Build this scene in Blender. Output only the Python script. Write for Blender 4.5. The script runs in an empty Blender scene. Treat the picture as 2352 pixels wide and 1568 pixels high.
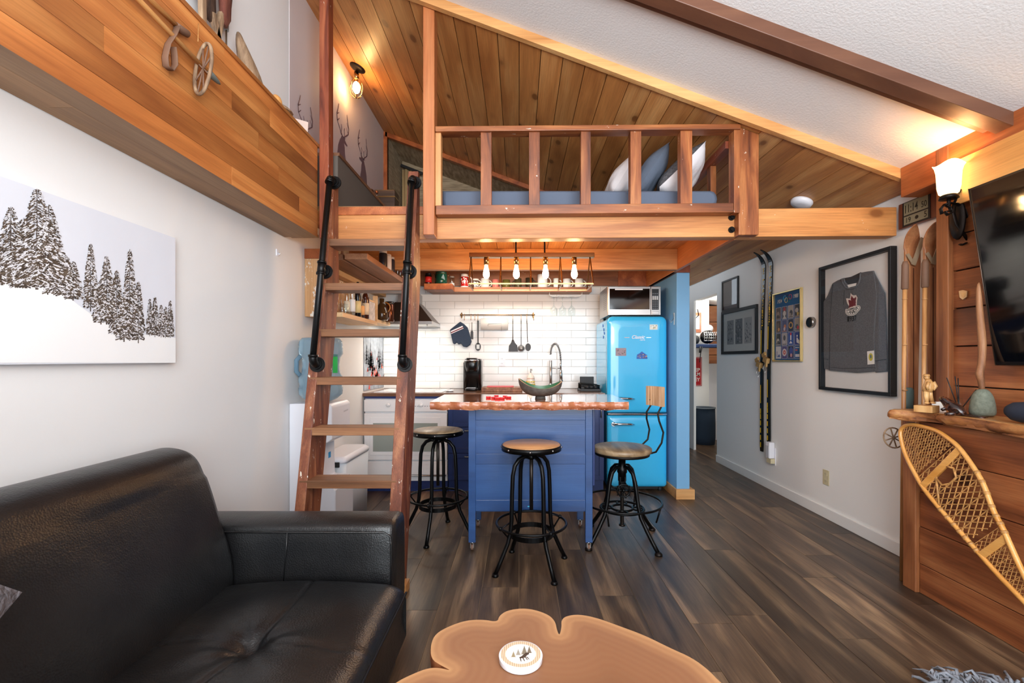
import bpy, math, random
from mathutils import Vector, Matrix
random.seed(7)
S = bpy.context.scene
COL = S.collection
pi = math.pi
# ---------------------------------------------------------------- camera, world, lights, exposure
F, CX, CY, H = 1045.0, 1192.0, 826.0, 1.22
cam_d = bpy.data.cameras.new('camera'); cam = bpy.data.objects.new('camera', cam_d); COL.objects.link(cam)
cam_d.sensor_width = 36; cam_d.lens = 16.0
cam_d.shift_x = (1176 - CX) / 2352; cam_d.shift_y = (CY - 784) / 2352
cam_d.clip_start = 0.05
cam.location = (0, 0, H); cam.rotation_euler = (pi / 2, 0, 0)
S.camera = cam
S.view_settings.view_transform = 'Standard'; S.view_settings.look = 'None'
S.view_settings.gamma = 1; S.view_settings.use_curve_mapping = False
S.view_settings.exposure = 0.80
S.cycles.use_denoising = True
S.cycles.max_bounces = 8; S.cycles.diffuse_bounces = 5; S.cycles.glossy_bounces = 4
S.cycles.transparent_max_bounces = 12; S.cycles.sample_clamp_indirect = 6
S.cycles.caustics_reflective = False; S.cycles.caustics_refractive = False
W = bpy.data.worlds.new('world'); S.world = W; W.use_nodes = True
wn = W.node_tree.nodes; bg = wn['Background']
bg.inputs[0].default_value = (0.80, 0.90, 1.0, 1); bg.inputs[1].default_value = 1.6

def area_light(name, loc, rot, sx, sy, power, color):
    l = bpy.data.lights.new(name, 'AREA'); l.shape = 'RECTANGLE'; l.size = sx; l.size_y = sy
    l.energy = power; l.color = color
    o = bpy.data.objects.new(name, l); COL.objects.link(o); o.location = loc; o.rotation_euler = rot
    return o
def point_light(name, loc, power, color, r=0.03):
    l = bpy.data.lights.new(name, 'POINT'); l.energy = power; l.color = color; l.shadow_soft_size = r
    o = bpy.data.objects.new(name, l); COL.objects.link(o); o.location = loc
    return o
WARM = (1.0, 0.66, 0.36)
# daylight through the glazing behind the camera
area_light('window_daylight', (0.75, -1.50, 1.45), (pi / 2, 0, 0), 2.6, 2.1, 60, (0.90, 0.96, 1.0))
area_light('high_rear_fill', (-0.45, -1.50, 2.90), (pi / 2 - 0.15, 0, 0), 1.6, 0.7, 26, (0.95, 0.98, 1.0))  # fill light added high at the rear, where a window is only assumed
# fill light added behind the camera, aimed up to brighten the ceiling
area_light('ceiling_bounce_fill', (0.6, -0.7, 1.75), (pi - 0.35, 0, 0), 1.2, 1.2, 60, (0.93, 0.97, 1.0))
# the cooker hood's lamp and the light of the side room
HOOD_POWER, SIDE_POWER = 3.0, 9.0
# unseen fill light added under the loft deck to brighten the kitchen
area_light('kitchen_fill', (-0.1, 4.35, 2.14), (0, 0, 0), 1.2, 0.3, 6, (1.0, 0.95, 0.88))

# ---------------------------------------------------------------- helpers
def P(px, py, Y): return Vector(((px - CX) * Y / F, Y, H - (py - CY) * Y / F))
def PX(px, py, X):
    Y = X * F / (px - CX); return Vector((X, Y, H - (py - CY) * Y / F))
def PZ(px, py, Z):
    Y = (H - Z) * F / (py - CY); return Vector(((px - CX) * Y / F, Y, Z))
def lin(c):
    out = []
    for v in c[:3]:
        v = v / 255.0
        out.append(v / 12.92 if v <= 0.04045 else ((v + 0.055) / 1.055) ** 2.4)
    return tuple(out) + (1.0,)
WORLD = {}
def wloc(o): return WORLD.get(o.name, Vector((0, 0, 0)))
def tag(o, label=None, cat=None, group=None, kind=None):
    if label: o['label'] = label
    if cat: o['category'] = cat
    if group: o['group'] = group
    if kind: o['kind'] = kind
    return o
def thing(name, label, cat, loc=(0, 0, 0), group=None):
    o = bpy.data.objects.new(name, None); COL.objects.link(o); o.empty_display_size = 0.05
    o.location = loc; WORLD[o.name] = Vector(loc)
    return tag(o, label, cat, group)
def copy_tree(o, parent=None):
    c = o.copy(); COL.objects.link(c); c.parent = parent
    if parent is None: WORLD[c.name] = Vector(o.location)
    for ch in [x for x in KIDS.get(o.name, [])]:
        k = copy_tree(ch, c); KIDS.setdefault(c.name, []).append(k)
    return c
KIDS = {}

class MB:
    def __init__(s): s.v = []; s.f = []; s.sm = []; s.c = []; s.col = None
    def add(s, vs, fs, smooth=False):
        b = len(s.v); s.v += [Vector(p) for p in vs]
        for f in fs:
            s.f.append([b + i for i in f]); s.sm.append(smooth); s.c.append(s.col)
        return s
    def box(s, x0, x1, y0, y1, z0, z1):
        if x0 > x1: x0, x1 = x1, x0
        if y0 > y1: y0, y1 = y1, y0
        if z0 > z1: z0, z1 = z1, z0
        return s.hexa([(x0, y0, z0), (x1, y0, z0), (x1, y1, z0), (x0, y1, z0), (x0, y0, z1), (x1, y0, z1), (x1, y1, z1), (x0, y1, z1)])
    def hexa(s, p):
        return s.add(p, [(0, 3, 2, 1), (4, 5, 6, 7), (0, 1, 5, 4), (1, 2, 6, 5), (2, 3, 7, 6), (3, 0, 4, 7)])
    def obox(s, c, size, R):
        c = Vector(c); hx, hy, hz = [q / 2 for q in size]
        pts = [c + R @ Vector((a * hx, b * hy, d * hz)) for d in (-1, 1) for a, b in ((-1, -1), (1, -1), (1, 1), (-1, 1))]
        return s.hexa(pts)
    def bar(s, a, b, w, t, up=(0, 0, 1)):
        a = Vector(a); b = Vector(b); d = (b - a); L = d.length; d.normalize()
        u = Vector(up); x = d.cross(u)
        if x.length < 1e-4: x = d.cross(Vector((1, 0, 0)))
        x.normalize(); u = x.cross(d).normalized()
        R = Matrix((x, d, u)).transposed()
        return s.obox((a + b) / 2, (w, L, t), R)
    def quad(s, a, b, c, d): return s.add([a, b, c, d], [(0, 1, 2, 3)])
    def poly(s, pts): return s.add(pts, [tuple(range(len(pts)))])
    def prism(s, pts, vec):
        n = len(pts); vec = Vector(vec); pts = [Vector(p) for p in pts]
        fs = [tuple(range(n - 1, -1, -1)), tuple(range(n, 2 * n))] + [(i, (i + 1) % n, n + (i + 1) % n, n + i) for i in range(n)]
        return s.add(pts + [p + vec for p in pts], fs)
    def ring(s, c, u, w, r, n): return [Vector(c) + u * (r * math.cos(2 * pi * i / n)) + w * (r * math.sin(2 * pi * i / n)) for i in range(n)]
    def loft(s, rings, cap=True, closed=False, smooth=True):
        n = len(rings[0]); vs = [p for r in rings for p in r]; m = len(rings); fs = []
        for k in range(m if closed else m - 1):
            a = k * n; b = ((k + 1) % m) * n
            for i in range(n):
                j = (i + 1) % n; fs.append((a + i, a + j, b + j, b + i))
        s.add(vs, fs, smooth)
        if cap and not closed:
            b0 = len(s.v) - len(vs)
            s.f.append([b0 + i for i in range(n - 1, -1, -1)]); s.sm.append(False); s.c.append(s.col)
            s.f.append([b0 + (m - 1) * n + i for i in range(n)]); s.sm.append(False); s.c.append(s.col)
        return s
    def tube(s, pts, r, n=8, closed=False, flat=None):
        pts = [Vector(p) for p in pts]; m = len(pts); rs = r if isinstance(r, (list, tuple)) else [r] * m
        rings = []; u = None
        for i in range(m):
            if closed: t = pts[(i + 1) % m] - pts[i - 1]
            else: t = pts[min(i + 1, m - 1)] - pts[max(i - 1, 0)]
            if t.length < 1e-9: t = Vector((0, 0, 1))
            t.normalize()
            if u is None:
                u = t.cross(Vector((0, 0, 1)))
                if u.length < 0.1: u = t.cross(Vector((0, 1, 0)))
            u = (u - t * u.dot(t)).normalized(); w = t.cross(u)
            if flat:
                rings.append([pts[i] + u * (flat[0] * math.cos(2 * pi * k / n)) + w * (flat[1] * math.sin(2 * pi * k / n)) for k in range(n)])
            else: rings.append(s.ring(pts[i], u, w, rs[i], n))
        return s.loft(rings, closed=closed)
    def lathe(s, prof, c, n=20, axis=(0, 0, 1), sx=1.0, sy=1.0):
        a = Vector(axis).normalized(); u = Vector((1, 0, 0)) if abs(a.x) < 0.9 else Vector((0, 1, 0))
        u = (u - a * u.dot(a)).normalized(); w = a.cross(u); c = Vector(c)
        rings = [[c + a * z + u * (max(r, 1e-4) * sx * math.cos(2 * pi * i / n)) + w * (max(r, 1e-4) * sy * math.sin(2 * pi * i / n)) for i in range(n)] for r, z in prof]
        return s.loft(rings)
    def cyl(s, a, b, r, n=16, r2=None):
        a = Vector(a); b = Vector(b); d = b - a
        return s.lathe([(r, 0), (r if r2 is None else r2, d.length)], a, n, d)
    def ball(s, c, r, n=14, sc=(1, 1, 1)):
        c = Vector(c); rings = []
        m = max(5, n // 2)
        for k in range(m + 1):
            t = pi * k / m; z = -math.cos(t); q = max(math.sin(t), 1e-3)
            rings.append([c + Vector((sc[0] * r * q * math.cos(2 * pi * i / n), sc[1] * r * q * math.sin(2 * pi * i / n), sc[2] * r * z)) for i in range(n)])
        return s.loft(rings)
    def grid(s, fn, nu, nv, smooth=True):
        vs = [fn(i / nu, j / nv) for j in range(nv + 1) for i in range(nu + 1)]
        fs = [(j * (nu + 1) + i, j * (nu + 1) + i + 1, (j + 1) * (nu + 1) + i + 1, (j + 1) * (nu + 1) + i) for j in range(nv) for i in range(nu)]
        return s.add(vs, fs, smooth)
    def text(s, t, org, u, v, h, width=None, align='CENTER', shear=0.0, depth=0.0004, bold=0.0):
        cu = bpy.data.curves.new('lettering', 'FONT'); cu.body = t; cu.size = 1.0; cu.align_x = 'LEFT'; cu.shear = shear
        cu.offset = bold; cu.resolution_u = 3
        o = bpy.data.objects.new('lettering', cu); COL.objects.link(o)
        bpy.context.view_layer.update()
        me = bpy.data.meshes.new_from_object(o.evaluated_get(bpy.context.evaluated_depsgraph_get()))
        bpy.data.objects.remove(o); bpy.data.curves.remove(cu)
        if not me.vertices: return s
        xs = [q.co.x for q in me.vertices]; x0, x1 = min(xs), max(xs)
        capH = 0.70; sc = h / capH; scx = sc if width is None else width / max(x1 - x0, 1e-4)
        u = Vector(u).normalized(); v = Vector(v).normalized(); nrm = u.cross(v)
        offx = {'CENTER': (x0 + x1) / 2, 'LEFT': x0, 'RIGHT': x1}[align]
        vs = [Vector(org) + u * ((q.co.x - offx) * scx) + v * (q.co.y * sc) + nrm * depth for q in me.vertices]
        s.add(vs, [tuple(p.vertices) for p in me.polygons]); bpy.data.meshes.remove(me)
        return s
    def build(s, name, mat, parent=None, loc=None, bevel=0, bseg=2, sub=0, solid=0, label=None, cat=None, group=None, kind=None):
        if parent is not None: base = wloc(parent)
        else: base = Vector(loc) if loc is not None else Vector((0, 0, 0))
        me = bpy.data.meshes.new(name)
        me.from_pydata([tuple(p - base) for p in s.v], [], s.f)
        me.polygons.foreach_set('use_smooth', s.sm)
        if any(c is not None for c in s.c):
            at = me.color_attributes.new(name='Col', type='FLOAT_COLOR', domain='CORNER')
            buf = []
            for p, c in zip(me.polygons, s.c):
                cc = lin(c) if c is not None else (0.8, 0.8, 0.8, 1)
                buf += list(cc) * p.loop_total
            at.data.foreach_set('color', buf)
        for m in (mat if isinstance(mat, (list, tuple)) else [mat]): me.materials.append(m)
        me.update()
        o = bpy.data.objects.new(name, me); COL.objects.link(o)
        if parent is not None:
            o.parent = parent; KIDS.setdefault(parent.name, []).append(o)
        else: o.location = base
        WORLD[o.name] = base
        if bevel:
            b = o.modifiers.new('bevel', 'BEVEL'); b.width = bevel; b.segments = bseg; b.limit_method = 'ANGLE'; b.angle_limit = 0.7
            b.harden_normals = False
        if solid:
            b = o.modifiers.new('solid', 'SOLIDIFY'); b.thickness = solid; b.offset = 0
        if sub:
            b = o.modifiers.new('sub', 'SUBSURF'); b.levels = sub; b.render_levels = sub
        return tag(o, label, cat, group, kind)

# ---------------------------------------------------------------- materials
def new_mat(name):
    m = bpy.data.materials.new(name); m.use_nodes = True; nt = m.node_tree
    return m, nt, nt.nodes['Principled BSDF']
def N(nt, t, **kw):
    n = nt.nodes.new(t)
    for k, v in kw.items(): setattr(n, k, v)
    return n
def L(nt, a, b): nt.links.new(a, b)
def ramp(nt, stops, fac):
    r = N(nt, 'ShaderNodeValToRGB'); e = r.color_ramp.elements
    while len(e) < len(stops): e.new(0.5)
    for k, (p, c) in enumerate(stops): e[k].position = p; e[k].color = c
    L(nt, fac, r.inputs[0]); return r.outputs[0]
def mix(nt, fac, a, b, mode='MIX'):
    m = N(nt, 'ShaderNodeMix', data_type='RGBA', blend_type=mode)
    for i, x in ((0, fac), (6, a), (7, b)):
        if hasattr(x, 'is_output'): L(nt, x, m.inputs[i])
        else: m.inputs[i].default_value = x
    return m.outputs[2]
def math_n(nt, op, a, b=None):
    m = N(nt, 'ShaderNodeMath', operation=op)
    for i, x in ((0, a), (1, b)):
        if x is None: continue
        if hasattr(x, 'is_output'): L(nt, x, m.inputs[i])
        else: m.inputs[i].default_value = x
    return m.outputs[0]
def bump(nt, bs, h, strength, dist=0.002):
    b = N(nt, 'ShaderNodeBump'); b.inputs['Strength'].default_value = strength; b.inputs['Distance'].default_value = dist
    L(nt, h, b.inputs['Height']); L(nt, b.outputs[0], bs.inputs['Normal'])
def plain(name, rgb, rough=0.5, metal=0.0, noise=0.0, nscale=20, bmp=0.0, bscale=200, coat=0, spec=None, trans=0, ior=1.45, sheen=0, alpha=1.0, emit=None, estr=0, bdist=0.002):
    m, nt, bs = new_mat(name)
    bs.inputs['Base Color'].default_value = lin(rgb); bs.inputs['Roughness'].default_value = rough
    bs.inputs['Metallic'].default_value = metal; bs.inputs['IOR'].default_value = ior
    if coat: bs.inputs['Coat Weight'].default_value = coat; bs.inputs['Coat Roughness'].default_value = 0.06
    if spec is not None: bs.inputs['Specular IOR Level'].default_value = spec
    if trans: bs.inputs['Transmission Weight'].default_value = trans
    if sheen: bs.inputs['Sheen Weight'].default_value = sheen
    if alpha < 1: bs.inputs['Alpha'].default_value = alpha
    if emit: bs.inputs['Emission Color'].default_value = lin(emit); bs.inputs['Emission Strength'].default_value = estr
    tc = N(nt, 'ShaderNodeTexCoord')
    ns = N(nt, 'ShaderNodeTexNoise'); ns.inputs['Scale'].default_value = nscale; ns.inputs['Detail'].default_value = 4
    L(nt, tc.outputs['Object'], ns.inputs['Vector'])
    if noise:
        lo = tuple(v * (1 - noise) for v in lin(rgb)[:3]) + (1,); hi = tuple(min(1, v * (1 + noise)) for v in lin(rgb)[:3]) + (1,)
        L(nt, ramp(nt, [(0.3, lo), (0.7, hi)], ns.outputs[0]), bs.inputs['Base Color'])
    if bmp:
        n2 = N(nt, 'ShaderNodeTexNoise'); n2.inputs['Scale'].default_value = bscale; n2.inputs['Detail'].default_value = 3
        L(nt, tc.outputs['Object'], n2.inputs['Vector']); bump(nt, bs, n2.outputs[0], bmp, bdist)
    return m
def wood(name, dark, mid, light, axis=0, rough=0.45, scale=1.0, knots=0.0, flecks=0.0, var=0.25, coat=0.0, grain=0.5, bmp=0.15, hue=0.0, fleckcol=(225, 215, 200), stretch=14, gs=1.0):
    m, nt, bs = new_mat(name)
    tc = N(nt, 'ShaderNodeTexCoord'); oi = N(nt, 'ShaderNodeObjectInfo')
    off = N(nt, 'ShaderNodeVectorMath', operation='SCALE'); off.inputs[0].default_value = (13.7, 7.3, 19.1)
    L(nt, math_n(nt, 'MULTIPLY', oi.outputs['Random'], 10.0), off.inputs['Scale'])
    ad = N(nt, 'ShaderNodeVectorMath', operation='ADD'); L(nt, tc.outputs['Object'], ad.inputs[0]); L(nt, off.outputs[0], ad.inputs[1])
    def mapped(st, sc):
        mp = N(nt, 'ShaderNodeMapping'); s3 = [sc * st] * 3; s3[axis] = sc; mp.inputs['Scale'].default_value = s3
        L(nt, ad.outputs[0], mp.inputs['Vector']); return mp.outputs[0]
    n1 = N(nt, 'ShaderNodeTexNoise'); n1.inputs['Scale'].default_value = 1.0; n1.inputs['Detail'].default_value = 5; n1.inputs['Distortion'].default_value = 0.6
    L(nt, mapped(8, 1.1 * scale), n1.inputs['Vector'])
    n2 = N(nt, 'ShaderNodeTexNoise'); n2.inputs['Scale'].default_value = 1.0; n2.inputs['Detail'].default_value = 6; n2.inputs['Roughness'].default_value = 0.65
    L(nt, mapped(stretch * 3, 4.0 * scale * gs), n2.inputs['Vector'])
    base = ramp(nt, [(0.28, lin(dark)), (0.5, lin(mid)), (0.72, lin(light))], n1.outputs[0])
    fine = ramp(nt, [(0.35, (0.45, 0.42, 0.40, 1)), (0.6, (1, 1, 1, 1))], n2.outputs[0])
    c = mix(nt, grain, base, fine, 'MULTIPLY')
    # per-piece value variation
    hs = N(nt, 'ShaderNodeHueSaturation'); L(nt, c, hs.inputs['Color'])
    L(nt, math_n(nt, 'ADD', math_n(nt, 'MULTIPLY', oi.outputs['Random'], var), 1 - var * 0.55), hs.inputs['Value'])
    if hue:
        r2 = math_n(nt, 'FRACT', math_n(nt, 'MULTIPLY', oi.outputs['Random'], 37.7))
        L(nt, math_n(nt, 'ADD', math_n(nt, 'MULTIPLY', r2, hue), 0.5 - hue / 2), hs.inputs['Hue'])
        L(nt, math_n(nt, 'ADD', math_n(nt, 'MULTIPLY', r2, 0.5), 0.72), hs.inputs['Saturation'])
    c = hs.outputs[0]
    if knots:
        vo = N(nt, 'ShaderNodeTexVoronoi'); vo.inputs['Scale'].default_value = 1.0; vo.inputs['Randomness'].default_value = 1.0
        L(nt, mapped(1.7, 2.6 * knots), vo.inputs['Vector'])
        kk = ramp(nt, [(0.0, (1, 1, 1, 1)), (0.10, (0.95, 0.95, 0.95, 1)), (0.15, (0.3, 0.3, 0.3, 1)), (0.28, (0, 0, 0, 1))], vo.outputs['Distance'])
        sc_ = N(nt, 'ShaderNodeSeparateColor'); L(nt, vo.outputs['Color'], sc_.inputs[0]); kk = math_n(nt, 'MULTIPLY', kk, math_n(nt, 'GREATER_THAN', sc_.outputs[0], 0.45))
        c = mix(nt, kk, c, tuple(v * 0.55 for v in lin(dark)[:3]) + (1,))
    if flecks:
        n3 = N(nt, 'ShaderNodeTexNoise'); n3.inputs['Scale'].default_value = 1.0; n3.inputs['Detail'].default_value = 6; n3.inputs['Roughness'].default_value = 0.7
        L(nt, mapped(2.4, 14.0), n3.inputs['Vector'])
        ff = ramp(nt, [(0.70 - flecks, (0, 0, 0, 1)), (0.72 - flecks, (1, 1, 1, 1))], n3.outputs[0])
        c = mix(nt, ff, c, lin(fleckcol))
    L(nt, c, bs.inputs['Base Color'])
    bs.inputs['Roughness'].default_value = rough
    if coat: bs.inputs['Coat Weight'].default_value = coat; bs.inputs['Coat Roughness'].default_value = 0.04
    if bmp: bump(nt, bs, n2.outputs[0], bmp, 0.001)
    return m
def print_mat(name='print', rough=0.5):
    m, nt, bs = new_mat(name); a = N(nt, 'ShaderNodeVertexColor'); a.layer_name = 'Col'
    L(nt, a.outputs[0], bs.inputs['Base Color']); bs.inputs['Roughness'].default_value = rough; return m
def emit_mat(name, rgb, strength):
    m, nt, bs = new_mat(name)
    bs.inputs['Base Color'].default_value = lin(rgb); bs.inputs['Emission Color'].default_value = lin(rgb); bs.inputs['Emission Strength'].default_value = strength
    return m
def thin_glass(name, tint=(255, 255, 255), op=0.12, rough=0.02):
    m, nt, bs = new_mat(name); out = nt.nodes['Material Output']
    tr = N(nt, 'ShaderNodeBsdfTransparent'); tr.inputs[0].default_value = lin(tint)
    gl = N(nt, 'ShaderNodeBsdfGlossy'); gl.inputs['Roughness'].default_value = rough
    lw = N(nt, 'ShaderNodeLayerWeight'); lw.inputs[0].default_value = 0.5
    fc_ = math_n(nt, 'MULTIPLY', math_n(nt, 'POWER', lw.outputs['Facing'], 4.0), 0.5)
    mx = N(nt, 'ShaderNodeMixShader'); L(nt, math_n(nt, 'ADD', fc_, op), mx.inputs[0]); L(nt, tr.outputs[0], mx.inputs[1]); L(nt, gl.outputs[0], mx.inputs[2])
    L(nt, mx.outputs[0], out.inputs['Surface']); return m

M = {}
M['wall'] = plain('painted wall', (226, 225, 224), 0.7, bmp=0.25, bscale=90, bdist=0.001)
M['ceil'] = plain('textured white ceiling', (228, 228, 228), 0.8, bmp=0.5, bscale=90, bdist=0.003)
M['hall'] = plain('grey white wall', (240, 240, 238), 0.7, bmp=0.1)
M['white_trim'] = plain('white trim', (235, 235, 233), 0.4)
M['mural'] = None
M['blue_wall'] = plain('blue painted wall', (118, 172, 214), 0.5, bmp=0.1)
M['tile'] = plain('glossy white tile', (240, 240, 238), 0.12, bmp=0.25, bscale=14, bdist=0.002)
M['grout'] = plain('grout', (214, 212, 208), 0.8)
M['tan_cloth'] = None
M['floor_gap'] = plain('floor joint', (168, 142, 110), 0.6)
M['black_gap'] = plain('dark gap', (20, 14, 10), 0.9)
M['floor'] = wood('dark oak plank', (58, 45, 36), (94, 74, 57), (150, 122, 92), axis=1, rough=0.36, var=0.75, grain=0.62, bmp=0.12, scale=1.2, hue=0.0, stretch=10)
M['pine_y'] = wood('knotty pine plank', (166, 104, 54), (200, 136, 76), (222, 166, 104), axis=1, rough=0.42, knots=1.3, var=0.3, grain=0.4, bmp=0.05)
M['pine_x'] = wood('pine board', (186, 128, 72), (214, 158, 98), (230, 182, 122), axis=0, rough=0.5, knots=1.3, var=0.1, grain=0.3)
M['pine_z'] = wood('pine upright', (186, 128, 72), (210, 150, 94), (226, 176, 118), axis=2, rough=0.5, var=0.1, grain=0.3)
M['ledge'] = wood('cedar ledge board', (146, 82, 40), (180, 110, 56), (208, 140, 78), axis=1, rough=0.4, var=0.7, grain=0.35)
M['soffit'] = wood('soffit board', (136, 98, 64), (160, 118, 78), (176, 134, 92), axis=1, rough=0.5, var=0.3, grain=0.35)
M['beam_x'] = wood('fir beam', (170, 104, 54), (208, 142, 82), (226, 168, 108), axis=0, rough=0.45, knots=1.0, flecks=0.02, var=0.1, grain=0.5)
M['beam_y'] = wood('fir side beam', (180, 104, 54), (204, 124, 70), (220, 146, 88), axis=1, rough=0.45, knots=1.2, var=0.1, grain=0.35)
M['old_x'] = wood('stained rail x', (92, 46, 24), (152, 86, 44), (190, 122, 68), axis=0, rough=0.42, flecks=0.035, var=0.15, grain=0.55, scale=1.6)
M['old_z'] = wood('stained rail z', (88, 42, 22), (152, 86, 46), (194, 126, 72), axis=2, rough=0.42, flecks=0.035, var=0.3, grain=0.6, scale=2.0)
M['old_y'] = wood('stained rail y', (110, 48, 28), (148, 72, 42), (172, 92, 56), axis=1, rough=0.42, flecks=0.02, var=0.2, grain=0.4)
M['mid_post'] = wood('orange-brown smooth post', (150, 82, 44), (182, 108, 62), (202, 132, 82), axis=2, rough=0.45, var=0.05, grain=0.3)
M['dark_post'] = wood('dark weathered post', (84, 34, 22), (140, 66, 40), (176, 100, 64), axis=2, rough=0.45, flecks=0.03, var=0.05, grain=0.5, scale=2.2)
M['stile'] = wood('weathered ladder stile', (76, 34, 24), (126, 68, 44), (170, 110, 74), axis=2, rough=0.5, flecks=0.065, var=0.1, grain=0.65, bmp=0.4, scale=2.0)
M['rung'] = wood('worn ladder tread', (96, 62, 40), (138, 92, 60), (174, 128, 90), axis=0, rough=0.5, flecks=0.01, var=0.3, grain=0.5, bmp=0.25)
M['red_beam'] = wood('red fir wall beam', (128, 62, 30), (170, 92, 48), (200, 118, 66), axis=1, rough=0.4, knots=1.0, var=0.1, grain=0.45)
M['light_beam'] = wood('golden wall board', (196, 130, 66), (222, 158, 88), (236, 178, 108), axis=1, rough=0.45, var=0.1, grain=0.3)
M['barn'] = wood('old cedar wall plank', (84, 42, 24), (146, 84, 48), (184, 120, 74), axis=1, rough=0.42, knots=0.9, var=0.35, grain=0.5, bmp=0.3)
M['barn_z'] = wood('old cedar corner post', (110, 62, 34), (150, 92, 54), (180, 120, 76), axis=2, rough=0.45, var=0.15, grain=0.5, bmp=0.3)
M['mantel'] = wood('live edge mantel', (140, 88, 50), (196, 140, 84), (220, 168, 108), axis=1, rough=0.35, var=0.1, grain=0.4, coat=0.2)
M['bark'] = wood('live edge bark', (84, 44, 28), (176, 112, 62), (206, 148, 86), axis=1, rough=0.5, scale=3, grain=0.5, bmp=0.6)
M['brown_beam'] = wood('brown painted ceiling beam', (92, 58, 42), (104, 68, 50), (118, 80, 58), axis=0, rough=0.4, var=0.05, grain=0.12, flecks=0.0)
M['island_top'] = wood('varnished live edge slab', (150, 82, 46), (190, 118, 70), (216, 150, 98), axis=0, rough=0.12, coat=1.0, grain=0.3, bmp=0.02)
M['island_edge'] = wood('raw slab edge', (120, 58, 36), (186, 110, 74), (210, 142, 100), axis=0, rough=0.3, scale=3.5, grain=0.5, bmp=0.5, coat=0.4)
M['counter'] = wood('walnut worktop', (92, 60, 42), (124, 84, 58), (148, 106, 76), axis=0, rough=0.25, coat=0.5, grain=0.4)
M['shelf_x'] = wood('reclaimed shelf x', (120, 70, 42), (158, 98, 60), (184, 124, 80), axis=0, rough=0.5, flecks=0.03, grain=0.5)
M['shelf_y'] = wood('reclaimed shelf y', (110, 72, 50), (150, 104, 72), (176, 128, 92), axis=1, rough=0.5, flecks=0.03, grain=0.5)
M['light_shelf'] = wood('pale shelf board', (206, 158, 104), (226, 184, 132), (238, 204, 156), axis=1, rough=0.5, flecks=0.02, grain=0.25)
M['osb'] = wood('chipped plaster board', (190, 140, 92), (212, 164, 114), (226, 186, 140), axis=2, rough=0.7, flecks=0.14, fleckcol=(228, 222, 212), grain=0.4)
M['blue_paint'] = wood('blue painted wood', (30, 60, 108), (37, 73, 126), (46, 84, 138), axis=0, rough=0.32, var=0.08, grain=0.16, bmp=0.35, coat=0.2)
M['navy'] = plain('navy cabinet paint', (34, 52, 104), 0.3, noise=0.05)
M['enamel'] = plain('white enamel', (236, 237, 240), 0.15, coat=0.4)
M['plastic_w'] = plain('white plastic', (232, 233, 240), 0.3)
M['steel'] = plain('brushed steel', (176, 174, 172), 0.28, 1.0, bmp=0.05, bscale=300)
M['tool_steel'] = plain('dull tool steel', (120, 118, 116), 0.35, 0.6)
M['chrome'] = plain('chrome', (220, 222, 226), 0.06, 1.0)
M['dark_steel'] = plain('dark hood steel', (92, 76, 66), 0.3, 0.8)
M['black_metal'] = plain('black iron', (14, 14, 15), 0.34, 0.6, bmp=0.1, bscale=120)
M['pipe'] = plain('black pipe', (12, 12, 13), 0.38, 0.3, bmp=0.1)
M['iron'] = plain('wrought iron', (34, 28, 25), 0.45, 0.7, bmp=0.4, bscale=60)
M['brass'] = plain('antique brass', (150, 116, 76), 0.25, 1.0)
M['bulb_glass'] = thin_glass('bulb glass', (255, 236, 205), 0.03)
M['glass'] = thin_glass('clear glass', (248, 252, 252), 0.05)
M['pane'] = thin_glass('picture glass', (252, 252, 252), 0.015)
M['amber_glass'] = thin_glass('amber glass', (196, 130, 60), 0.05)
M['black_glass'] = plain('black glass', (6, 7, 9), 0.06, spec=0.7)
M['oven_glass'] = plain('grey oven glass', (150, 158, 152), 0.12, spec=0.8)
M['fridge'] = plain('sky blue enamel', (58, 186, 240), 0.16, coat=0.6, spec=0.5)
M['black_plastic'] = plain('black plastic', (14, 13, 14), 0.25)
M['matte_black'] = plain('matte black', (24, 25, 28), 0.5)
M['ledge_grey'] = plain('grey painted ledge face', (96, 86, 78), 0.7)
M['grey_black'] = plain('dark grey rubber', (46, 48, 52), 0.5)
M['seat_wood'] = wood('stool seat wood', (116, 92, 66), (158, 132, 100), (190, 164, 130), axis=1, rough=0.4, var=0.25, grain=0.5, scale=2)
M['seat_wood_b'] = wood('warm stool seat wood', (146, 98, 60), (188, 138, 92), (206, 162, 116), axis=0, rough=0.4, var=0.2, grain=0.45, scale=2)
M['leather'] = None
M['print'] = print_mat()
M['sheet'] = plain('slate blue sheet', (94, 104, 122), 0.8, bmp=0.1, bscale=12)
M['white_cloth'] = plain('white cotton', (226, 222, 224), 0.85, bmp=0.3, bscale=18, bdist=0.01)
M['grey_cloth'] = plain('slate cotton', (92, 102, 118), 0.85, bmp=0.5, bscale=14, bdist=0.015)
M['grey_fur'] = plain('grey fleece', (92, 92, 96), 0.95, noise=0.45, nscale=60, bmp=0.8, bscale=90)
M['stone'] = plain('green grey stone', (112, 118, 104), 0.8, noise=0.22, nscale=70, bmp=0.6, bscale=120)
M['drift'] = wood('driftwood', (96, 74, 56), (150, 120, 92), (182, 154, 122), axis=2, rough=0.7, scale=5, grain=0.6, bmp=0.6)
M['bamboo'] = wood('bamboo', (150, 98, 56), (190, 136, 84), (210, 160, 108), axis=2, rough=0.35, scale=3, grain=0.3)
M['bamboo_y'] = wood('bamboo shaft', (160, 104, 52), (200, 144, 84), (218, 166, 104), axis=1, rough=0.35, scale=3, grain=0.3)
M['ski_wood'] = wood('varnished ski wood', (122, 72, 46), (168, 108, 70), (198, 142, 98), axis=2, rough=0.28, scale=2, grain=0.45, coat=0.3)
M['webbing'] = plain('canvas strap', (140, 120, 96), 0.8)
M['strap'] = plain('leather strap', (110, 80, 62), 0.7)
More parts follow.
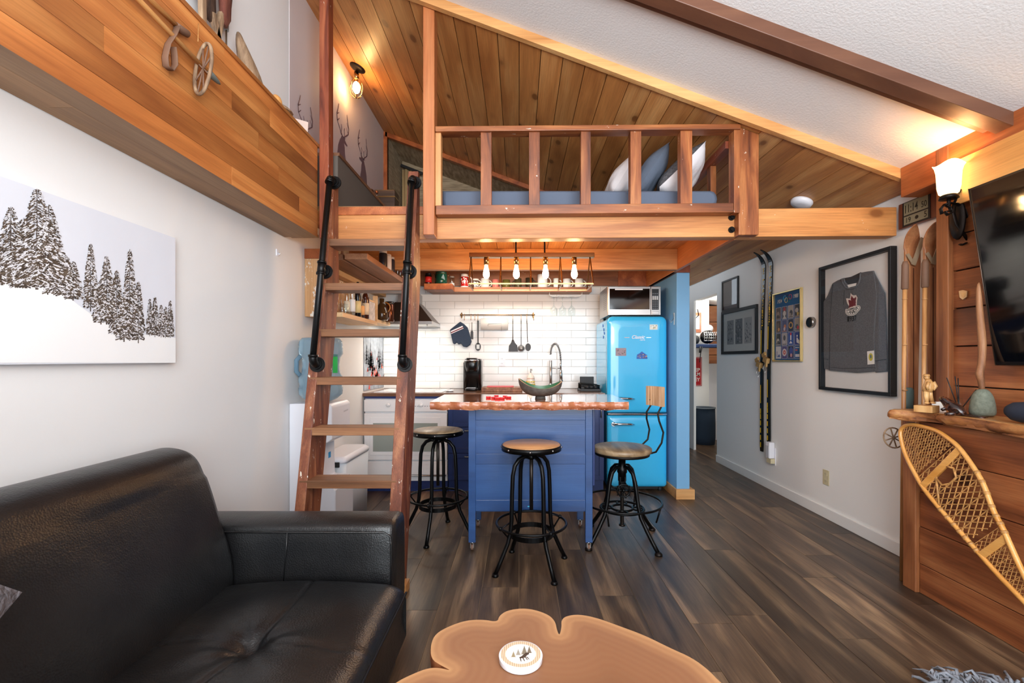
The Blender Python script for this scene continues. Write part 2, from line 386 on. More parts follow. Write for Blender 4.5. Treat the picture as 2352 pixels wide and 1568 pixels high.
M['ash'] = wood('varnished ash frame', (196, 132, 58), (218, 156, 80), (232, 178, 106), axis=1, rough=0.22, coat=0.6, grain=0.2)
M['rawhide'] = plain('rawhide lacing', (188, 138, 80), 0.35, noise=0.3, nscale=50)
M['carved'] = wood('carved basswood', (170, 118, 64), (204, 156, 98), (222, 180, 124), axis=2, rough=0.4, scale=3, grain=0.3)
M['dark_carved'] = wood('dark polished carving', (24, 14, 12), (44, 24, 20), (110, 60, 36), axis=1, rough=0.2, scale=6, grain=0.3, coat=0.4)
M['alabaster'] = plain('lit alabaster glass', (255, 226, 180), 0.35, emit=(255, 214, 150), estr=3.2)
M['bulb'] = emit_mat('bulb filament glow', (255, 200, 136), 78.0)
M['lamp_bulb'] = emit_mat('loft bulb glow', (255, 200, 130), 60.0)
M['paper'] = plain('paper', (236, 232, 224), 0.7)
M['clear_blue'] = plain('blue water bottle', (150, 194, 222), 0.12, trans=0.55, ior=1.2, alpha=0.75)
M['denim_bag'] = plain('navy fabric', (32, 48, 66), 0.9, bmp=0.4, bscale=150)
M['curtain'] = plain('woven curtain', (190, 164, 120), 0.9, bmp=0.6, bscale=160)
def special_mats():
    # misty deer mural wallpaper: lavender mist that darkens to the printed ground
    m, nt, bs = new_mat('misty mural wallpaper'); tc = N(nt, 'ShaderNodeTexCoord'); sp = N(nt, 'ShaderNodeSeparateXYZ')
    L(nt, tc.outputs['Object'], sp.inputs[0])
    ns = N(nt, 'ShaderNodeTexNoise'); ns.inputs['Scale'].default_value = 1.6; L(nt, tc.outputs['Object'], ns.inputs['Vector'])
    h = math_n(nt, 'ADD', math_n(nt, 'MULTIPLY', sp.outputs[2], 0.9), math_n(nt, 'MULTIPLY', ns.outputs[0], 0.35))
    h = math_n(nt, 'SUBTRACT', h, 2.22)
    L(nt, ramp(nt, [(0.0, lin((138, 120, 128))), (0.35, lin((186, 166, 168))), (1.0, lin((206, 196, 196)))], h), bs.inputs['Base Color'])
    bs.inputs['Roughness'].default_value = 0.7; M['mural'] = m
    # grasscloth
    m, nt, bs = new_mat('woven grasscloth'); tc = N(nt, 'ShaderNodeTexCoord'); mp = N(nt, 'ShaderNodeMapping'); mp.inputs['Scale'].default_value = (8, 8, 90)
    L(nt, tc.outputs['Object'], mp.inputs['Vector']); ns = N(nt, 'ShaderNodeTexNoise'); ns.inputs['Scale'].default_value = 1; ns.inputs['Detail'].default_value = 5
    L(nt, mp.outputs[0], ns.inputs['Vector'])
    L(nt, ramp(nt, [(0.3, lin((132, 116, 92))), (0.7, lin((186, 168, 140)))], ns.outputs[0]), bs.inputs['Base Color'])
    bs.inputs['Roughness'].default_value = 0.9; bump(nt, bs, ns.outputs[0], 0.5, 0.002); M['tan_cloth'] = m
    # leather
    m, nt, bs = new_mat('black pebbled leather'); tc = N(nt, 'ShaderNodeTexCoord'); vo = N(nt, 'ShaderNodeTexVoronoi'); vo.inputs['Scale'].default_value = 190
    n3 = N(nt, 'ShaderNodeTexNoise'); n3.inputs['Scale'].default_value = 7; n3.inputs['Detail'].default_value = 3
    L(nt, tc.outputs['Object'], vo.inputs['Vector']); L(nt, tc.outputs['Object'], n3.inputs['Vector'])
    L(nt, ramp(nt, [(0.3, lin((13, 13, 15))), (0.7, lin((24, 23, 23)))], n3.outputs[0]), bs.inputs['Base Color'])
    bs.inputs['Roughness'].default_value = 0.34; bs.inputs['Specular IOR Level'].default_value = 0.55
    hh = math_n(nt, 'ADD', math_n(nt, 'MULTIPLY', vo.outputs['Distance'], 0.25), math_n(nt, 'MULTIPLY', n3.outputs[0], 2.0))
    bump(nt, bs, hh, 0.55, 0.004); M['leather'] = m
    # growth rings that follow the outline of the slab (attribute t: 0 edge .. 1 heart)
    m, nt, bs = new_mat('ringed slab'); a = N(nt, 'ShaderNodeVertexColor'); a.layer_name = 'Col'; sp = N(nt, 'ShaderNodeSeparateColor'); L(nt, a.outputs[0], sp.inputs[0])
    tc = N(nt, 'ShaderNodeTexCoord'); ns = N(nt, 'ShaderNodeTexNoise'); ns.inputs['Scale'].default_value = 5; ns.inputs['Detail'].default_value = 4; L(nt, tc.outputs['Object'], ns.inputs['Vector'])
    t = math_n(nt, 'ADD', sp.outputs[0], math_n(nt, 'MULTIPLY', ns.outputs[0], 0.09))
    w = math_n(nt, 'MULTIPLY', math_n(nt, 'ADD', math_n(nt, 'SINE', math_n(nt, 'MULTIPLY', t, 84.0)), 1.0), 0.5)
    heart = ramp(nt, [(0.02, lin((186, 142, 98))), (0.10, lin((172, 126, 86))), (0.22, lin((142, 98, 68))), (0.6, lin((136, 92, 62))), (1.0, lin((112, 72, 46)))], t)
    L(nt, mix(nt, math_n(nt, 'MULTIPLY', w, 0.26), heart, lin((128, 80, 52))), bs.inputs['Base Color'])
    bs.inputs['Roughness'].default_value = 0.5; bs.inputs['Coat Weight'].default_value = 0.0; M['rings'] = m
special_mats()

# ================================================================ THE SETTING
XL, XR, YB = -1.442, 2.37, 4.85
SL = 0.37
def Zc(x): return 2.237 + SL * (2.37 - x)      # wood ceiling
def Zw(x): return Zc(x) + 0.045                # white ceiling
DECK = 2.163
def struct(mb, name, mat, parent=None, **k):
    o = mb.build(name, mat, parent, **k)
    if parent is None: o['kind'] = 'structure'
    return o

# floor: joint bed with planks laid into it
flo = struct(MB().box(-1.6, 4.6, -1.7, 7.4, -0.06, -0.004), 'floor', M['floor_gap'])
PW = 0.1985; known = {-1: 2.442, 0: 2.849, 6: 2.924, 5: 2.175, 8: 2.552, 7: 3.49, 4: 2.107}
for i in range(-8, 18):
    x0 = i * PW; y = known.get(i, 2.0 + ((i * 0.618) % 1) * 1.5)
    cuts = []
    while y > -1.7: y -= 1.5
    x1 = min(x0 + PW, 4.6)
    ymax = 5.0 if x1 < 1.4 else 7.2
    while y < ymax:
        a, b = max(y, -1.65), min(y + 1.5, ymax)
        if b - a > 0.1 and (x0 < 2.45 or b > 4.9):
            MB().box(x0 + 0.0012, x1 - 0.0012, a + 0.001, b - 0.001, -0.003, 0.0).build('plank', M['floor'], flo)
        y += 1.5

# left wall, upper part papered with a mural beyond the loft post
wl = struct(MB().box(XL - 0.1, XL, -1.7, 5.6, -0.02, 3.95), 'wall_left', M['wall'])
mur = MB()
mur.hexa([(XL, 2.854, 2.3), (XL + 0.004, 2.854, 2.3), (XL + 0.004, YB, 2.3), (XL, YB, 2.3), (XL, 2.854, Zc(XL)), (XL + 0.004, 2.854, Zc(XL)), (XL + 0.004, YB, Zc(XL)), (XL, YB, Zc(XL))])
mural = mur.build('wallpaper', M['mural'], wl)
def deer(mb, sc, y0, z0, flip, X=XL + 0.006, zs=0.62):
    def q(pts): mb.poly([(X, y0 + flip * a * sc, z0 + b * sc * zs) for a, b in pts][::(-1 if flip > 0 else 1)])
    mb.col = (112, 88, 98)
    q([(-0.34, -1.6), (-0.26, -0.5), (-0.20, 0), (-0.17, 0.22), (-0.10, 0.42), (-0.05, 0.50), (0.06, 0.46), (0.10, 0.36), (0.12, 0.16), (0.16, 0), (0.20, -0.5), (0.22, -1.6)])   # neck
    q([(-0.06, 0.50), (0.0, 0.60), (0.07, 0.60), (0.14, 0.53), (0.22, 0.49), (0.21, 0.45), (0.08, 0.44)])
    q([(-0.02, 0.57), (-0.11, 0.62), (-0.02, 0.61)]); q([(0.07, 0.58), (0.15, 0.62), (0.10, 0.56)])
    def tine(p, w0, w1):
        for (a, b), (c, d) in zip(p[:-1], p[1:]):
            L_ = math.hypot(c - a, d - b); nx, ny = -(d - b) / L_ * w0, (c - a) / L_ * w0
            q([(a + nx, b + ny), (c + nx * 0.7, d + ny * 0.7), (c - nx * 0.7, d - ny * 0.7), (a - nx, b - ny)])
    for sg in (-1, 1):
        c = 0.03 + 0.03 * sg
        tine([(c, 0.58), (c + 0.10 * sg, 0.70), (c + 0.20 * sg, 0.82), (c + 0.22 * sg, 0.98), (c + 0.17 * sg, 1.16), (c + 0.14 * sg, 1.30)], 0.017, 0)
        tine([(c + 0.05 * sg, 0.64), (c + 0.02 * sg, 0.78), (c + 0.04 * sg, 0.86)], 0.013, 0)
        tine([(c + 0.20 * sg, 0.82), (c + 0.12 * sg, 0.94)], 0.012, 0); tine([(c + 0.215 * sg, 0.98), (c + 0.13 * sg, 1.08)], 0.011, 0)
dm = MB(); deer(dm, 0.50, 3.70, 2.86, 1); deer(dm, 0.50, 4.20, 2.89, -1); deer(dm, 0.42, 3.05, 2.62, 1)
dm.build('deer_print', M['print'], wl)

# right wall with the hall door, side room beyond
wr = MB()
wr.box(XR, XR + 0.1, -1.7, 5.45, -0.02, 2.42); wr.box(XR, XR + 0.03, 6.17, 7.3, -0.02, 2.42)
wr.box(XR, XR + 0.1, 5.45, 6.17, 2.02, 2.42)
struct(wr, 'wall_right', M['hall'])
# side-room walls
struct(MB().box(2.40, 2.80, 6.85, 6.95, -0.02, 2.15), 'wall_side_room', M['hall'])
sw = struct(MB().box(2.80, 4.6, 7.22, 7.32, -0.02, 2.4), 'wall_wood_side_room', M['black_gap'])
for k in range(8):
    MB().box(2.80, 4.6, 7.20, 7.225, k * 0.26, k * 0.26 + 0.252).build('plank', M['shelf_x'], sw)
struct(MB().box(2.80, 2.86, 6.85, 7.3, -0.02, 2.2), 'wall_side_room_return', M['hall'])
struct(MB().box(4.5, 4.6, 4.8, 7.3, -0.02, 2.4), 'wall_side_room_end', M['hall'])
struct(MB().box(2.47, 4.6, 4.8, 4.9, -0.02, 2.4), 'wall_side_room_near', M['hall'])
struct(MB().hexa([(2.40, 4.8, 2.18), (4.6, 4.8, 1.9), (4.6, 7.3, 1.9), (2.40, 7.3, 2.18), (2.40, 4.8, 2.21), (4.6, 4.8, 1.93), (4.6, 7.3, 1.93), (2.40, 7.3, 2.21)]), 'ceiling_side_room', M['wall'])
struct(MB().box(1.3, 2.47, 7.3, 7.4, -0.02, 2.8), 'wall_hall_end', M['hall'])

# back wall of the kitchen, tiled
wb = struct(MB().box(XL - 0.1, 1.52, YB + 0.012, YB + 0.1, -0.02, DECK), 'wall_back', M['grout'])
tp = None; TW, TH = 0.311, 0.0772
for r in range(14):
    z0 = 0.916 + r * TH; z1 = min(z0 + TH - 0.003, 2.0)
    if z1 - z0 < 0.03: break
    x = XL + (-TW / 2 if r % 2 else 0) - 0.02
    while x < 1.386:
        a, b = max(x, XL), min(x + TW - 0.003, 1.385)
        if b - a > 0.02: MB().box(a, b, YB, YB + 0.013, z0, z1).build('tile', M['tile'], wb, bevel=0.0012, bseg=1)
        x += TW
# blue partition beside the refrigerator
pt = struct(MB().box(1.386, 1.50, 4.0, 7.3, 0, 1.985), 'wall_partition', M['blue_wall'], bevel=0.004)
struct(MB().box(1.35, 1.50, 3.985, 7.3, 1.985, 2.05), 'trim_partition_cap', M['old_y'])
tr = MB(); tr.box(1.372, 1.386, 3.984, 4.85, 0, 0.088); tr.box(1.372, 1.535, 3.97, 3.999, 0, 0.088); tr.box(1.50, 1.53, 3.999, 7.3, 0, 0.088)
struct(tr, 'baseboard_partition', M['pine_x'], bevel=0.003)
struct(MB().box(XR - 0.014, XR, 2.0, 5.45, 0, 0.085), 'baseboard_right', M['white_trim'], bevel=0.004)
struct(MB().box(XL, XL + 0.014, -1.6, 2.8, 0, 0.085), 'baseboard_left', M['white_trim'], bevel=0.004)

# wood ceiling of tongue-and-groove planks, each laid along Y
def slab(x0, x1, y0, y1, zf0, zf1, t=0.012, drop=0.0):
    return MB().hexa([(x0, y0, zf0 - drop), (x1, y0, zf1 - drop), (x1, y1, zf1 - drop), (x0, y1, zf0 - drop), (x0, y0, zf0 + t), (x1, y0, zf1 + t), (x1, y1, zf1 + t), (x0, y1, zf0 + t)])
cw = struct(slab(XL - 0.1, XR + 0.1, 2.69, 7.35, Zc(XL - 0.1) + 0.014, Zc(XR + 0.1) + 0.014, 0.05), 'ceiling_wood', M['black_gap'])
pw = 0.1312; n = 29
for i in range(n):
    a = XL + i * pw + 0.0022; b = min(XL + (i + 1) * pw - 0.0022, XR)
    yb = YB if b < 1.0 else 7.3
    MB().hexa([(a, 2.685, Zc(a) + 0.001), (b, 2.685, Zc(b) + 0.001), (b, yb, Zc(b) + 0.001), (a, yb, Zc(a) + 0.001),
               (a - 0.001, 2.685, Zc(a) + 0.02), (b + 0.001, 2.685, Zc(b) + 0.02), (b + 0.001, yb, Zc(b) + 0.02), (a - 0.001, yb, Zc(a) + 0.02)]).build('plank', M['pine_y'], cw)
# white ceiling in front
struct(slab(XL - 0.1, XR + 0.1, -1.7, 2.70, Zw(XL - 0.1), Zw(XR + 0.1), 0.06), 'ceiling', M['ceil'])
x0, x1 = XL, 2.25
struct(MB().hexa([(x0, 2.655, Zc(x0) - 0.012), (x1, 2.655, Zc(x1) - 0.012), (x1, 2.69, Zc(x1) - 0.012), (x0, 2.69, Zc(x0) - 0.012),
                  (x0, 2.655, Zw(x0) + 0.004), (x1, 2.655, Zw(x1) + 0.004), (x1, 2.69, Zw(x1) + 0.004), (x0, 2.69, Zw(x0) + 0.004)]), 'trim_1', M['pine_x'])
# brown painted ceiling beam with a small lip
def sloped(mb, xa, xb, ya, yb, lo, hi):
    mb.hexa([(xa, ya, Zw(xa) - hi), (xb, ya, Zw(xb) - hi), (xb, yb, Zw(xb) - hi), (xa, yb, Zw(xa) - hi), (xa, ya, Zw(xa) - lo), (xb, ya, Zw(xb) - lo), (xb, yb, Zw(xb) - lo), (xa, yb, Zw(xa) - lo)]); return mb
struct(sloped(MB(), XL, 2.245, 2.047, 2.126, -0.01, 0.062), 'trim_2', M['brown_beam'], bevel=0.003)
struct(sloped(MB(), XL, 2.245, 2.126, 2.185, -0.01, 0.030), 'trim_3', M['brown_beam'], bevel=0.003)

# loft deck: planks underneath, alcove behind
deck = struct(MB().box(XL, 1.345, 2.885, YB, DECK + 0.014, DECK + 0.03), 'ceiling_loft_deck', M['soffit'])
k = 0; x = XL
while x < 1.34:
    MB().box(x + 0.002, min(x + 0.14, 1.345) - 0.002, 2.885, YB + 0.012, DECK, DECK + 0.015).build('plank', M['pine_y'], deck); x += 0.14
al = MB()
al.box(-1.50, -1.40, YB, 5.5, DECK, Zc(-1.4)); al.box(-1.40, 1.30, 5.45, 5.5, DECK, Zc(-1.3))
struct(al, 'wall_alcove', M['tan_cloth'])
struct(slab(-1.45, 1.40, YB + 0.02, 5.5, Zc(-1.45) - 0.03, Zc(1.40) - 0.03, 0.02), 'ceiling_alcove', M['tan_cloth'])
struct(MB().box(-1.45, 1.4, YB, 5.5, DECK + 0.001, DECK + 0.03), 'floor_alcove', M['tan_cloth'])
tt = MB(); tt.box(XL, -1.40, YB - 0.02, YB + 0.03, DECK + 0.03, Zc(XL) - 0.005)
struct(tt, 'trim_4', M['red_beam'])
tt = MB(); a, b = -1.42, 1.42
tt.hexa([(a, YB - 0.02, Zc(a) - 0.045), (b, YB - 0.02, Zc(b) - 0.045), (b, YB + 0.03, Zc(b) - 0.045), (a, YB + 0.03, Zc(a) - 0.045), (a, YB - 0.02, Zc(a)), (b, YB - 0.02, Zc(b)), (b, YB + 0.03, Zc(b)), (a, YB + 0.03, Zc(a))])
struct(tt, 'trim_5', M['red_beam'])

# wooden ledge along the left wall (fascia boards, soffit boards, cap)
FX = -1.23
led = struct(MB().box(XL, FX - 0.012, -1.65, 2.78, 1.985, 2.52), 'trim_6', M['black_gap'])
rows = 7; rh = (2.536 - 1.968) / rows
sp_ = [[0.4, 1.05, 1.95], [0.9, 2.55], [1.35, 2.33], [0.5, 1.60, 2.15], [1.1, 1.95], [0.7, 2.25], [1.25, 1.9]]
for r in range(rows):
    ys = [-1.6] + sp_[r] + [2.78]
    for a, b in zip(ys[:-1], ys[1:]):
        MB().box(FX - 0.013, FX - random.uniform(0, 0.0012), a + 0.0006, b - 0.0006, 1.968 + r * rh + 0.0006, 1.968 + (r + 1) * rh - 0.0006).build('board', M['ledge'], led)
for r, (a, b) in enumerate(((XL + 0.001, -1.395), (-1.394, -1.318), (-1.317, FX - 0.001))):
    ys = [-1.6, [1.9, 1.35, 0.95][r], 2.80]
    for c, d in zip(ys[:-1], ys[1:]):
        MB().box(a, b, c + 0.0006, d - 0.0006, 1.968 + (0.006 if r == 0 else 0), 1.986).build('board', M['soffit'], led)
MB().box(XL, FX + 0.006, -1.6, 2.80, 2.52, 2.538).build('cap', M['ledge'], led)
# its continuation inside the loft: a low grey boxed ledge
lg = struct(MB().box(XL, -1.15, 2.89, 3.95, DECK + 0.03, 2.515), 'trim_7', M['ledge_grey'])
MB().box(XL, -1.14, 2.89, 3.96, 2.515, 2.535).build('cap', M['shelf_y'], lg)

# right wall: proud wall of old planks beside the corner post, boards along its top
TX = 2.25
wt = struct(MB().box(TX + 0.015, XR + 0.02, -1.7, 2.42, 0.0, Zw(2.25)), 'wall_tv', M['black_gap'])
zs = [0.90, 1.0855, 1.289, 1.483, 1.676, 1.86, 2.03, 2.20]
for a, b in zip(zs[:-1], zs[1:]):
    ys = [-1.6, random.uniform(-0.2, 0.8), 2.40]
    for c, d in zip(ys[:-1], ys[1:]):
        MB().box(TX - random.uniform(0, 0.006), TX + 0.02, c + 0.001, d - 0.001, a + 0.003, b - 0.003).build('plank', M['barn'], wt, bevel=0.002, bseg=1)
struct(MB().box(TX - 0.03, XR, 2.355, 2.424, 0.90, 2.33), 'trim_8', M['barn_z'], bevel=0.004)
def zline(y, r): return H + r
tb = MB(); tb.box(2.225, XR, -1.6, 2.654, 2.165, 2.36); struct(tb, 'trim_9', M['red_beam'], bevel=0.004)
struct(MB().box(2.205, 2.226, -1.6, 2.30, 2.0, 2.225), 'trim_10', M['light_beam'], bevel=0.003)

# hearth-like box of planks under the mantel
HX = 2.10
hb = struct(MB().box(HX + 0.012, XR - 0.001, 0.7, 2.44, 0, 0.90), 'wall_plinth', M['black_gap'])
zs = [0.0, 0.155, 0.348, 0.53, 0.72, 0.90]
for i, (a, b) in enumerate(zip(zs[:-1], zs[1:])):
    ys = [0.72, [1.5, 1.1, 1.75, 1.3, 0.95][i], 2.385]
    for c, d in zip(ys[:-1], ys[1:]):
        MB().box(HX - random.uniform(0, 0.004), HX + 0.02, c + 0.001, d - 0.001, a + 0.002, b - 0.002).build('plank', M['barn'], hb, bevel=0.002, bseg=1)
MB().box(HX - 0.022, HX + 0.022, 2.386, 2.466, 0, 0.905).build('corner_post', M['barn_z'], hb, bevel=0.004)
MB().box(HX + 0.022, XR - 0.001, 2.44, 2.458, 0, 0.905).build('end_board', M['barn_z'], hb)
# live-edge mantel slab
def live_slab(name, front, back, z0, z1, mt, me, label, cat, wob=0.012):
    pass
random.seed(11)
mt_ = thing('mantel_shelf', 'live-edge wooden mantel slab running along the plank plinth under the television', 'shelf', (2.2, 1.6, 0.905))
fr = [(1.965, 2.415), (2.02, 2.36), (2.06, 2.30), (2.065, 2.24), (2.05, 2.18), (2.045, 2.10), (2.04, 2.02), (2.03, 1.93), (2.01, 1.85), (2.0, 1.76), (1.985, 1.6), (1.99, 1.4), (1.97, 1.1), (1.99, 0.7)]
bk = [(XR - 0.002, 0.7), (XR - 0.002, 2.30), (XR - 0.002, 2.455)]
end = [(2.25, 2.46), (2.12, 2.455), (2.02, 2.45)]
top = [(x, y, 0.955) for x, y in fr + bk + end]
def rough_rim(mb, pts, depth, wob, seed=3, inset=0.012):
    rnd = random.Random(seed); n = len(pts); fine = []
    for i in range(n):
        a = Vector(pts[i]); b = Vector(pts[(i + 1) % n]); m_ = max(1, int((b - a).length / 0.02))
        for k in range(m_): fine.append(a.lerp(b, k / m_))
    return fine
body = MB(); body.prism([(x, y, z - 0.004) for x, y, z in top][::-1], (0, 0, -0.042))
body.build('slab_edge', M['bark'], mt_)
t2 = MB(); t2.prism([(x + (0.012 if i < 14 else 0), y, 0.951) for i, (x, y, z) in enumerate(top)], (0, 0, 0.005)); t2.build('slab_top', M['mantel'], mt_)
for _s in range(1):
    eb = MB(); rnd = random.Random(5); n_ = 90
    pts = [Vector((x, y, 0)) for x, y in [(2.02, 2.45)] + fr]
    seg = [0]
    for a, b in zip(pts[:-1], pts[1:]): seg.append(seg[-1] + (b - a).length)
    def at(s):
        for k in range(len(seg) - 1):
            if s <= seg[k + 1] or k == len(seg) - 2:
                return pts[k].lerp(pts[k + 1], (s - seg[k]) / (seg[k + 1] - seg[k]))
    prev = rnd.random()
    offs = [[rnd.uniform(-0.006, 0.006) for _ in range(5)] for _ in range(n_ + 1)]
    def fn(u, v):
        s = u * seg[-1]; p = at(s); i = int(round(u * n_)); j = int(round(v * 4))
        bulge = 0.016 * math.sin(pi * v) - 0.014 * v + offs[i][j] + 0.006 * math.sin(s * 23)
        return (p.x - bulge, p.y, 0.954 - 0.05 * v + (0.004 * math.sin(s * 31) if v > 0.5 else 0))
    eb.grid(fn, n_, 4); eb.build('live_edge', M['bark'], mt_)

# loft timber: front beam, side beam, second beam, posts, railing
def zs_(x): return 0.008 * x
def skew_box(mb, x0, x1, y0, y1, z0, z1):
    return mb.hexa([(x0, y0, z0 + zs_(x0)), (x1, y0, z0 + zs_(x1)), (x1, y1, z0 + zs_(x1)), (x0, y1, z0 + zs_(x0)), (x0, y0, z1 + zs_(x0)), (x1, y0, z1 + zs_(x1)), (x1, y1, z1 + zs_(x1)), (x0, y1, z1 + zs_(x0))])
fb = thing('loft_beam', 'long golden fir beam carrying the front edge of the loft', 'beam', (0.5, 2.84, 1.97))
skew_box(MB(), -1.162, 1.345, 2.80, 2.885, 1.966, 2.118).build('timber', M['beam_x'], fb, bevel=0.004)
skew_box(MB(), -1.13, 1.34, 2.796, 2.886, 2.118, 2.168).build('edge_board', M['red_beam'], fb, bevel=0.003)
for dz in (2.094, 2.018):
    b = MB(); b.cyl((1.305, 2.80, dz), (1.305, 2.789, dz), 0.019, 14); b.cyl((1.305, 2.79, dz), (1.305, 2.778, dz), 0.012, 6); b.build('bolt', M['black_metal'], fb)
rb = thing('tie_beam', 'fir beam spanning from the loft corner post to the right wall', 'beam', (1.9, 2.84, 1.99))
MB().hexa([(1.36, 2.80, 1.977), (2.325, 2.80, 1.983), (2.325, 2.885, 1.983), (1.36, 2.885, 1.977), (1.36, 2.80, 2.148), (2.325, 2.80, 2.160), (2.325, 2.885, 2.160), (1.36, 2.885, 2.148)]).build('timber', M['beam_x'], rb, bevel=0.004)
tag(MB().box(XL + 0.001, 1.345, 3.86, 3.92, 1.985, DECK - 0.001).build('joist_beam', M['beam_x'], loc=(0, 3.88, 1.985), bevel=0.003), 'wide fir beam under the loft behind the hanging lamp', 'beam')
tag(MB().box(1.345, 1.375, 2.887, YB - 0.001, 1.985, DECK + 0.03).build('side_beam', M['beam_y'], loc=(1.36, 3.8, 1.985), bevel=0.002), 'fir side beam under the loft running back above the blue partition', 'beam')
tag(MB().box(XL + 0.001, 1.34, YB - 0.022, YB - 0.001, 2.005, DECK - 0.001).build('ledger_board', M['shelf_x'], loc=(0, YB, 2.0)), 'dark wooden ledger board on the back wall above the mugs', 'board')
tag(MB().box(1.05, 1.345, YB - 0.04, YB - 0.024, 2.0, DECK - 0.001).build('ledger_board', M['red_beam'], loc=(1.2, YB, 2.0)), 'short red wooden board on the back wall above the microwave', 'board')
def post(name, x0, x1, y0, y1, z0, label):
    mb = MB(); mb.hexa([(x0, y0, z0), (x1, y0, z0), (x1, y1, z0), (x0, y1, z0), (x0, y0, Zc(x0) - 0.001), (x1, y0, Zc(x1) - 0.001), (x1, y1, Zc(x1) - 0.001), (x0, y1, Zc(x0) - 0.001)])
    return tag(mb.build(name, M['old_z'], loc=((x0 + x1) / 2, (y0 + y1) / 2, z0), bevel=0.004), label, 'post')
post('loft_post', -1.221, -1.163, 2.78, 2.853, 1.965, 'tall weathered red-brown post at the end of the wooden ledge, left of the ladder').data.materials[0] = M['dark_post']
p2 = post('loft_post', -0.57, -0.502, 2.70, 2.798, 1.962, 'tall smooth orange-brown post between ladder and loft railing'); p2.data.materials[0] = M['mid_post']
post('corner_post', 1.324, 1.445, 2.74, 2.799, 1.972, 'short thick red-brown post at the right end of the loft railing')
rl = thing('loft_railing', 'red-brown wooden loft railing with square balusters in front of the mattress', 'railing', (0.4, 2.76, 2.1))
skew_box(MB(), -0.50, 1.323, 2.712, 2.795, 2.585, 2.616).build('top_rail', M['old_x'], rl, bevel=0.003)
skew_box(MB(), -0.498, 1.285, 2.722, 2.797, 2.092, 2.148).build('bottom_rail', M['old_x'], rl, bevel=0.003)
for a, b in ((1000, 1013), (1104, 1129), (1215, 1240), (1334, 1357), (1448, 1473), (1563, 1590)):
    x0, x1 = (a - CX) * 2.73 / F, (b - CX) * 2.73 / F
    mb = MB(); mb.box(x0, x1, 2.73, 2.785, 2.146 + zs_(x0), 2.586 + zs_(x0)); mb.build('baluster', M['old_z'] if a > 1000 else M['pine_z'], rl, bevel=0.002)
MB().box(1.288, 1.323, 2.725, 2.797, 2.10, 2.597).build('end_stud', M['old_z'], rl, bevel=0.002)
MB().box(1.27, 1.322, 2.80, 4.2, 2.52, 2.565).build('side_rail', M['old_y'], rl, bevel=0.002)
for y in (3.05, 3.50, 3.95): MB().box(1.285, 1.322, y, y + 0.06, DECK + 0.03, 2.52).build('side_baluster', M['old_z'], rl, bevel=0.002)
# rear shell with the glazed wall behind the camera
rw = MB(); rw.box(XL - 0.1, -0.65, -1.7, -1.6, 0, 3.9); rw.box(2.15, XR + 0.1, -1.7, -1.6, 0, 3.9); rw.box(-0.65, 2.15, -1.7, -1.6, 2.55, 2.6)
rw.box(-0.65, 2.15, -1.7, -1.6, 0, 0.3); rw.box(0.5, 2.15, -1.7, -1.6, 2.6, 3.9); rw.box(-0.65, 0.5, -1.7, -1.6, 3.25, 3.9)
struct(rw, 'wall_rear', M['wall'])
# ================================================================ LADDER
YL = lambda z: 2.26 + 0.2085 * z
lad = thing('loft_ladder', 'steep weathered red-brown wooden ladder with black pipe handrails leaning on the loft beam', 'ladder', (-0.9, 2.35, 0))
DP = 0.20
for xa, xb, zt in ((-1.160, -1.108, 2.315), (-0.670, -0.609, 2.36)):
    mb = MB()
    mb.hexa([(xa, YL(0), 0), (xb, YL(0), 0), (xb, YL(0) + DP, 0), (xa, YL(0) + DP, 0),
             (xa, YL(zt), zt), (xb, YL(zt), zt), (xb, min(YL(zt) + 0.10, 2.79), zt + 0.004), (xa, min(YL(zt) + 0.10, 2.79), zt + 0.004)])
    mb = MB()
    zk = 1.60
    def pr(z, d): return [(xa, YL(z), z), (xb, YL(z), z), (xb, YL(z) + d, z), (xa, YL(z) + d, z)]
    dz = lambda z: min(DP, 2.698 - YL(z)) if z > 1.96 else DP
    levels = [(0, DP), (1.955, DP), (1.958, max(0.05, 2.698 - YL(1.958))), (zt, 0.0)]
    rings = [pr(0, DP), pr(1.955, DP)]
    # above the beam's underside the back of the stile is notched to sit on the beam face
    front = [(YL(0), 0), (YL(zt), zt), (2.794 if xa > -1 else 2.698, zt), (2.794 if xa > -1 else 2.698, 1.957), (YL(1.957) + DP, 1.957), (YL(0) + DP, 0)]
    if xa > -1: front = [(YL(0), 0), (YL(zt), zt), (2.794, zt), (2.794, 1.98), (YL(1.70) + DP, 1.70), (YL(0) + DP, 0)]
    else: front = [(YL(0), 0), (2.692, 2.07), (2.692, zt), (2.792, zt), (2.792, 1.98), (YL(1.66) + DP, 1.66), (YL(0) + DP, 0)]
    if xa < -1:
        front = [(YL(0), 0), (YL(zt), zt), (2.795, zt), (2.795, 1.98), (YL(1.66) + DP, 1.66), (YL(0) + DP, 0)]
        xa2 = -1.134; dx = xa2 - xa
        xo = 0.036
    mb.prism([(xa, y, z) for y, z in front][::-1], (xb - xa, 0, 0))
    st = mb.build('stile', M['stile'], lad, bevel=0.003)
    if xa < -1:
        st.location.x += 0.0
for i in range(7):
    z = 0.320 + i * 0.268
    y = YL(z) + 0.002
    MB().box(-1.150, -0.64, y - 0.004, y + 0.125, z - 0.042, z + 0.0).build('rung', M['rung'], lad, bevel=0.003)
MB().box(-0.612, -0.586, 2.36, 2.44, 0, 0.05).build('foot_block', M['pine_y'], lad, bevel=0.002)
MB().box(-0.6115, -0.6105, 2.40, 2.41, 0.36, 0.47).build('sticker', M['paper'], lad)
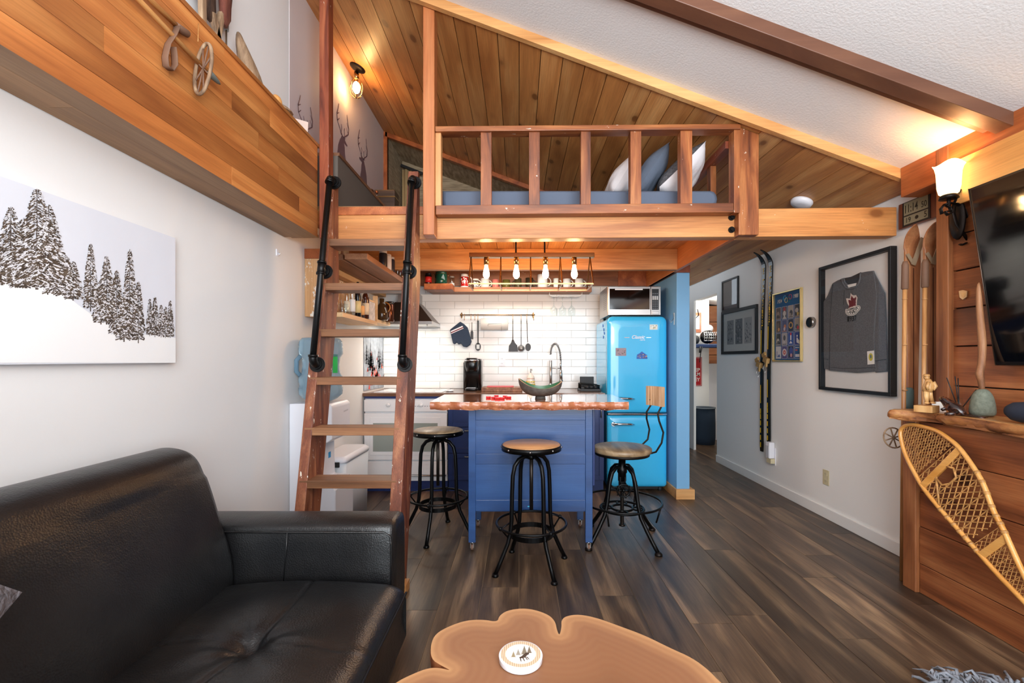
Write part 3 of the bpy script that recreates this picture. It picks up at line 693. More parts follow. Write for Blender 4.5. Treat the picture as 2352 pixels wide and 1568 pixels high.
def handrail(px_t, px_b, xs):
    a = P(px_t[0], px_t[1], 2.60); b = P(px_b[0], px_b[1], YL(1.18) - 0.055)
    # pipe runs parallel to the stile, a hand's width in front
    xt = xs; off = 0.065
    def pt(z): return Vector((xt, YL(z) - off, z))
    zt, zb = 2.265, 1.235
    mb = MB(); top, bot = pt(zt), pt(zb)
    d = (top - bot).normalized(); out = Vector((0, 1, 0)) * 0.98 + Vector((0, 0, -0.2)); out.normalize()
    def elbow(p, dirn):
        pts = []
        for k in range(7):
            t = k / 6 * pi / 2
            pts.append(p + dirn * (0.03 * math.sin(t)) + out * (0.03 * (1 - math.cos(t))))
        return pts
    e1 = elbow(top, d); e2 = elbow(bot, -d)
    mb.tube([bot, top], 0.0168, 14)
    r = mb.build('handrail', M['pipe'], lad)
    for e in (e1, e2):
        f = MB(); f.tube(e + [e[-1] + out * 0.012], 0.0215, 14); f.tube([e[0] - (e[1] - e[0]).normalized() * 0.012, e[0]], 0.025, 14)
        end = Vector((e[-1].x, YL(e[-1].z), e[-1].z)); c = e[-1] + out * 0.012
        f.cyl(c, c + out * 0.02, 0.019, 14); f.build('elbow', M['pipe'], r)
        f = MB(); f.cyl(c + out * 0.004, c + out * 0.016, 0.028, 18, 0.03); f.cyl(c + out * 0.014, c + out * 0.024, 0.042, 22)
        u = Vector((1, 0, 0)); v = out.cross(u)
        for q in range(4):
            t = pi / 4 + q * pi / 2; g = c + u * (0.031 * math.cos(t)) + v * (0.031 * math.sin(t)) + out * 0.012
            f.cyl(g, g + out * 0.004, 0.005, 8)
        f.build('flange', M['pipe'], r)
    zm = 1.735; m_ = pt(zm); f = MB()
    f.tube([m_ - d * 0.035, m_ + d * 0.035], 0.0215, 14); f.tube([m_ - d * 0.038, m_ - d * 0.028], 0.025, 14); f.tube([m_ + d * 0.028, m_ + d * 0.038], 0.025, 14)
    f.cyl(m_, m_ + out * 0.055, 0.016, 12); f.build('tee_fitting', M['pipe'], r)
    f = MB(); c = m_ + out * 0.045; f.cyl(c - out * 0.008, c + out * 0.006, 0.026, 18, 0.03); f.cyl(c + out * 0.004, c + out * 0.014, 0.042, 22); f.build('flange', M['pipe'], r)
handrail(None_ := (766, 428), (722, 830), -1.110)
handrail((957, 428), (925, 830), -0.628)

# ================================================================ KITCHEN
KY = 4.19
ran = thing('oven', 'white built-in oven with a grey glass door under the left of the worktop', 'oven', (-1.05, 4.4, 0))
ox0, ox1 = -1.425, -0.662
def zy(py, Y=KY): return H - (py - CY) * Y / F
MB().box(ox0, ox1, 4.215, 4.80, 0.10, 0.862).build('body', M['enamel'], ran)
MB().box(ox0, ox1, 4.185, 4.216, zy(945), zy(918)).build('control_panel', M['enamel'], ran, bevel=0.003)
k = MB(); k.col = (150, 150, 155)
for i in range(9): k.quad((-0.98 + i * 0.022, 4.1845, 0.79), (-0.968 + i * 0.022, 4.1845, 0.79), (-0.968 + i * 0.022, 4.1845, 0.797), (-0.98 + i * 0.022, 4.1845, 0.797))
k.build('control_marks', M['print'], ran)
for kx in (-1.20, -0.90): 
    c = MB(); c.lathe([(0.02, 0), (0.018, 0.018), (0.0, 0.018)], (kx, 4.185, 0.805), 16, (0, -1, 0)); c.build('knob', M['enamel'], ran)
door = MB().box(ox0, ox1, 4.185, 4.214, zy(1056), zy(949)).build('oven_door', M['enamel'], ran, bevel=0.004)
wx0, wx1 = -1.425 + 0.085, -0.662 - 0.085
w_ = MB(); w_.box(wx0 - 0.03, wx1 + 0.03, 4.181, 4.186, zy(1045), zy(958)); w_.build('window_frame', M['enamel'], door, bevel=0.002)
MB().box(wx0, wx1, 4.178, 4.182, zy(1036), zy(971)).build('window_glass', M['oven_glass'], door)
MB().box(ox0, ox1, 4.187, 4.214, zy(1090), zy(1059)).build('drawer', M['enamel'], ran, bevel=0.004)
h = MB(); h.tube([(ox0 + 0.02, 4.19, zy(1092)), (ox1 - 0.01, 4.19, zy(1092))], 0.006, 8); h.build('lower_trim', M['steel'], ran)

def cabinet(x0, x1, label, fronts):
    c = thing('base_cabinet', label, 'cabinet', ((x0 + x1) / 2, 4.5, 0), 'navy base cabinets along the back wall')
    mb = MB(); mb.box(x0, x1, 4.215, 4.83, 0.10, 0.882); mb.box(x0, x1, 4.235, 4.83, 0.0, 0.10); mb.build('carcass', M['navy'], c)
    for nm, a, b, z0, z1, hd in fronts:
        d = MB(); t = 0.045
        d.box(a + 0.002, b - 0.002, 4.205, 4.214, z0 + 0.002, z1 - 0.002)
        d.box(a + 0.002, a + t, 4.193, 4.206, z0 + 0.002, z1 - 0.002); d.box(b - t, b - 0.002, 4.193, 4.206, z0 + 0.002, z1 - 0.002)
        d.box(a + t, b - t, 4.193, 4.206, z0 + 0.002, z0 + t); d.box(a + t, b - t, 4.193, 4.206, z1 - t, z1 - 0.002)
        o = d.build(nm, M['navy'], c, bevel=0.0015, bseg=1)
        g = MB()
        if hd == 'h': m_ = (a + b) / 2; g.tube([(m_ - 0.07, 4.195, z1 - 0.03), (m_ - 0.07, 4.168, z1 - 0.03), (m_ + 0.07, 4.168, z1 - 0.03), (m_ + 0.07, 4.195, z1 - 0.03)], 0.006, 8)
        else: g.tube([(b - 0.03, 4.195, z1 - 0.18), (b - 0.03, 4.168, z1 - 0.18), (b - 0.03, 4.168, z1 - 0.05), (b - 0.03, 4.195, z1 - 0.05)], 0.006, 8)
        g.build('handle', M['steel'], o)
    return c
cabinet(-0.655, -0.20, 'navy cabinet of three drawers right of the white oven', [('drawer', -0.655, -0.2, 0.60, 0.87, 'h'), ('drawer', -0.655, -0.2, 0.36, 0.60, 'h'), ('drawer', -0.655, -0.2, 0.11, 0.36, 'h')])
cabinet(-0.198, 0.33, 'navy cabinet with panelled doors behind the island', [('cabinet_door', -0.198, 0.066, 0.11, 0.87, 'v'), ('cabinet_door', 0.066, 0.33, 0.11, 0.87, 'v')])
cabinet(0.332, 0.785, 'navy cabinet with one door beside the blue refrigerator', [('cabinet_door', 0.332, 0.785, 0.11, 0.87, 'v')])
tag(MB().box(ox0, ox1, 4.23, 4.24, 0.0, 0.10).build('kickboard', M['navy'], loc=(-1.05, 4.235, 0)), 'navy kickboard strip under the white oven', 'kickboard')
tag(MB().box(ox0, ox1, 4.20, 4.83, 0.862, 0.882).build('filler_strip', M['navy'], loc=(-1.05, 4.2, 0.862)), 'navy filler strip between white oven and worktop', 'board')
ct = MB().box(XL + 0.001, 0.795, KY, YB - 0.001, 0.883, 0.913).build('worktop', M['counter'], loc=(-0.3, 4.5, 0.883), bevel=0.002)
tag(ct, 'long brown wooden kitchen worktop along the tiled wall', 'worktop')
hob = thing('cooktop', 'flat white glass cooktop set in the worktop above the oven', 'cooktop', (-1.04, 4.5, 0.913))
MB().box(-1.36, -0.72, 4.26, 4.76, 0.9131, 0.918).build('glass_top', M['enamel'], hob, bevel=0.002)
for bx, by, r in ((-1.2, 4.38, 0.09), (-0.88, 4.38, 0.075), (-1.2, 4.62, 0.07), (-0.88, 4.62, 0.09)):
    b = MB(); b.tube([(bx + r * math.cos(t * pi / 16), by + r * math.sin(t * pi / 16), 0.9182) for t in range(32)], 0.0015, 4, closed=True); b.build('burner_ring', M['steel'], hob)
# campfire splash picture on the left wall
sp = thing('splash_picture', 'narrow picture of a red campfire among snowy trees, on the wall at the worktop end', 'picture', (XL + 0.003, 4.5, 0.93))
MB().box(XL + 0.001, XL + 0.005, 4.215, 4.84, 0.93, 1.455).build('panel', plain('picture base grey', (138, 146, 158), 0.25, noise=0.35, nscale=14), sp)
r_ = random.Random(4); pm = MB()
def cyz(y, z): return (XL + 0.0058, y, z)
for i in range(26):
    y = r_.uniform(4.25, 4.80); h_ = r_.uniform(0.08, 0.24); z = r_.uniform(1.10, 1.22); w = h_ * 0.22
    pm.col = r_.choice([(84, 86, 96), (100, 104, 114), (118, 122, 132), (200, 208, 218)])
    for k in range(5):
        zz = z + h_ * k / 5; ww = w * (1 - k / 6); pm.poly([cyz(y - ww, zz), cyz(y + ww, zz), cyz(y, zz + h_ * 0.3)])
for i in range(60):
    y = 4.52 + r_.gauss(0, 0.11); z = 1.06 + r_.gauss(0, 0.06); s_ = r_.uniform(0.01, 0.03); pm.col = r_.choice([(206, 60, 44), (232, 92, 62), (238, 210, 200), (160, 44, 40), (110, 70, 70)])
    pm.poly([cyz(y - s_, z), cyz(y + s_, z), cyz(y + r_.uniform(-s_, s_), z + s_ * 2)])
pm.build('picture_print', M['print'], sp)

# hood
hd = thing('cooker_hood', 'dark pyramid cooker hood with a steel rim over the oven', 'hood', (-1.14, 4.6, 1.53))
MB().box(-1.438, -0.838, 4.40, 4.849, 1.562, 1.595).build('rim', M['steel'], hd, bevel=0.002)
mb = MB(); mb.hexa([(-1.436, 4.402, 1.595), (-0.84, 4.402, 1.595), (-0.84, 4.848, 1.595), (-1.436, 4.848, 1.595), (-1.25, 4.58, 1.80), (-1.02, 4.58, 1.80), (-1.02, 4.848, 1.80), (-1.25, 4.848, 1.80)])
mb.build('canopy', M['dark_steel'], hd, bevel=0.002)
MB().box(-1.24, -1.03, 4.67, 4.848, 1.80, 1.90).build('chimney', M['steel'], hd)
h = MB(); h.tube([(-1.02, 4.41, 1.562), (-1.02, 4.41, 1.54), (-0.89, 4.41, 1.54), (-0.89, 4.41, 1.562)], 0.004, 8); h.build('rail', M['steel'], hd)
area_light('hood_lamp', (-1.13, 4.55, 1.555), (0, 0, 0), 0.3, 0.1, HOOD_POWER, (1, 0.93, 0.8))

# refrigerator
FXL, FXR = 0.814, 1.367
fr_ = thing('refrigerator', 'glossy sky-blue rounded refrigerator in retro style between worktop and blue partition', 'refrigerator', (1.09, 4.5, 0))
MB().box(FXL + 0.004, FXR - 0.004, 4.25, 4.83, 0.03, 1.605).build('body', M['fridge'], fr_, bevel=0.03, bseg=4)
def fdoor(z0, z1, name, rt, rb):
    # door with a softly bulged face and rounded shoulders
    mb = MB(); n = 24; rings = []
    def prof(y, ins): 
        pts = []; hw = (FXR - FXL) / 2 - ins; cx = (FXL + FXR) / 2; zc = (z0 + z1) / 2; hh = (z1 - z0) / 2 - ins
        for (sx, sz, r) in ((1, 1, rt), (-1, 1, rt), (-1, -1, rb), (1, -1, rb)):
            for k in range(7):
                t = (k / 6) * pi / 2
                if (sx, sz) == (1, 1): a = t
                elif (sx, sz) == (-1, 1): a = pi / 2 + t
                elif (sx, sz) == (-1, -1): a = pi + t
                else: a = 3 * pi / 2 + t
                pts.append(Vector((cx + sx * (hw - r) + r * math.cos(a), y, zc + sz * (hh - r) + r * math.sin(a))))
        return pts
    for y, ins in ((4.25, 0), (4.222, 0.0), (4.208, 0.003), (4.197, 0.010), (4.190, 0.022), (4.187, 0.04), (4.185, 0.10)): rings.append(prof(y, ins))
    mb.loft(rings[::-1]); return mb.build(name, M['fridge'], fr_)
d1 = fdoor(0.728, 1.622, 'upper_door', 0.055, 0.012); d2 = fdoor(0.045, 0.708, 'lower_door', 0.012, 0.03)
MB().box(FXL + 0.002, FXR - 0.002, 4.188, 4.24, 0.710, 0.726).build('chrome_band', M['chrome'], fr_, bevel=0.004)
for z, d in ((0.862, d1), (0.628, d2)):
    h = MB(); x0 = FXL + 0.055
    h.tube([(x0, 4.188, z), (x0, 4.150, z + 0.004), (x0 + 0.05, 4.146, z + 0.006), (x0 + 0.15, 4.148, z + 0.004), (x0 + 0.19, 4.158, z)], [0.015, 0.013, 0.011, 0.010, 0.006], 10)
    h.cyl((x0, 4.19, z), (x0, 4.18, z), 0.02, 14); h.build('handle', M['chrome'], d)
bd = MB(); Yb = 4.186
bd.text('Classic', (1.098, Yb - 0.002, 1.415), (1, 0, 0), (0, 0, 1), 0.030, 0.12, shear=0.35, bold=0.012); bd.text('retro', (1.135, Yb - 0.002, 1.398), (1, 0, 0), (0, 0, 1), 0.012, 0.05, shear=0.3, bold=0.01)
for a, b in ((0.97, 1.015), (1.17, 1.215)): bd.box(a, b, Yb - 0.003, Yb + 0.001, 1.422, 1.427)
bd.build('badge', M['chrome'], d1)
for x in (FXL + 0.05, FXR - 0.05):
    b = MB(); b.cyl((x, 4.26, 0), (x, 4.26, 0.035), 0.016, 12); b.build('foot', M['grey_black'], fr_)
MB().box(FXL + 0.03, FXR - 0.03, 4.26, 4.3, 0.012, 0.05).build('kick_grille', M['matte_black'], fr_)
def magnet(label, outline, cols, seed):
    mb = MB(); pts = [P(x, y, 4.185) for x, y in outline]; mb.col = cols[0]; mb.prism([p + Vector((0, -0.003, 0)) for p in pts][::-1], (0, 0.0035, 0))
    xs = [p.x for p in pts]; zs2 = [p.z for p in pts]; r = random.Random(seed)
    for i in range(26):
        x = r.uniform(min(xs) + 0.008, max(xs) - 0.012); z = r.uniform(min(zs2) + 0.006, max(zs2) - (0.012 if len(pts) < 5 else 0.03)); a = r.uniform(0.003, 0.011); b = r.uniform(0.002, 0.009); mb.col = r.choice(cols[1:])
        mb.quad((x, 4.1815 - i * 1e-5, z), (x + a, 4.1815 - i * 1e-5, z), (x + a, 4.1815 - i * 1e-5, z + b), (x, 4.1815 - i * 1e-5, z + b))
    tag(mb.build('magnet', M['print'], loc=pts[0]), label, 'magnet', 'souvenir magnets on the refrigerator')
magnet('small white and green landscape magnet high on the refrigerator door', [(1492, 745), (1510, 745), (1510, 757), (1492, 757)], [(222, 226, 216), (96, 142, 130), (150, 190, 196), (188, 172, 120), (240, 240, 240)], 1)
magnet('multicoloured rectangular picture magnet on the left of the refrigerator door', [(1414, 799), (1438, 799), (1438, 817), (1414, 817)], [(150, 132, 140), (52, 74, 140), (206, 196, 190), (176, 92, 110), (90, 100, 70), (60, 50, 60)], 2)
magnet('domed tan and blue skyline magnet in the middle of the refrigerator door', [(1462, 824), (1463, 814), (1469, 811), (1474, 807), (1480, 811), (1486, 815), (1487, 824)], [(40, 92, 176), (196, 158, 108), (222, 196, 150), (120, 84, 72), (74, 56, 80)], 3)
for i, (px, py) in enumerate(((1385, 748), (1387, 757), (1388, 765), (1386, 774))):
    mb = MB(); q = PX(px, py, FXL + 0.004)
    mb.prism([q + Vector((0, a, b)) for a, b in ((-0.014, -0.006), (-0.004, -0.014), (0.012, -0.008), (0.014, 0.008), (0.0, 0.014), (-0.012, 0.006))], (-0.004, 0, 0))
    tag(mb.build('magnet', plain('blue magnet %d' % i, (28, 96, 190), 0.3), loc=q), ['topmost', 'second', 'third', 'lowest'][i] + ' tiny blue magnet in the column on the refrigerator side', 'magnet', 'tiny blue magnets on the refrigerator side')

# microwave
mw = thing('microwave', 'stainless steel microwave standing on top of the blue refrigerator', 'microwave', (1.07, 4.45, 1.622))
mx0, mx1, my = 0.826, 1.322, 4.25
MB().box(mx0, mx1, my, 4.66, 1.632, 1.906).build('body', M['steel'], mw, bevel=0.004)
for x in (mx0 + 0.04, mx1 - 0.04):
    for y in (my + 0.05, 4.6): MB().cyl((x, y, 1.615), (x, y, 1.634), 0.012, 10).build('foot', M['matte_black'], mw)
d = MB().box(mx0 + 0.002, 1.225, my - 0.018, my, 1.636, 1.902).build('microwave_door', M['steel'], mw, bevel=0.003)
MB().box(0.842, 1.215, my - 0.021, my - 0.017, 1.688, 1.88).build('door_window', M['black_glass'], d)
s_ = MB(); s_.col = (238, 238, 238); s_.quad((0.892, my - 0.0216, 1.868), (1.15, my - 0.0216, 1.868), (1.15, my - 0.0216, 1.879), (0.892, my - 0.0216, 1.879)); s_.build('label_strip', M['print'], d)
cp = MB().box(1.228, mx1 - 0.002, my - 0.016, my, 1.636, 1.902).build('control_panel', M['steel'], mw, bevel=0.003)
MB().box(1.236, 1.300, my - 0.019, my - 0.015, 1.685, 1.878).build('keypad', M['matte_black'], cp)
kb = MB()
for r in range(9):
    for c in range(3):
        kb.col = (235, 235, 235) if r in (5, 6) else (120, 124, 132)
        x = 1.241 + c * 0.019; z = 1.692 + r * 0.0175; kb.quad((x, my - 0.0196, z), (x + 0.014, my - 0.0196, z), (x + 0.014, my - 0.0196, z + (0.012 if r in (5, 6) else 0.006)), (x, my - 0.0196, z + (0.012 if r in (5, 6) else 0.006)))
kb.build('keys', M['print'], cp)
MB().box(1.24, 1.30, my - 0.019, my - 0.015, 1.642, 1.672).build('open_button', M['steel'], cp, bevel=0.002)
vs = MB(); vs.col = (140, 138, 136)
for r in range(9): vs.quad((mx0 - 0.0006, my + 0.06, 1.70 + r * 0.018), (mx0 - 0.0006, my + 0.2, 1.70 + r * 0.018), (mx0 - 0.0006, my + 0.2, 1.707 + r * 0.018), (mx0 - 0.0006, my + 0.06, 1.707 + r * 0.018))
vs.build('vent_slots', M['print'], mw)

# upper back shelf and side shelves
tag(MB().box(-0.92, 0.745, 4.66, YB - 0.002, 1.915, 1.965).build('wall_shelf', M['shelf_x'], loc=(0, 4.75, 1.915), bevel=0.003), 'long reclaimed wooden shelf of mugs on the back wall above the tiles', 'shelf')
tag(MB().box(-0.94, -0.66, 4.50, 4.659, 1.915, 1.975).build('wall_shelf', M['red_beam'], loc=(-0.8, 4.6, 1.915), bevel=0.004), 'short thick red-brown corner shelf board under the green jar', 'shelf')
sh = thing('side_shelf', 'upper reclaimed plank shelf along the left kitchen wall seen from below through the ladder', 'shelf', (-1.2, 3.9, 1.91))
MB().box(-1.188, -1.033, 3.10, 4.66, 1.905, 1.945).build('plank', M['shelf_y'], sh, bevel=0.002)
MB().box(-1.350, -1.200, 3.10, 4.66, 1.900, 1.94).build('plank', M['shelf_y'], sh, bevel=0.002)
MB().box(XL + 0.001, -1.362, 3.10, 4.66, 1.86, 1.975).build('wall_batten', M['light_shelf'], sh)
tag(MB().box(XL + 0.002, XL + 0.016, 3.12, 3.89, 1.5445, 1.855).build('backing_board', M['osb'], loc=(XL, 3.7, 1.5)), 'golden wooden backing board on the wall behind the bottles', 'board')
ep = thing('shelf_end_panel', 'chipped plastered board at the near end of the bottle shelf, left of the ladder', 'panel', (-1.37, 3.08, 1.5))
MB().box(XL + 0.001, -1.285, 3.06, 3.099, 1.51, 1.90).build('panel', M['osb'], ep, bevel=0.002)
MB().box(XL + 0.001, -1.285, 3.055, 3.10, 1.90, 1.966).build('top_block', M['red_beam'], ep, bevel=0.002)
ls = thing('bottle_shelf', 'pale wooden shelf of bottles on the left kitchen wall', 'shelf', (-1.32, 3.4, 1.485))
MB().box(XL + 0.001, -1.2, 3.10, 3.86, 1.512, 1.544).build('board', M['light_shelf'], ls, bevel=0.002)
MB().box(-1.235, -1.2, 3.845, 3.865, 1.5445, 1.76).build('end_upright', M['light_shelf'], ls)
tag(MB().box(XL + 0.001, -1.24, 3.90, 4.38, 1.545, 1.575).build('corner_shelf', M['light_shelf'], loc=(-1.34, 4.1, 1.545)), 'small wooden shelf between the bottle shelf and the cooker hood', 'shelf')
# ---------------------------------------------------------------- bottles, jars and mugs
GLS = {'clear': M['glass'], 'amber': M['amber_glass']}
def colmat(name, rgb, rough=0.25, **k):
    if name not in M: M[name] = plain(name, rgb, rough, **k)
    return M[name]
def bottle(x, y, z, h, r, mat, label, neck=0.35, cap=None, lab=None, name='bottle', grp='bottles on the pale side shelf', sh=0.62):
    t = thing(name, label, name.split('_')[-1], (x, y, z), grp)
    rn = r * neck; hs_ = h * sh
    MB().lathe([(r * 0.9, 0), (r, 0.006), (r, hs_), (r * 0.9, hs_ + h * 0.06), (rn * 1.1, hs_ + h * 0.17), (rn, hs_ + h * 0.2), (rn, h * 0.97)], (x, y, z), 20).build('body', mat, t)
    if cap: MB().lathe([(rn * 1.15, 0), (rn * 1.15, h * 0.09), (rn * 0.9, h * 0.1)], (x, y, z + h * 0.91), 14).build('cap', colmat('cap %s' % (cap,), cap), t)
    if lab: MB().lathe([(r * 1.01, 0), (r * 1.01, hs_ * 0.55)], (x, y, z + hs_ * 0.18), 20).build('paper_label', colmat('label %s' % (lab,), lab, 0.6), t)
    return t
def jar(x, y, z, h, r, mat, label, lid=(60, 40, 30), fill=None, grp='jars on the kitchen shelves', band=None, name='jar'):
    t = thing(name, label, 'jar', (x, y, z), grp)
    MB().lathe([(r * 0.92, 0), (r, 0.008), (r, h * 0.8), (r * 0.86, h * 0.86), (r * 0.86, h * 0.88)], (x, y, z), 20).build('body', mat, t)
    if lid: MB().lathe([(r * 0.9, 0), (r * 0.92, h * 0.02), (r * 0.92, h * 0.12), (r * 0.8, h * 0.14)], (x, y, z + h * 0.86), 18).build('lid', colmat('lid %s' % (lid,), lid, 0.3), t)
    if fill: MB().lathe([(r * 0.9, 0), (r * 0.94, 0.006), (r * 0.94, h * fill[1])], (x, y, z + 0.002), 18).build('contents', colmat('fill %s' % (fill[0],), fill[0], 0.8), t)
    if band: MB().lathe([(r * 1.012, 0), (r * 1.012, h * 0.5)], (x, y, z + h * 0.16), 20).build('paper_label', colmat('band %s' % (band,), band, 0.4), t)
    return t
def mug(x, y, z, h, r, rgb, label, ang=0.0, dots=None, r2=None, grp='mugs on the back wall shelf', top=None):
    t = thing('mug', label, 'mug', (x, y, z), grp); r2 = r2 or r
    MB().lathe([(r * 0.9, 0), (r, 0.006), (r2, h), (r2 - 0.004, h), (r * 0.93, 0.01), (0, 0.01)], (x, y, z), 22).build('cup', colmat('mug %s' % (rgb,), rgb, 0.2), t)
    hb_ = MB(); u = Vector((math.cos(ang), math.sin(ang), 0)); c = Vector((x, y, z + h * 0.5))
    hb_.tube([c + u * (r * 0.93 + h * 0.30 * math.sin(pi * k / 10)) + Vector((0, 0, h * 0.32 * math.cos(pi * k / 10))) for k in range(11)], 0.0055, 8)
    hb_.build('handle', colmat('mug handle %s' % ((top or rgb),), top or rgb, 0.2), t)
    if top: MB().lathe([(r * 0.2 + r2 * 0.8 + 0.0008, 0), (r2 + 0.001, h * 0.2)], (x, y, z + h * 0.8), 22).build('rim_band', colmat('mug %s' % (top,), top, 0.2), t); MB().lathe([(r * 1.0 + 0.001, 0), (r * 1.0 + 0.001, h * 0.12)], (x, y, z), 22).build('foot_band', colmat('mug %s' % (top,), top, 0.2), t)
    if dots:
        d = MB(); rr = random.Random(len(label))
        for i in range(34):
            a = rr.uniform(-pi, 0); q = rr.uniform(0.18, 0.72) * h; R_ = r + (r2 - r) * q / h + 0.0012; s = rr.uniform(0.004, 0.008)
            cc = Vector((x + R_ * math.cos(a), y + R_ * math.sin(a), z + q)); tt = Vector((-math.sin(a), math.cos(a), 0))
            d.poly([cc + tt * (s * math.cos(k * pi / 4)) + Vector((0, 0, s * math.sin(k * pi / 4))) for k in range(8)])
        d.build('dots', colmat('dots %s' % (dots,), dots, 0.3), t)
    return t
def shelf_x(px, Y): return (px - CX) * Y / F
Ys = 4.745; SZ = 1.9655
jar(shelf_x(984, 4.58), 4.58, 1.9755, 0.115, 0.034, M['black_plastic'], 'black-lidded jar with a red label at the left end of the mug shelf', lid=(24, 20, 20), band=(206, 40, 36))
jj = jar(shelf_x(1013, 4.575), 4.575, 1.9755, 0.125, 0.062, plain('dark green glaze', (12, 56, 42), 0.12), 'wide dark green glazed jar with a wire clasp beside the red-labelled jar', lid=(12, 56, 42))
c = MB(); q = Vector((shelf_x(1013, 4.575), 4.575, 2.065)); c.tube([q + Vector((0.058 * math.cos(t * pi / 12), 0.058 * math.sin(t * pi / 12), 0.015)) for t in range(24)], 0.002, 6, closed=True)
c.tube([q + Vector((-0.06, 0, 0.01)), q + Vector((-0.075, -0.005, 0.02)), q + Vector((-0.072, -0.005, -0.008))], 0.002, 6); c.tube([q + Vector((0.06, 0, 0.01)), q + Vector((0.075, -0.005, 0.012)), q + Vector((0.070, -0.005, -0.02))], 0.002, 6)
c.build('wire_clasp', M['brass'], jj)
jar(shelf_x(1038, Ys), Ys, SZ, 0.125, 0.028, M['glass'], 'clear glass jar of white powder with a steel lid between green jar and red mug', lid=(160, 150, 140), fill=((240, 238, 232), 0.4))
mug(shelf_x(1067, Ys), Ys, SZ, 0.145, 0.042, (196, 34, 28), 'tall red dotted mug with a white rim and handle', ang=-0.2, dots=(240, 236, 230), r2=0.036, top=(240, 234, 226))
mug(shelf_x(1092, Ys), Ys, SZ, 0.095, 0.036, (74, 52, 40), 'brown mug with white flower dots beside the red dotted mug', ang=-0.2, dots=(240, 238, 232), top=(238, 234, 226))
mug(shelf_x(1114, Ys), Ys, SZ, 0.10, 0.045, (232, 226, 216), 'cream mug behind the leftmost hanging bulb', ang=0.3)
mug(shelf_x(1138, Ys), Ys, SZ, 0.09, 0.034, (206, 120, 108), 'small pink mug between the two left hanging bulbs', ang=0.5)
mug(shelf_x(1163, Ys), Ys, SZ, 0.085, 0.04, (92, 86, 40), 'low olive mug, left of the two dark ones on the shelf', ang=2.4)
mug(shelf_x(1190, Ys), Ys, SZ, 0.10, 0.036, (74, 66, 44), 'dark mug right behind the second hanging bulb', ang=2.8)
mug(shelf_x(1216, Ys), Ys, SZ, 0.105, 0.04, (52, 44, 30), 'tall blackish mug behind the middle lamp strut', ang=0.2)
mug(shelf_x(1246, Ys), Ys, SZ, 0.14, 0.052, (236, 233, 228), 'tall wide white mug behind the third hanging bulb', ang=0.2)
mug(shelf_x(1278, Ys), Ys, SZ, 0.10, 0.032, (226, 232, 226), 'slim pale mug between the two right hanging bulbs', ang=0.1)
mug(shelf_x(1302, Ys), Ys, SZ, 0.095, 0.04, (238, 236, 232), 'white mug left of the rightmost hanging bulb', ang=-0.1)
mug(shelf_x(1330, Ys), Ys, SZ, 0.095, 0.045, (240, 238, 234), 'white mug at the right end of the shelf, handle to the right', ang=0.0)

# left-hand bottles: px centre, Y, height, radius
BZ = 1.5445
def bx(px, Y): return (px - CX) * Y / F
bottle(bx(797, 3.30), 3.30, BZ, 0.22, 0.022, M['glass'], 'tall clear bottle with a pale label nearest the ladder stile', cap=(210, 208, 200), lab=(222, 214, 190))
bottle(bx(809, 3.365), 3.365, BZ, 0.235, 0.023, M['glass'], 'tall clear bottle with a long white label beside the black bottle', cap=(225, 225, 225), lab=(236, 236, 232), sh=0.7)
bottle(bx(822, 3.44), 3.44, BZ, 0.26, 0.024, colmat('black bottle', (12, 12, 14), 0.12), 'black bottle with a yellow label', cap=(16, 16, 18), lab=(222, 198, 138))
bottle(bx(840, 3.60), 3.60, BZ, 0.27, 0.026, colmat('brown bottle glass', (62, 26, 14), 0.08), 'dark red-brown bottle with a red neck', cap=(140, 24, 26), lab=(226, 206, 176))
bottle(bx(830, 3.52), 3.52, BZ, 0.20, 0.024, M['glass'], 'round clear decanter in front of the red-necked bottle', cap=(200, 200, 200), lab=(236, 176, 110))
for i, (px, Y) in enumerate(((786, 3.18), (794, 3.20))):
    jar(bx(px, Y), Y, BZ, 0.075, 0.026, M['glass'], ['small empty tumbler at the near left end of the bottle shelf', 'small empty tumbler just right of the endmost one on the bottle shelf'][i], lid=None, name='tumbler')
bx_ = thing('recipe_box', 'white patterned box with a wooden frame at the right end of the bottle shelf', 'box', (-1.24, 3.75, BZ))
MB().box(-1.285, -1.208, 3.675, 3.82, BZ, BZ + 0.15).build('panel', plain('grey sketch paper', (214, 208, 204), 0.6, noise=0.25, nscale=28), bx_)
MB().box(-1.29, -1.204, 3.67, 3.825, BZ + 0.15, BZ + 0.162).build('frame_top', M['light_shelf'], bx_)
jar(bx(862, 4.06), 4.02, 1.5755, 0.15, 0.036, M['glass'], 'tall clear storage jar left of the brown glass jug', lid=(190, 186, 176))
jg = thing('glass_jug', 'brown glass jug with a round handle beside the cooker hood', 'jug', (bx(877, 4.1), 4.14, 1.5755))
q = Vector((bx(877, 4.14), 4.14, 1.5755)); MB().lathe([(0.05, 0), (0.062, 0.02), (0.06, 0.08), (0.035, 0.14), (0.02, 0.16), (0.022, 0.20)], q, 22).build('body', colmat('smoked jug glass', (66, 46, 26), 0.06), jg)
h = MB(); h.tube([q + Vector((0.03 + 0.045 * math.sin(pi * k / 10), 0, 0.12 + 0.045 * math.cos(pi * k / 10))) for k in range(11)], 0.006, 8); h.build('handle', colmat('amber handle', (170, 110, 50), 0.1), jg)
cn = jar(bx(895, 4.28), 4.28, 1.5755, 0.19, 0.042, colmat('copper canister', (86, 44, 24), 0.18, metal=0.6), 'dark copper canister between jug and cooker hood', lid=(30, 20, 16))
rj = random.Random(2)
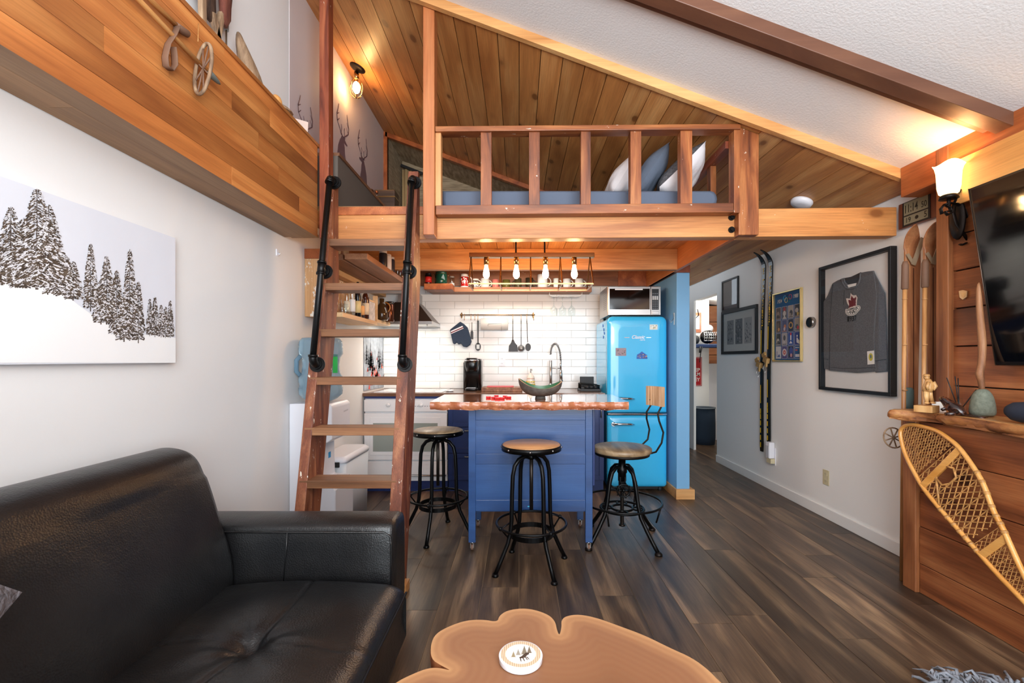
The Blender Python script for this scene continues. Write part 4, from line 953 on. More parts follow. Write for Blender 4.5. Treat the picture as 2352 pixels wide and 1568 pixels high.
for i, (px, py) in enumerate(((868, 583), (876, 586), (884, 590), (890, 596), (896, 601))):
    Y = 3.95 + i * 0.09; jar(-1.075, Y, 1.9455, 0.095, 0.026, M['glass'], 'clear spice jar with a pink lid, ' + ['nearest', 'second nearest', 'middle', 'second farthest', 'farthest'][i] + ' in the row on the side shelf', lid=(196, 70, 120), grp='spice jars on the upper side shelf')
for i, (Y, c) in enumerate(((3.62, (30, 34, 44)), (3.74, (226, 226, 230)), (3.84, (40, 44, 60)))):
    jar(-1.08, Y, 1.9455, 0.14, 0.032, colmat('tin %d' % i, c, 0.3), ['black tin nearest the ladder on the upper side shelf', 'white tin between two dark tins on the upper side shelf', 'dark blue tin beside the spice jars on the upper side shelf'][i], lid=(200, 200, 205), grp='tins on the upper side shelf')

# ---------------------------------------------------------------- tiled-wall fittings
ur = thing('utensil_rail', 'thin steel hanging rail with hooks on the white tiles', 'rail', (shelf_x(1143, 4.80), 4.83, 1.68))
Yr = 4.80; x0, x1 = shelf_x(1057, Yr), shelf_x(1229, Yr); zr = H - (723 - CY) * Yr / F
MB().tube([(x0, Yr, zr), (x1, Yr, zr)], 0.0055, 10).build('bar', M['brass'], ur)
for px in (1059, 1225):
    b = MB(); x = shelf_x(px, Yr); b.tube([(x, Yr, zr), (x, 4.85, zr)], 0.006, 8); b.lathe([(0.018, 0), (0.012, 0.01)], (x, 4.849, zr), 14, (0, -1, 0), sx=0.6, sy=1.8); b.ball((x, Yr, zr), 0.012); b.build('bracket', M['brass'], ur)
for px in (1067, 1082, 1091, 1098, 1178, 1197, 1210, 1226):
    b = MB(); x = shelf_x(px, Yr); b.tube([(x, Yr + 0.008, zr), (x, Yr, zr + 0.009), (x, Yr - 0.008, zr), (x, Yr - 0.006, zr - 0.045), (x, Yr - 0.016, zr - 0.058), (x, Yr - 0.024, zr - 0.048)], 0.0028, 6); b.build('hook', M['brass'], ur)
def PU(px, py, Y=4.775): return P(px, py, Y)
def blade(mb, pts, t=0.004, Y=4.775): mb.prism([P(x, y, Y) for x, y in pts][::-1], (0, t, 0)); return mb
mt = thing('oven_mitt', 'quilted navy oven mitt with a red stripe on the rail', 'mitt', PU(1058, 770))
m5 = [(1057, 738), (1033, 757), (1040, 788), (1044, 791), (1049, 786), (1053, 791), (1059, 789), (1064, 796), (1072, 797), (1080, 792), (1083, 784), (1078, 765), (1074, 752), (1066, 744)]
mb = MB(); mb.prism([P(x, y, 4.765) for x, y in m5][::-1], (0, 0.03, 0)); mb.build('glove', plain('quilted navy cotton', (42, 54, 72), 0.9, bmp=0.6, bscale=30, bdist=0.01), mt, bevel=0.009, bseg=3)
s_ = MB(); s_.prism([P(x, y, 4.7625) for x, y in ((1035, 760), (1062, 748), (1063.5, 750.5), (1036, 762.5))][::-1], (0, 0.002, 0)); s_.prism([P(x, y, 4.7625) for x, y in ((1036, 765), (1064, 753), (1065, 754), (1036.5, 766.5))][::-1], (0, 0.002, 0)); s_.build('white_stripe', M['white_cloth'], mt)
s_ = MB(); s_.prism([P(x, y, 4.7624) for x, y in ((1036, 763), (1063.5, 750.8), (1064, 752.6), (1036.5, 765))][::-1], (0, 0.002, 0)); s_.build('red_stripe', colmat('maroon', (112, 30, 44), 0.8), mt)
def flat_tool(name, label, cat, hand, head, hmat, bmat, extra=None, grp='cooking tools hanging on the rail'):
    t = thing(name, label, cat, P(hand[0][0], hand[0][1], 4.775), grp)
    mb = MB(); (ax, ay, aw), (bx2, by2, bw) = hand; a = P(ax, ay, 4.776); b = P(bx2, by2, 4.776)
    mb.tube([a, a.lerp(b, 0.5), b], [aw, (aw + bw) / 2, bw], 10); mb.build('handle', hmat, t)
    h = MB(); blade(h, head); h.build('head', bmat, t, bevel=0.0015, bseg=1)
    return t
def oval(cx, cy, rx, ry, n=16): return [(cx + rx * math.cos(2 * pi * i / n), cy + ry * math.sin(2 * pi * i / n)) for i in range(n)]
t = flat_tool('slotted_spoon', 'black slotted spoon left of the paper towel roll', 'spoon', ((1098, 736, 0.009), (1098, 790, 0.005)), oval(1098, 796, 6.5, 9.5), M['grey_black'], M['grey_black'])
s_ = MB()
for dx in (-2.5, 0, 2.5): s_.prism([P(1098 + dx + a, 796 + b, 4.7748) for a, b in ((-0.8, -5), (0.8, -5), (0.8, 5), (-0.8, 5))][::-1], (0, 0.001, 0))
s_.build('slots', M['tile'], t)
t = flat_tool('slotted_peeler', 'short black utensil behind the oven mitt', 'utensil', ((1084, 740, 0.004), (1084, 762, 0.004)), [(1081, 762), (1084, 757), (1087, 762), (1087, 779), (1081, 778)], M['tool_steel'], M['grey_black'])
t = flat_tool('spatula', 'dark grey spatula with a steel handle right of the paper towels', 'spatula', ((1178, 736, 0.005), (1178, 784, 0.005)), [(1176, 780), (1180, 780), (1183, 787), (1188, 793), (1190, 807), (1168, 807), (1169, 794), (1174, 787)], M['tool_steel'], M['grey_black'])
t = flat_tool('ladle', 'steel ladle between the spatula and the black spoon', 'ladle', ((1197, 736, 0.005), (1197, 794, 0.004)), oval(1197, 800, 9.5, 8), M['tool_steel'], M['tool_steel'])
MB().ball(P(1197, 800, 4.765), 0.036, 14, (1, 0.6, 0.85)).build('bowl', M['tool_steel'], t)
t = flat_tool('serving_spoon', 'black serving spoon with a steel handle at the right of the rail', 'spoon', ((1210, 736, 0.005), (1212, 786, 0.004)), oval(1213, 797, 6.5, 9), M['tool_steel'], M['grey_black'])
pt_ = thing('paper_towels', 'white paper towel roll on a wire holder under the rail', 'paper towel', P(1136, 745, 4.78))
a, b = P(1105, 744, 4.785), P(1167, 744, 4.785); m_ = MB(); m_.cyl(a, b, 0.060, 28); m_.build('roll', M['paper'], pt_)
m_ = MB(); m_.tube([P(1121, 748, 4.718), P(1121, 744, 4.715), P(1152, 743, 4.715), P(1152, 760, 4.718)], 0.0022, 6); m_.build('wire', M['steel'], pt_)
cmk = thing('coffee_maker', 'glossy black single-cup coffee maker on the worktop', 'coffee maker', P(1083, 893, 4.5))
cx_, cy_ = shelf_x(1083, 4.5), 4.52; z0 = 0.9135
def rr(x0, x1, y0, y1, z, r=0.03, n=5):
    pts = []
    for (sx, sy, a0) in ((1, 1, 0), (-1, 1, pi / 2), (-1, -1, pi), (1, -1, 3 * pi / 2)):
        for k in range(n + 1):
            a = a0 + k / n * pi / 2; pts.append(Vector(((x1 - r if sx > 0 else x0 + r) + r * math.cos(a), (y1 - r if sy > 0 else y0 + r) + r * math.sin(a), z)))
    return pts
mb = MB(); mb.loft([rr(cx_ - 0.085, cx_ + 0.09, 4.56, 4.78, z0), rr(cx_ - 0.085, cx_ + 0.09, 4.56, 4.78, z0 + 0.29), rr(cx_ - 0.075, cx_ + 0.08, 4.57, 4.77, z0 + 0.315)]); mb.build('water_tank', M['black_plastic'], cmk)
mb = MB(); mb.loft([rr(cx_ - 0.062, cx_ + 0.062, 4.46, 4.60, z0), rr(cx_ - 0.062, cx_ + 0.062, 4.46, 4.60, z0 + 0.028)]); mb.build('base', M['black_plastic'], cmk)
mb = MB(); mb.loft([rr(cx_ - 0.05, cx_ + 0.05, 4.47, 4.6, z0 + 0.19, 0.04), rr(cx_ - 0.062, cx_ + 0.062, 4.455, 4.6, z0 + 0.23, 0.045), rr(cx_ - 0.068, cx_ + 0.068, 4.45, 4.62, z0 + 0.29, 0.045), rr(cx_ - 0.05, cx_ + 0.05, 4.48, 4.62, z0 + 0.325, 0.045)]); mb.build('brew_head', M['black_plastic'], cmk)
h = MB(); h.tube([Vector((cx_ + 0.066 * math.cos(pi + t * pi / 12), 4.50 + 0.05 * math.sin(pi + t * pi / 12), z0 + 0.30)) for t in range(13)], 0.006, 8); h.build('lever', M['chrome'], cmk)
MB().box(cx_ - 0.045, cx_ + 0.045, 4.455, 4.56, z0 + 0.028, z0 + 0.034).build('drip_tray', M['steel'], cmk)
MB().box(cx_ - 0.093, cx_ - 0.085, 4.60, 4.76, z0, z0 + 0.28).build('side_panel', M['grey_black'], cmk, bevel=0.003)
cb = MB().box(shelf_x(1106, 4.36), shelf_x(1200, 4.36), 4.36, 4.62, 0.9132, 0.953)
tag(cb.build('cutting_board', wood('striped board', (110, 68, 40), (150, 98, 60), (186, 134, 88), axis=1, rough=0.4, scale=3), loc=(-0.15, 4.5, 0.913), bevel=0.003), 'thick brown wooden cutting board beside the coffee maker', 'cutting board')
rb_ = MB(); rb_.loft([rr(shelf_x(1118, 4.45), shelf_x(1180, 4.45), 4.42, 4.60, 0.9535, 0.03), rr(shelf_x(1118, 4.45), shelf_x(1180, 4.45), 4.42, 4.60, 0.961, 0.03)])
tag(rb_.build('cutting_mat', colmat('pink red plastic', (214, 84, 92), 0.4), loc=(-0.2, 4.5, 0.953)), 'thin pink-red plastic board lying on the cutting board', 'cutting board')
so = thing('soap_bottle', 'ceramic soap bottle painted with yellow lemons behind the bowl', 'bottle', (shelf_x(1219, 4.6), 4.6, 0.9135))
q = Vector((shelf_x(1219, 4.6), 4.6, 0.9135)); MB().lathe([(0.036, 0), (0.04, 0.01), (0.04, 0.13), (0.03, 0.15), (0.014, 0.16), (0.014, 0.175)], q, 20).build('body', colmat('cream ceramic', (232, 226, 212), 0.2), so)
d = MB()
for i in range(18):
    a = -pi * (i + 0.5) / 18; zz = [0.035, 0.06, 0.085][i % 3]; d.ball(q + Vector((0.0385 * math.cos(a), 0.0385 * math.sin(a), zz)), 0.009, 8, (1, 1, 0.8))
d.build('lemon_print', colmat('lemon yellow', (222, 190, 40), 0.4), so); b = MB(); b.lathe([(0.0408, 0), (0.0408, 0.004)], q + Vector((0, 0, 0.115)), 20); b.build('rim_line', colmat('terracotta line', (196, 120, 90), 0.4), so)
p_ = MB(); p_.cyl(q + Vector((0, 0, 0.17)), q + Vector((0, 0, 0.215)), 0.005, 8); p_.tube([q + Vector((0, 0, 0.21)), q + Vector((0.01, -0.035, 0.21)), q + Vector((0.01, -0.045, 0.20))], 0.005, 8); p_.build('pump', M['steel'], so)
fc = thing('faucet', 'tall steel spring-neck kitchen faucet behind the island', 'faucet', (shelf_x(1265, 4.68), 4.68, 0.9135))
fx = shelf_x(1265, 4.68); fz = 0.9135; c = MB(); c.cyl((fx, 4.68, fz), (fx, 4.68, fz + 0.06), 0.022, 16); c.cyl((fx, 4.68, fz), (fx, 4.68, fz + 0.30), 0.014, 14); c.build('riser', M['steel'], fc)
arc = [Vector((fx + 0.05 - 0.05 * math.cos(pi * k / 40), 4.68 - 0.02 * (k / 40), fz + 0.30 + 0.06 * (1 if False else 1) * 0 + (0.14 * math.sin(pi * min(k, 40) / 40)) + 0.06 * (1 - k / 40))) for k in range(41)]
c = MB(); c.tube(arc, 0.006, 8); c.build('hose', M['matte_black'], fc)
c = MB(); hx = []
for k in range(40 * 8):
    t = k / (40 * 8 - 1) * 39.99; i = int(t); p0 = arc[i].lerp(arc[i + 1], t - i); d_ = (arc[i + 1] - arc[i]).normalized(); u = Vector((0, 1, 0)); v = d_.cross(u); a = k * 2 * pi / 12
    hx.append(p0 + u * (0.0125 * math.cos(a)) + v * (0.0125 * math.sin(a)))
c.tube(hx, 0.0022, 5); c.build('spring_coil', M['steel'], fc)
c = MB(); c.cyl((fx + 0.1, 4.66, fz + 0.30), (fx + 0.1, 4.66, fz + 0.20), 0.009, 12); c.cyl((fx + 0.1, 4.66, fz + 0.20), (fx + 0.104, 4.66, fz + 0.10), 0.015, 14); c.cyl((fx + 0.104, 4.66, fz + 0.10), (fx + 0.104, 4.66, fz + 0.085), 0.02, 14); c.build('spray_head', M['steel'], fc)
c = MB(); c.cyl((fx, 4.68, fz + 0.22), (fx + 0.10, 4.66, fz + 0.22), 0.005, 8); c.cyl((fx + 0.02, 4.67, fz + 0.05), (fx + 0.11, 4.66, fz + 0.085), 0.006, 8); c.build('arm', M['steel'], fc)
dr = thing('dish_rack', 'small black wire rack with dark trays beside the refrigerator', 'rack', (0.62, 4.5, 0.9135))
ra, rb2 = shelf_x(1332, 4.45), shelf_x(1379, 4.45)
MB().box(ra, rb2, 4.42, 4.66, 0.9132, 0.935).build('tray', M['grey_black'], dr, bevel=0.004)
MB().box(shelf_x(1332, 4.6), shelf_x(1364, 4.6), 4.60, 4.61, 0.94, 1.05).build('black_board', M['matte_black'], dr, bevel=0.003)
wr_ = MB()
for k in range(9): y = 4.44 + k * 0.025; wr_.tube([(ra + 0.01, y, 0.935), (ra + 0.01, y, 0.985), (ra + 0.03, y, 0.99), (rb2 - 0.03, y, 0.975), (rb2 - 0.01, y, 0.965), (rb2 - 0.01, y, 0.935)], 0.0022, 6)
wr_.tube([(ra + 0.01, 4.43, 0.985), (rb2 - 0.01, 4.43, 0.97), (rb2 - 0.01, 4.65, 0.97), (ra + 0.01, 4.65, 0.985)], 0.003, 6, closed=True)
wr_.build('wires', M['black_metal'], dr, kind='stuff')
for i, x in enumerate((ra + 0.08, ra + 0.12, ra + 0.16)): MB().lathe([(0.03, 0), (0.034, 0.03)], (x, 4.5, 0.935), 14).build('cup', M['matte_black'], dr)
sr = thing('spoon_rest', 'small white spoon rest near the cooktop edge', 'spoon rest', (shelf_x(1033, 4.4), 4.4, 0.9135))
MB().lathe([(0.03, 0), (0.05, 0.01), (0.045, 0.008), (0, 0.004)], (shelf_x(1033, 4.4), 4.4, 0.9135), 18).build('dish', M['enamel'], sr); MB().tube([(shelf_x(1028, 4.4), 4.4, 0.925), (shelf_x(1042, 4.4), 4.4, 0.935)], 0.004, 6).build('handle', M['enamel'], sr)
# glasses hanging from a wire rack under the shelf
gr = thing('glass_rack', 'white wire stemware rack under the right end of the mug shelf', 'rack', (shelf_x(1298, 4.70), 4.7, 1.915))
Yg = 4.72; xs_ = [shelf_x(p, Yg) for p in (1262, 1268, 1330, 1336)]; w_ = MB()
for y in (4.69, 4.76): w_.tube([(xs_[0], y, 1.915), (xs_[0], y, 1.885), (xs_[1], y, 1.875), (xs_[2], y, 1.875), (xs_[3], y, 1.89), (xs_[3], y, 1.915)], 0.0028, 6)
for k in range(5):
    x = xs_[1] + (xs_[2] - xs_[1]) * k / 4; w_.tube([(x, 4.67, 1.876), (x, 4.78, 1.876)], 0.0025, 6)
w_.build('wires', M['white_trim'], gr)
for i, px in enumerate((1272, 1292, 1313)):
    x = shelf_x(px, Yg); g = thing('wine_glass', ['left', 'middle', 'right'][i] + ' one of the three stemmed glasses hanging upside down over the tiles', 'wine glass', (x, Yg, 1.79), 'wine glasses under the mug shelf')
    MB().lathe([(0.034, 0), (0.04, 0.04), (0.036, 0.075), (0.012, 0.10), (0.004, 0.11)], (x, Yg, 1.675), 22).build('cup', M['glass'], g); MB().lathe([(0.004, 0), (0.004, 0.08)], (x, Yg, 1.783), 10).build('stem', M['glass'], g); MB().lathe([(0.006, 0), (0.032, 0.012), (0.034, 0.014)], (x, Yg, 1.862), 20).build('foot', M['glass'], g)
def outlet(name, c, u, v, n, w, h, mat, label, sockets=2):
    t = thing(name, label, 'outlet', c); c = Vector(c); u = Vector(u); v = Vector(v); n = Vector(n); R = Matrix((u, n, v)).transposed()
    MB().obox(c, (w, 0.006, h), R).build('cover_plate', mat, t, bevel=0.002)
    for s in (-1, 1):
        MB().obox(c + v * (s * h * 0.24) + n * 0.003, (w * 0.46, 0.003, h * 0.26), R).build('socket', mat, t, bevel=0.001, bseg=1)
        k = MB(); k.col = (60, 55, 50)
        for q in (-1, 1): a = c + v * (s * h * 0.24) + n * 0.005 + u * (q * w * 0.09); k.poly([a - u * 0.0012 - v * 0.005, a + u * 0.0012 - v * 0.005, a + u * 0.0012 + v * 0.005, a - u * 0.0012 + v * 0.005])
        k.build('slots', M['print'], t)
    return t
outlet('wall_outlet', P(1153, 829, 4.847), (1, 0, 0), (0, 0, 1), (0, -1, 0), 0.068, 0.105, M['plastic_w'], 'white outlet on the tiles above the cutting board')

# ---------------------------------------------------------------- island, bowl, tokens
isl = thing('kitchen_island', 'blue painted island cabinet on casters with a thick live-edge slab top', 'island', (0.075, 3.1, 0))
ix0, ix1, iy0, iy1 = -0.322, 0.469, 2.90, 3.36
zb, ztp = 0.255, 0.912
for x, y in ((ix0, iy0), (ix1 - 0.045, iy0), (ix0, iy1 - 0.045), (ix1 - 0.045, iy1 - 0.045)):
    MB().box(x, x + 0.045, y, y + 0.045, 0.055, ztp).build('leg', M['blue_paint'], isl, bevel=0.002)
    xc, yc = x + 0.0225, y + 0.02
    c = MB(); c.cyl((xc, yc, 0.055), (xc, yc, 0.045), 0.014, 10); c.box(xc - 0.012, xc - 0.009, yc - 0.014, yc + 0.012, 0.018, 0.05); c.box(xc + 0.009, xc + 0.012, yc - 0.014, yc + 0.012, 0.018, 0.05); f_ = c.build('caster', M['steel'], isl)
    c = MB(); c.cyl((xc - 0.008, yc, 0.02), (xc + 0.008, yc, 0.02), 0.02, 16); c.build('wheel', colmat('wooden wheel', (120, 92, 78), 0.5), f_)
rail_h = [(0.255, 0.325), (0.555, 0.618), (0.835, 0.912)]
for a, b in rail_h: MB().box(ix0 + 0.045, ix1 - 0.045, iy0 + 0.004, iy0 + 0.03, a, b).build('cross_rail', M['blue_paint'], isl, bevel=0.0015)
for a, b in ((0.325, 0.555), (0.618, 0.835)): MB().box(ix0 + 0.045, ix1 - 0.045, iy0 + 0.012, iy0 + 0.024, a, b).build('back_panel', M['blue_paint'], isl)
for x in (ix0 + 0.008, ix1 - 0.02):
    MB().box(x, x + 0.012, iy0 + 0.045, iy1 - 0.045, zb, ztp).build('side_panel', M['blue_paint'], isl)
MB().box(ix0 + 0.045, ix1 - 0.045, iy1 - 0.03, iy1 - 0.01, zb, ztp).build('front_panel', M['blue_paint'], isl)
MB().box(ix0 + 0.02, ix1 - 0.02, iy0 + 0.03, iy1 - 0.03, zb - 0.012, zb).build('bottom_shelf', M['blue_paint'], isl)
MB().box(ix1 + 0.012, ix1 + 0.026, 2.97, 3.34, 0.40, 0.905).build('drop_leaf', M['navy'], isl, bevel=0.002)
tm = MB(); tm.col = (70, 190, 220); tm.quad((0.055, iy0 + 0.0035, 0.282), (0.085, iy0 + 0.0035, 0.280), (0.085, iy0 + 0.0035, 0.286), (0.055, iy0 + 0.0035, 0.288)); tm.build('paint_mark', M['print'], isl)
# slab with a wavy live front and back edge
rnd = random.Random(9); sx0, sx1, sy0, sy1 = -0.548, 0.678, 2.80, 3.42
def edge(u):  return 0.008 * math.sin(u * 9.1) + 0.006 * math.sin(u * 23 + 1)
nx = 40; f1 = [(sx0 + (sx1 - sx0) * i / nx, sy0 + edge(i / nx * 3)) for i in range(nx + 1)]; b1 = [(sx1 + 0.02 - (sx1 - sx0 + 0.03) * i / nx, sy1 + edge(2 + i / nx * 2)) for i in range(nx + 1)]
out = f1 + b1
MB().prism([(x, y, 0.9605) for x, y in out][::-1], (0, 0, -0.004)).build('slab_top', M['island_top'], isl)
MB().prism([(x, y + (0.004 if y < 3 else -0.004), 0.9565) for x, y in out][::-1], (0, 0, -0.044)).build('slab_core', M['island_edge'], isl)
eg = MB(); offs = [[rnd.uniform(-0.004, 0.004) for _ in range(6)] for _ in range(121)]
def fn(u, v):
    x = sx0 + (sx1 - sx0) * u; i = int(round(u * 120)); j = int(round(v * 5))
    return (x, sy0 + edge(u * 3) - 0.010 * math.sin(pi * v) + 0.006 * v + offs[i][j], 0.958 - 0.046 * v - (0.004 * math.sin(x * 37) if v > 0.8 else 0))
eg.grid(fn, 120, 5); eg.build('live_edge', M['island_edge'], isl)
# saddle-shaped bowl
bw = thing('bowl', 'dark grey saddle-shaped bowl with a green inside on the island', 'bowl', (0.142, 3.03, 0.961))
c0 = Vector((0.142, 3.03, 0.961)); na, nr = 48, 10
def bowl_pt(a, t, ins=0.0):
    ra_ = 0.146; rb_ = 0.10
    hgt = 0.076 + 0.050 * (math.cos(a) ** 2) - 0.006 * math.sin(a) + 0.014 * math.cos(a - 2.2)
    z = 0.018 + (hgt - 0.018) * (t ** 1.9)
    f = 0.22 + 0.78 * math.sin(t * pi / 2)
    return c0 + Vector(((ra_ - ins) * f * math.cos(a), (rb_ - ins) * f * math.sin(a), z + ins * 0.8 * (1 - t)))
mb = MB(); mb.add([bowl_pt(2 * pi * i / na, j / nr) for j in range(nr + 1) for i in range(na)], [(j * na + i, j * na + (i + 1) % na, (j + 1) * na + (i + 1) % na, (j + 1) * na + i) for j in range(nr) for i in range(na)], True)
mb.add([bowl_pt(2 * pi * i / na, 0) for i in range(na)], [tuple(range(na - 1, -1, -1))]); mb.lathe([(0.034, 0), (0.036, 0.003), (0.03, 0.022)], c0, 24)
mb.build('outer_shell', plain('ribbed charcoal clay', (84, 80, 74), 0.7, noise=0.35, nscale=30, bmp=0.6, bscale=40, bdist=0.004), bw)
mb = MB(); mb.add([bowl_pt(2 * pi * i / na, j / nr, 0.008) for j in range(nr + 1) for i in range(na)], [(j * na + i, (j + 1) * na + i, (j + 1) * na + (i + 1) % na, j * na + (i + 1) % na) for j in range(nr) for i in range(na)], True)
mb.add([bowl_pt(2 * pi * i / na, 0, 0.008) for i in range(na)], [tuple(range(na))]); mb.build('green_lining', colmat('green glaze', (70, 118, 84), 0.3), bw)
mb = MB(); vs = [bowl_pt(2 * pi * i / na, 1, q) for q in (0, 0.008) for i in range(na)]; mb.add(vs, [(i, (i + 1) % na, na + (i + 1) % na, na + i) for i in range(na)], True); mb.build('rim', colmat('raw clay rim', (172, 138, 106), 0.7), bw)
tk = [(1122, 914, .7), (1133, 915, .5), (1140, 911, .6), (1144, 916, 1.0), (1154, 916, .6), (1160, 912, .6), (1168, 914, .8)]
for i, (px, py, s) in enumerate(tk):
    q = PZ(px, py, 0.961); mb = MB(); w = 0.014 * s + 0.006; mb.prism([q + Vector((a * w, b * w, 0)) for a, b in ((-1, -0.8), (0.2, -1.1), (1.1, -0.4), (0.9, 0.8), (-0.3, 1.1), (-1.1, 0.5))], (0, 0, 0.012))
    tag(mb.build('sweet', colmat('red candy', (214, 46, 52), 0.2), loc=q, bevel=0.002), ['leftmost', 'second from left', 'third from left', 'foremost middle', 'third from right', 'second from right', 'rightmost'][i] + ' red sweet in the cluster on the island slab', 'sweet', 'red sweets on the island')

# ---------------------------------------------------------------- stools
def stool(cx, cy, ang, label, seatmat, seat_z=0.728, R=0.176, rf=0.238, grp='round swivel bar stools at the island'):
    t = thing('bar_stool', label, 'stool', (cx, cy, 0), grp)
    MB().lathe([(R - 0.006, 0), (R - 0.006, 0.020), (R - 0.012, 0.026), (0, 0.026)], (cx, cy, seat_z - 0.026), 40).build('seat', seatmat, t)
    MB().lathe([(R - 0.006, 0), (R, 0), (R, 0.030), (R - 0.006, 0.030)], (cx, cy, seat_z - 0.036), 40).build('seat_band', M['black_metal'], t)
    b = MB()
    for k in range(8):
        a = ang + k * pi / 4 + 0.2; b.ball((cx + R * math.cos(a), cy + R * math.sin(a), seat_z - 0.02), 0.006, 8)
    b.build('rivets', M['steel'], t)
    MB().lathe([(0.05, 0), (0.05, 0.008)], (cx, cy, seat_z - 0.044), 20).build('mounting_plate', M['black_metal'], t)
    MB().lathe([(0.011, 0), (0.011, seat_z - 0.046 - 0.33)], (cx, cy, 0.33 + 0.01), 12).build('screw', plain('dark screw steel', (52, 46, 42), 0.35, 0.8) if 'screw' not in M else M['screw'], t)
    zt_ = seat_z - 0.075
    MB().lathe([(0.026, 0), (0.03, 0.012), (0.026, 0.03)], (cx, cy, zt_ - 0.015), 16).build('collar', M['black_metal'], t)
    for k in range(4):
        a = ang + k * pi / 2; u = Vector((math.cos(a), math.sin(a), 0)); c = Vector((cx, cy, 0))
        prof = [(0.02, zt_), (0.05, zt_ + 0.002), (0.085, zt_ - 0.012), (0.112, zt_ - 0.045), (0.125, zt_ - 0.10), (0.130, zt_ - 0.2), (0.133, 0.30), (0.140, 0.235), (0.158, 0.17), (rf - 0.03, 0.07), (rf, 0.014)]
        m_ = MB(); m_.tube([c + u * r_ + Vector((0, 0, z)) for r_, z in prof], 0.0125, 10); l_ = m_.build('leg', M['black_metal'], t)
        m_ = MB(); m_.lathe([(0.018, 0), (0.02, 0.006), (0.014, 0.018)], c + u * rf, 14); m_.build('foot_cap', M['black_metal'], l_)
    r1 = 0.205; m_ = MB(); m_.tube([(cx + r1 * math.cos(q * pi / 20), cy + r1 * math.sin(q * pi / 20), 0.262) for q in range(40)], 0.0075, 8, closed=True)
    ftr = m_.build('foot_ring', M['black_metal'], t)
    r2 = 0.128; z2 = 0.205; m_ = MB(); n = 40
    rings = [[Vector((cx + (r2 + dr_) * math.cos(q * 2 * pi / n), cy + (r2 + dr_) * math.sin(q * 2 * pi / n), z2 + dz)) for q in range(n)] for dr_, dz in ((-0.003, -0.014), (0.003, -0.014), (0.003, 0.014), (-0.003, 0.014))]
    m_.loft(rings, closed=True, smooth=False); m_.build('inner_ring', M['black_metal'], t)
    for k in range(4):
        a = ang + k * pi / 2; u = Vector((math.cos(a), math.sin(a), 0)); c = Vector((cx, cy, 0)); m_ = MB()
        m_.tube([c + u * 0.134 + Vector((0, 0, 0.29)), c + u * r1 + Vector((0, 0, 0.262)), c + u * 0.150 + Vector((0, 0, 0.195))], 0.0055, 6); m_.ball(c + u * r1 + Vector((0, 0, 0.262)), 0.013, 8); m_.build('strut', M['black_metal'], ftr)
    return t
M['screw'] = plain('dark screw steel', (52, 46, 42), 0.35, 0.8)
stool(0.073, 2.68, math.radians(30), 'bar stool with a warm brown round seat standing in front of the island', M['seat_wood_b'])
stool(-0.568, 3.19, math.radians(-8), 'bar stool with a grey-brown round seat beside the ladder', M['seat_wood'], seat_z=0.732)
# adjustable stool with a backrest
sx, sy, A = 0.70, 3.09, math.radians(-56)
t = thing('adjustable_stool', 'black iron stool with a plank seat and small wooden backrest, before the refrigerator', 'stool', (sx, sy, 0))
MB().lathe([(0.188, 0), (0.196, 0.008), (0.196, 0.028), (0.186, 0.036), (0, 0.036)], (sx, sy, 0.596), 40).build('seat', M['seat_wood'], t)
MB().lathe([(0.182, 0), (0.184, 0.018)], (sx, sy, 0.579), 36).build('seat_ring', M['iron'], t)
MB().lathe([(0.06, 0), (0.022, 0.012), (0.022, 0.0)], (sx, sy, 0.566), 16).build('mounting_plate', M['black_metal'], t)
prof = []
for k in range(60): prof += [(0.011, k * 0.008), (0.014, k * 0.008 + 0.004)]
MB().lathe(prof, (sx, sy, 0.10), 10).build('threaded_screw', M['screw'], t)
MB().lathe([(0.022, 0), (0.022, 0.012)], (sx, sy, 0.095), 12).build('end_nut', M['screw'], t)
hub = MB(); hub.lathe([(0.028, 0), (0.028, 0.05), (0.034, 0.06), (0.034, 0.085), (0.024, 0.10), (0.024, 0.15)], (sx, sy, 0.40), 14); hub.box(sx - 0.02, sx + 0.02, sy - 0.024, sy + 0.02, 0.36, 0.43); hub.build('hub', M['black_metal'], t)
gw = MB(); g = Vector((sx, sy - 0.045, 0.345)); gw.tube([g + Vector((0.042 * math.cos(q * pi / 12), 0, 0.042 * math.sin(q * pi / 12))) for q in range(24)], 0.006, 8, closed=True)
for q in range(6): gw.tube([g, g + Vector((0.040 * math.cos(q * pi / 3), 0, 0.040 * math.sin(q * pi / 3)))], 0.0035, 6)
gw.ball(g, 0.013, 8)
for q in range(10): a = q * pi / 5; gw.ball(g + Vector((0.050 * math.cos(a), 0, 0.050 * math.sin(a))), 0.005, 6)
gw.tube([g, g + Vector((0, 0.045, 0.02))], 0.008, 8); gw.build('crank_wheel', M['black_metal'], t)
cr = MB(); cr.tube([g + Vector((0.03, 0.01, -0.01)), g + Vector((0.10, 0.02, 0.03))], 0.005, 6); cr.tube([g + Vector((-0.03, 0.01, 0.0)), g + Vector((-0.09, 0.02, 0.035))], 0.005, 6); cr.build('crank_arms', M['black_metal'], t)
for k in range(4):
    a = A + k * pi / 2; u = Vector((math.cos(a), math.sin(a), 0)); c = Vector((sx, sy, 0))
    prof = [(0.025, 0.50), (0.06, 0.495), (0.095, 0.465), (0.115, 0.41), (0.128, 0.34), (0.142, 0.26), (0.165, 0.19), (0.215, 0.12), (0.262, 0.06), (0.30, 0.016)]
    m_ = MB(); m_.tube([c + u * r_ + Vector((0, 0, z)) for r_, z in prof], 0.0135, 10); l_ = m_.build('leg', M['black_metal'], t)
    m_ = MB(); m_.lathe([(0.024, 0), (0.024, 0.01), (0.012, 0.022)], c + u * 0.305, 14); m_.build('foot_cap', M['iron'], l_)
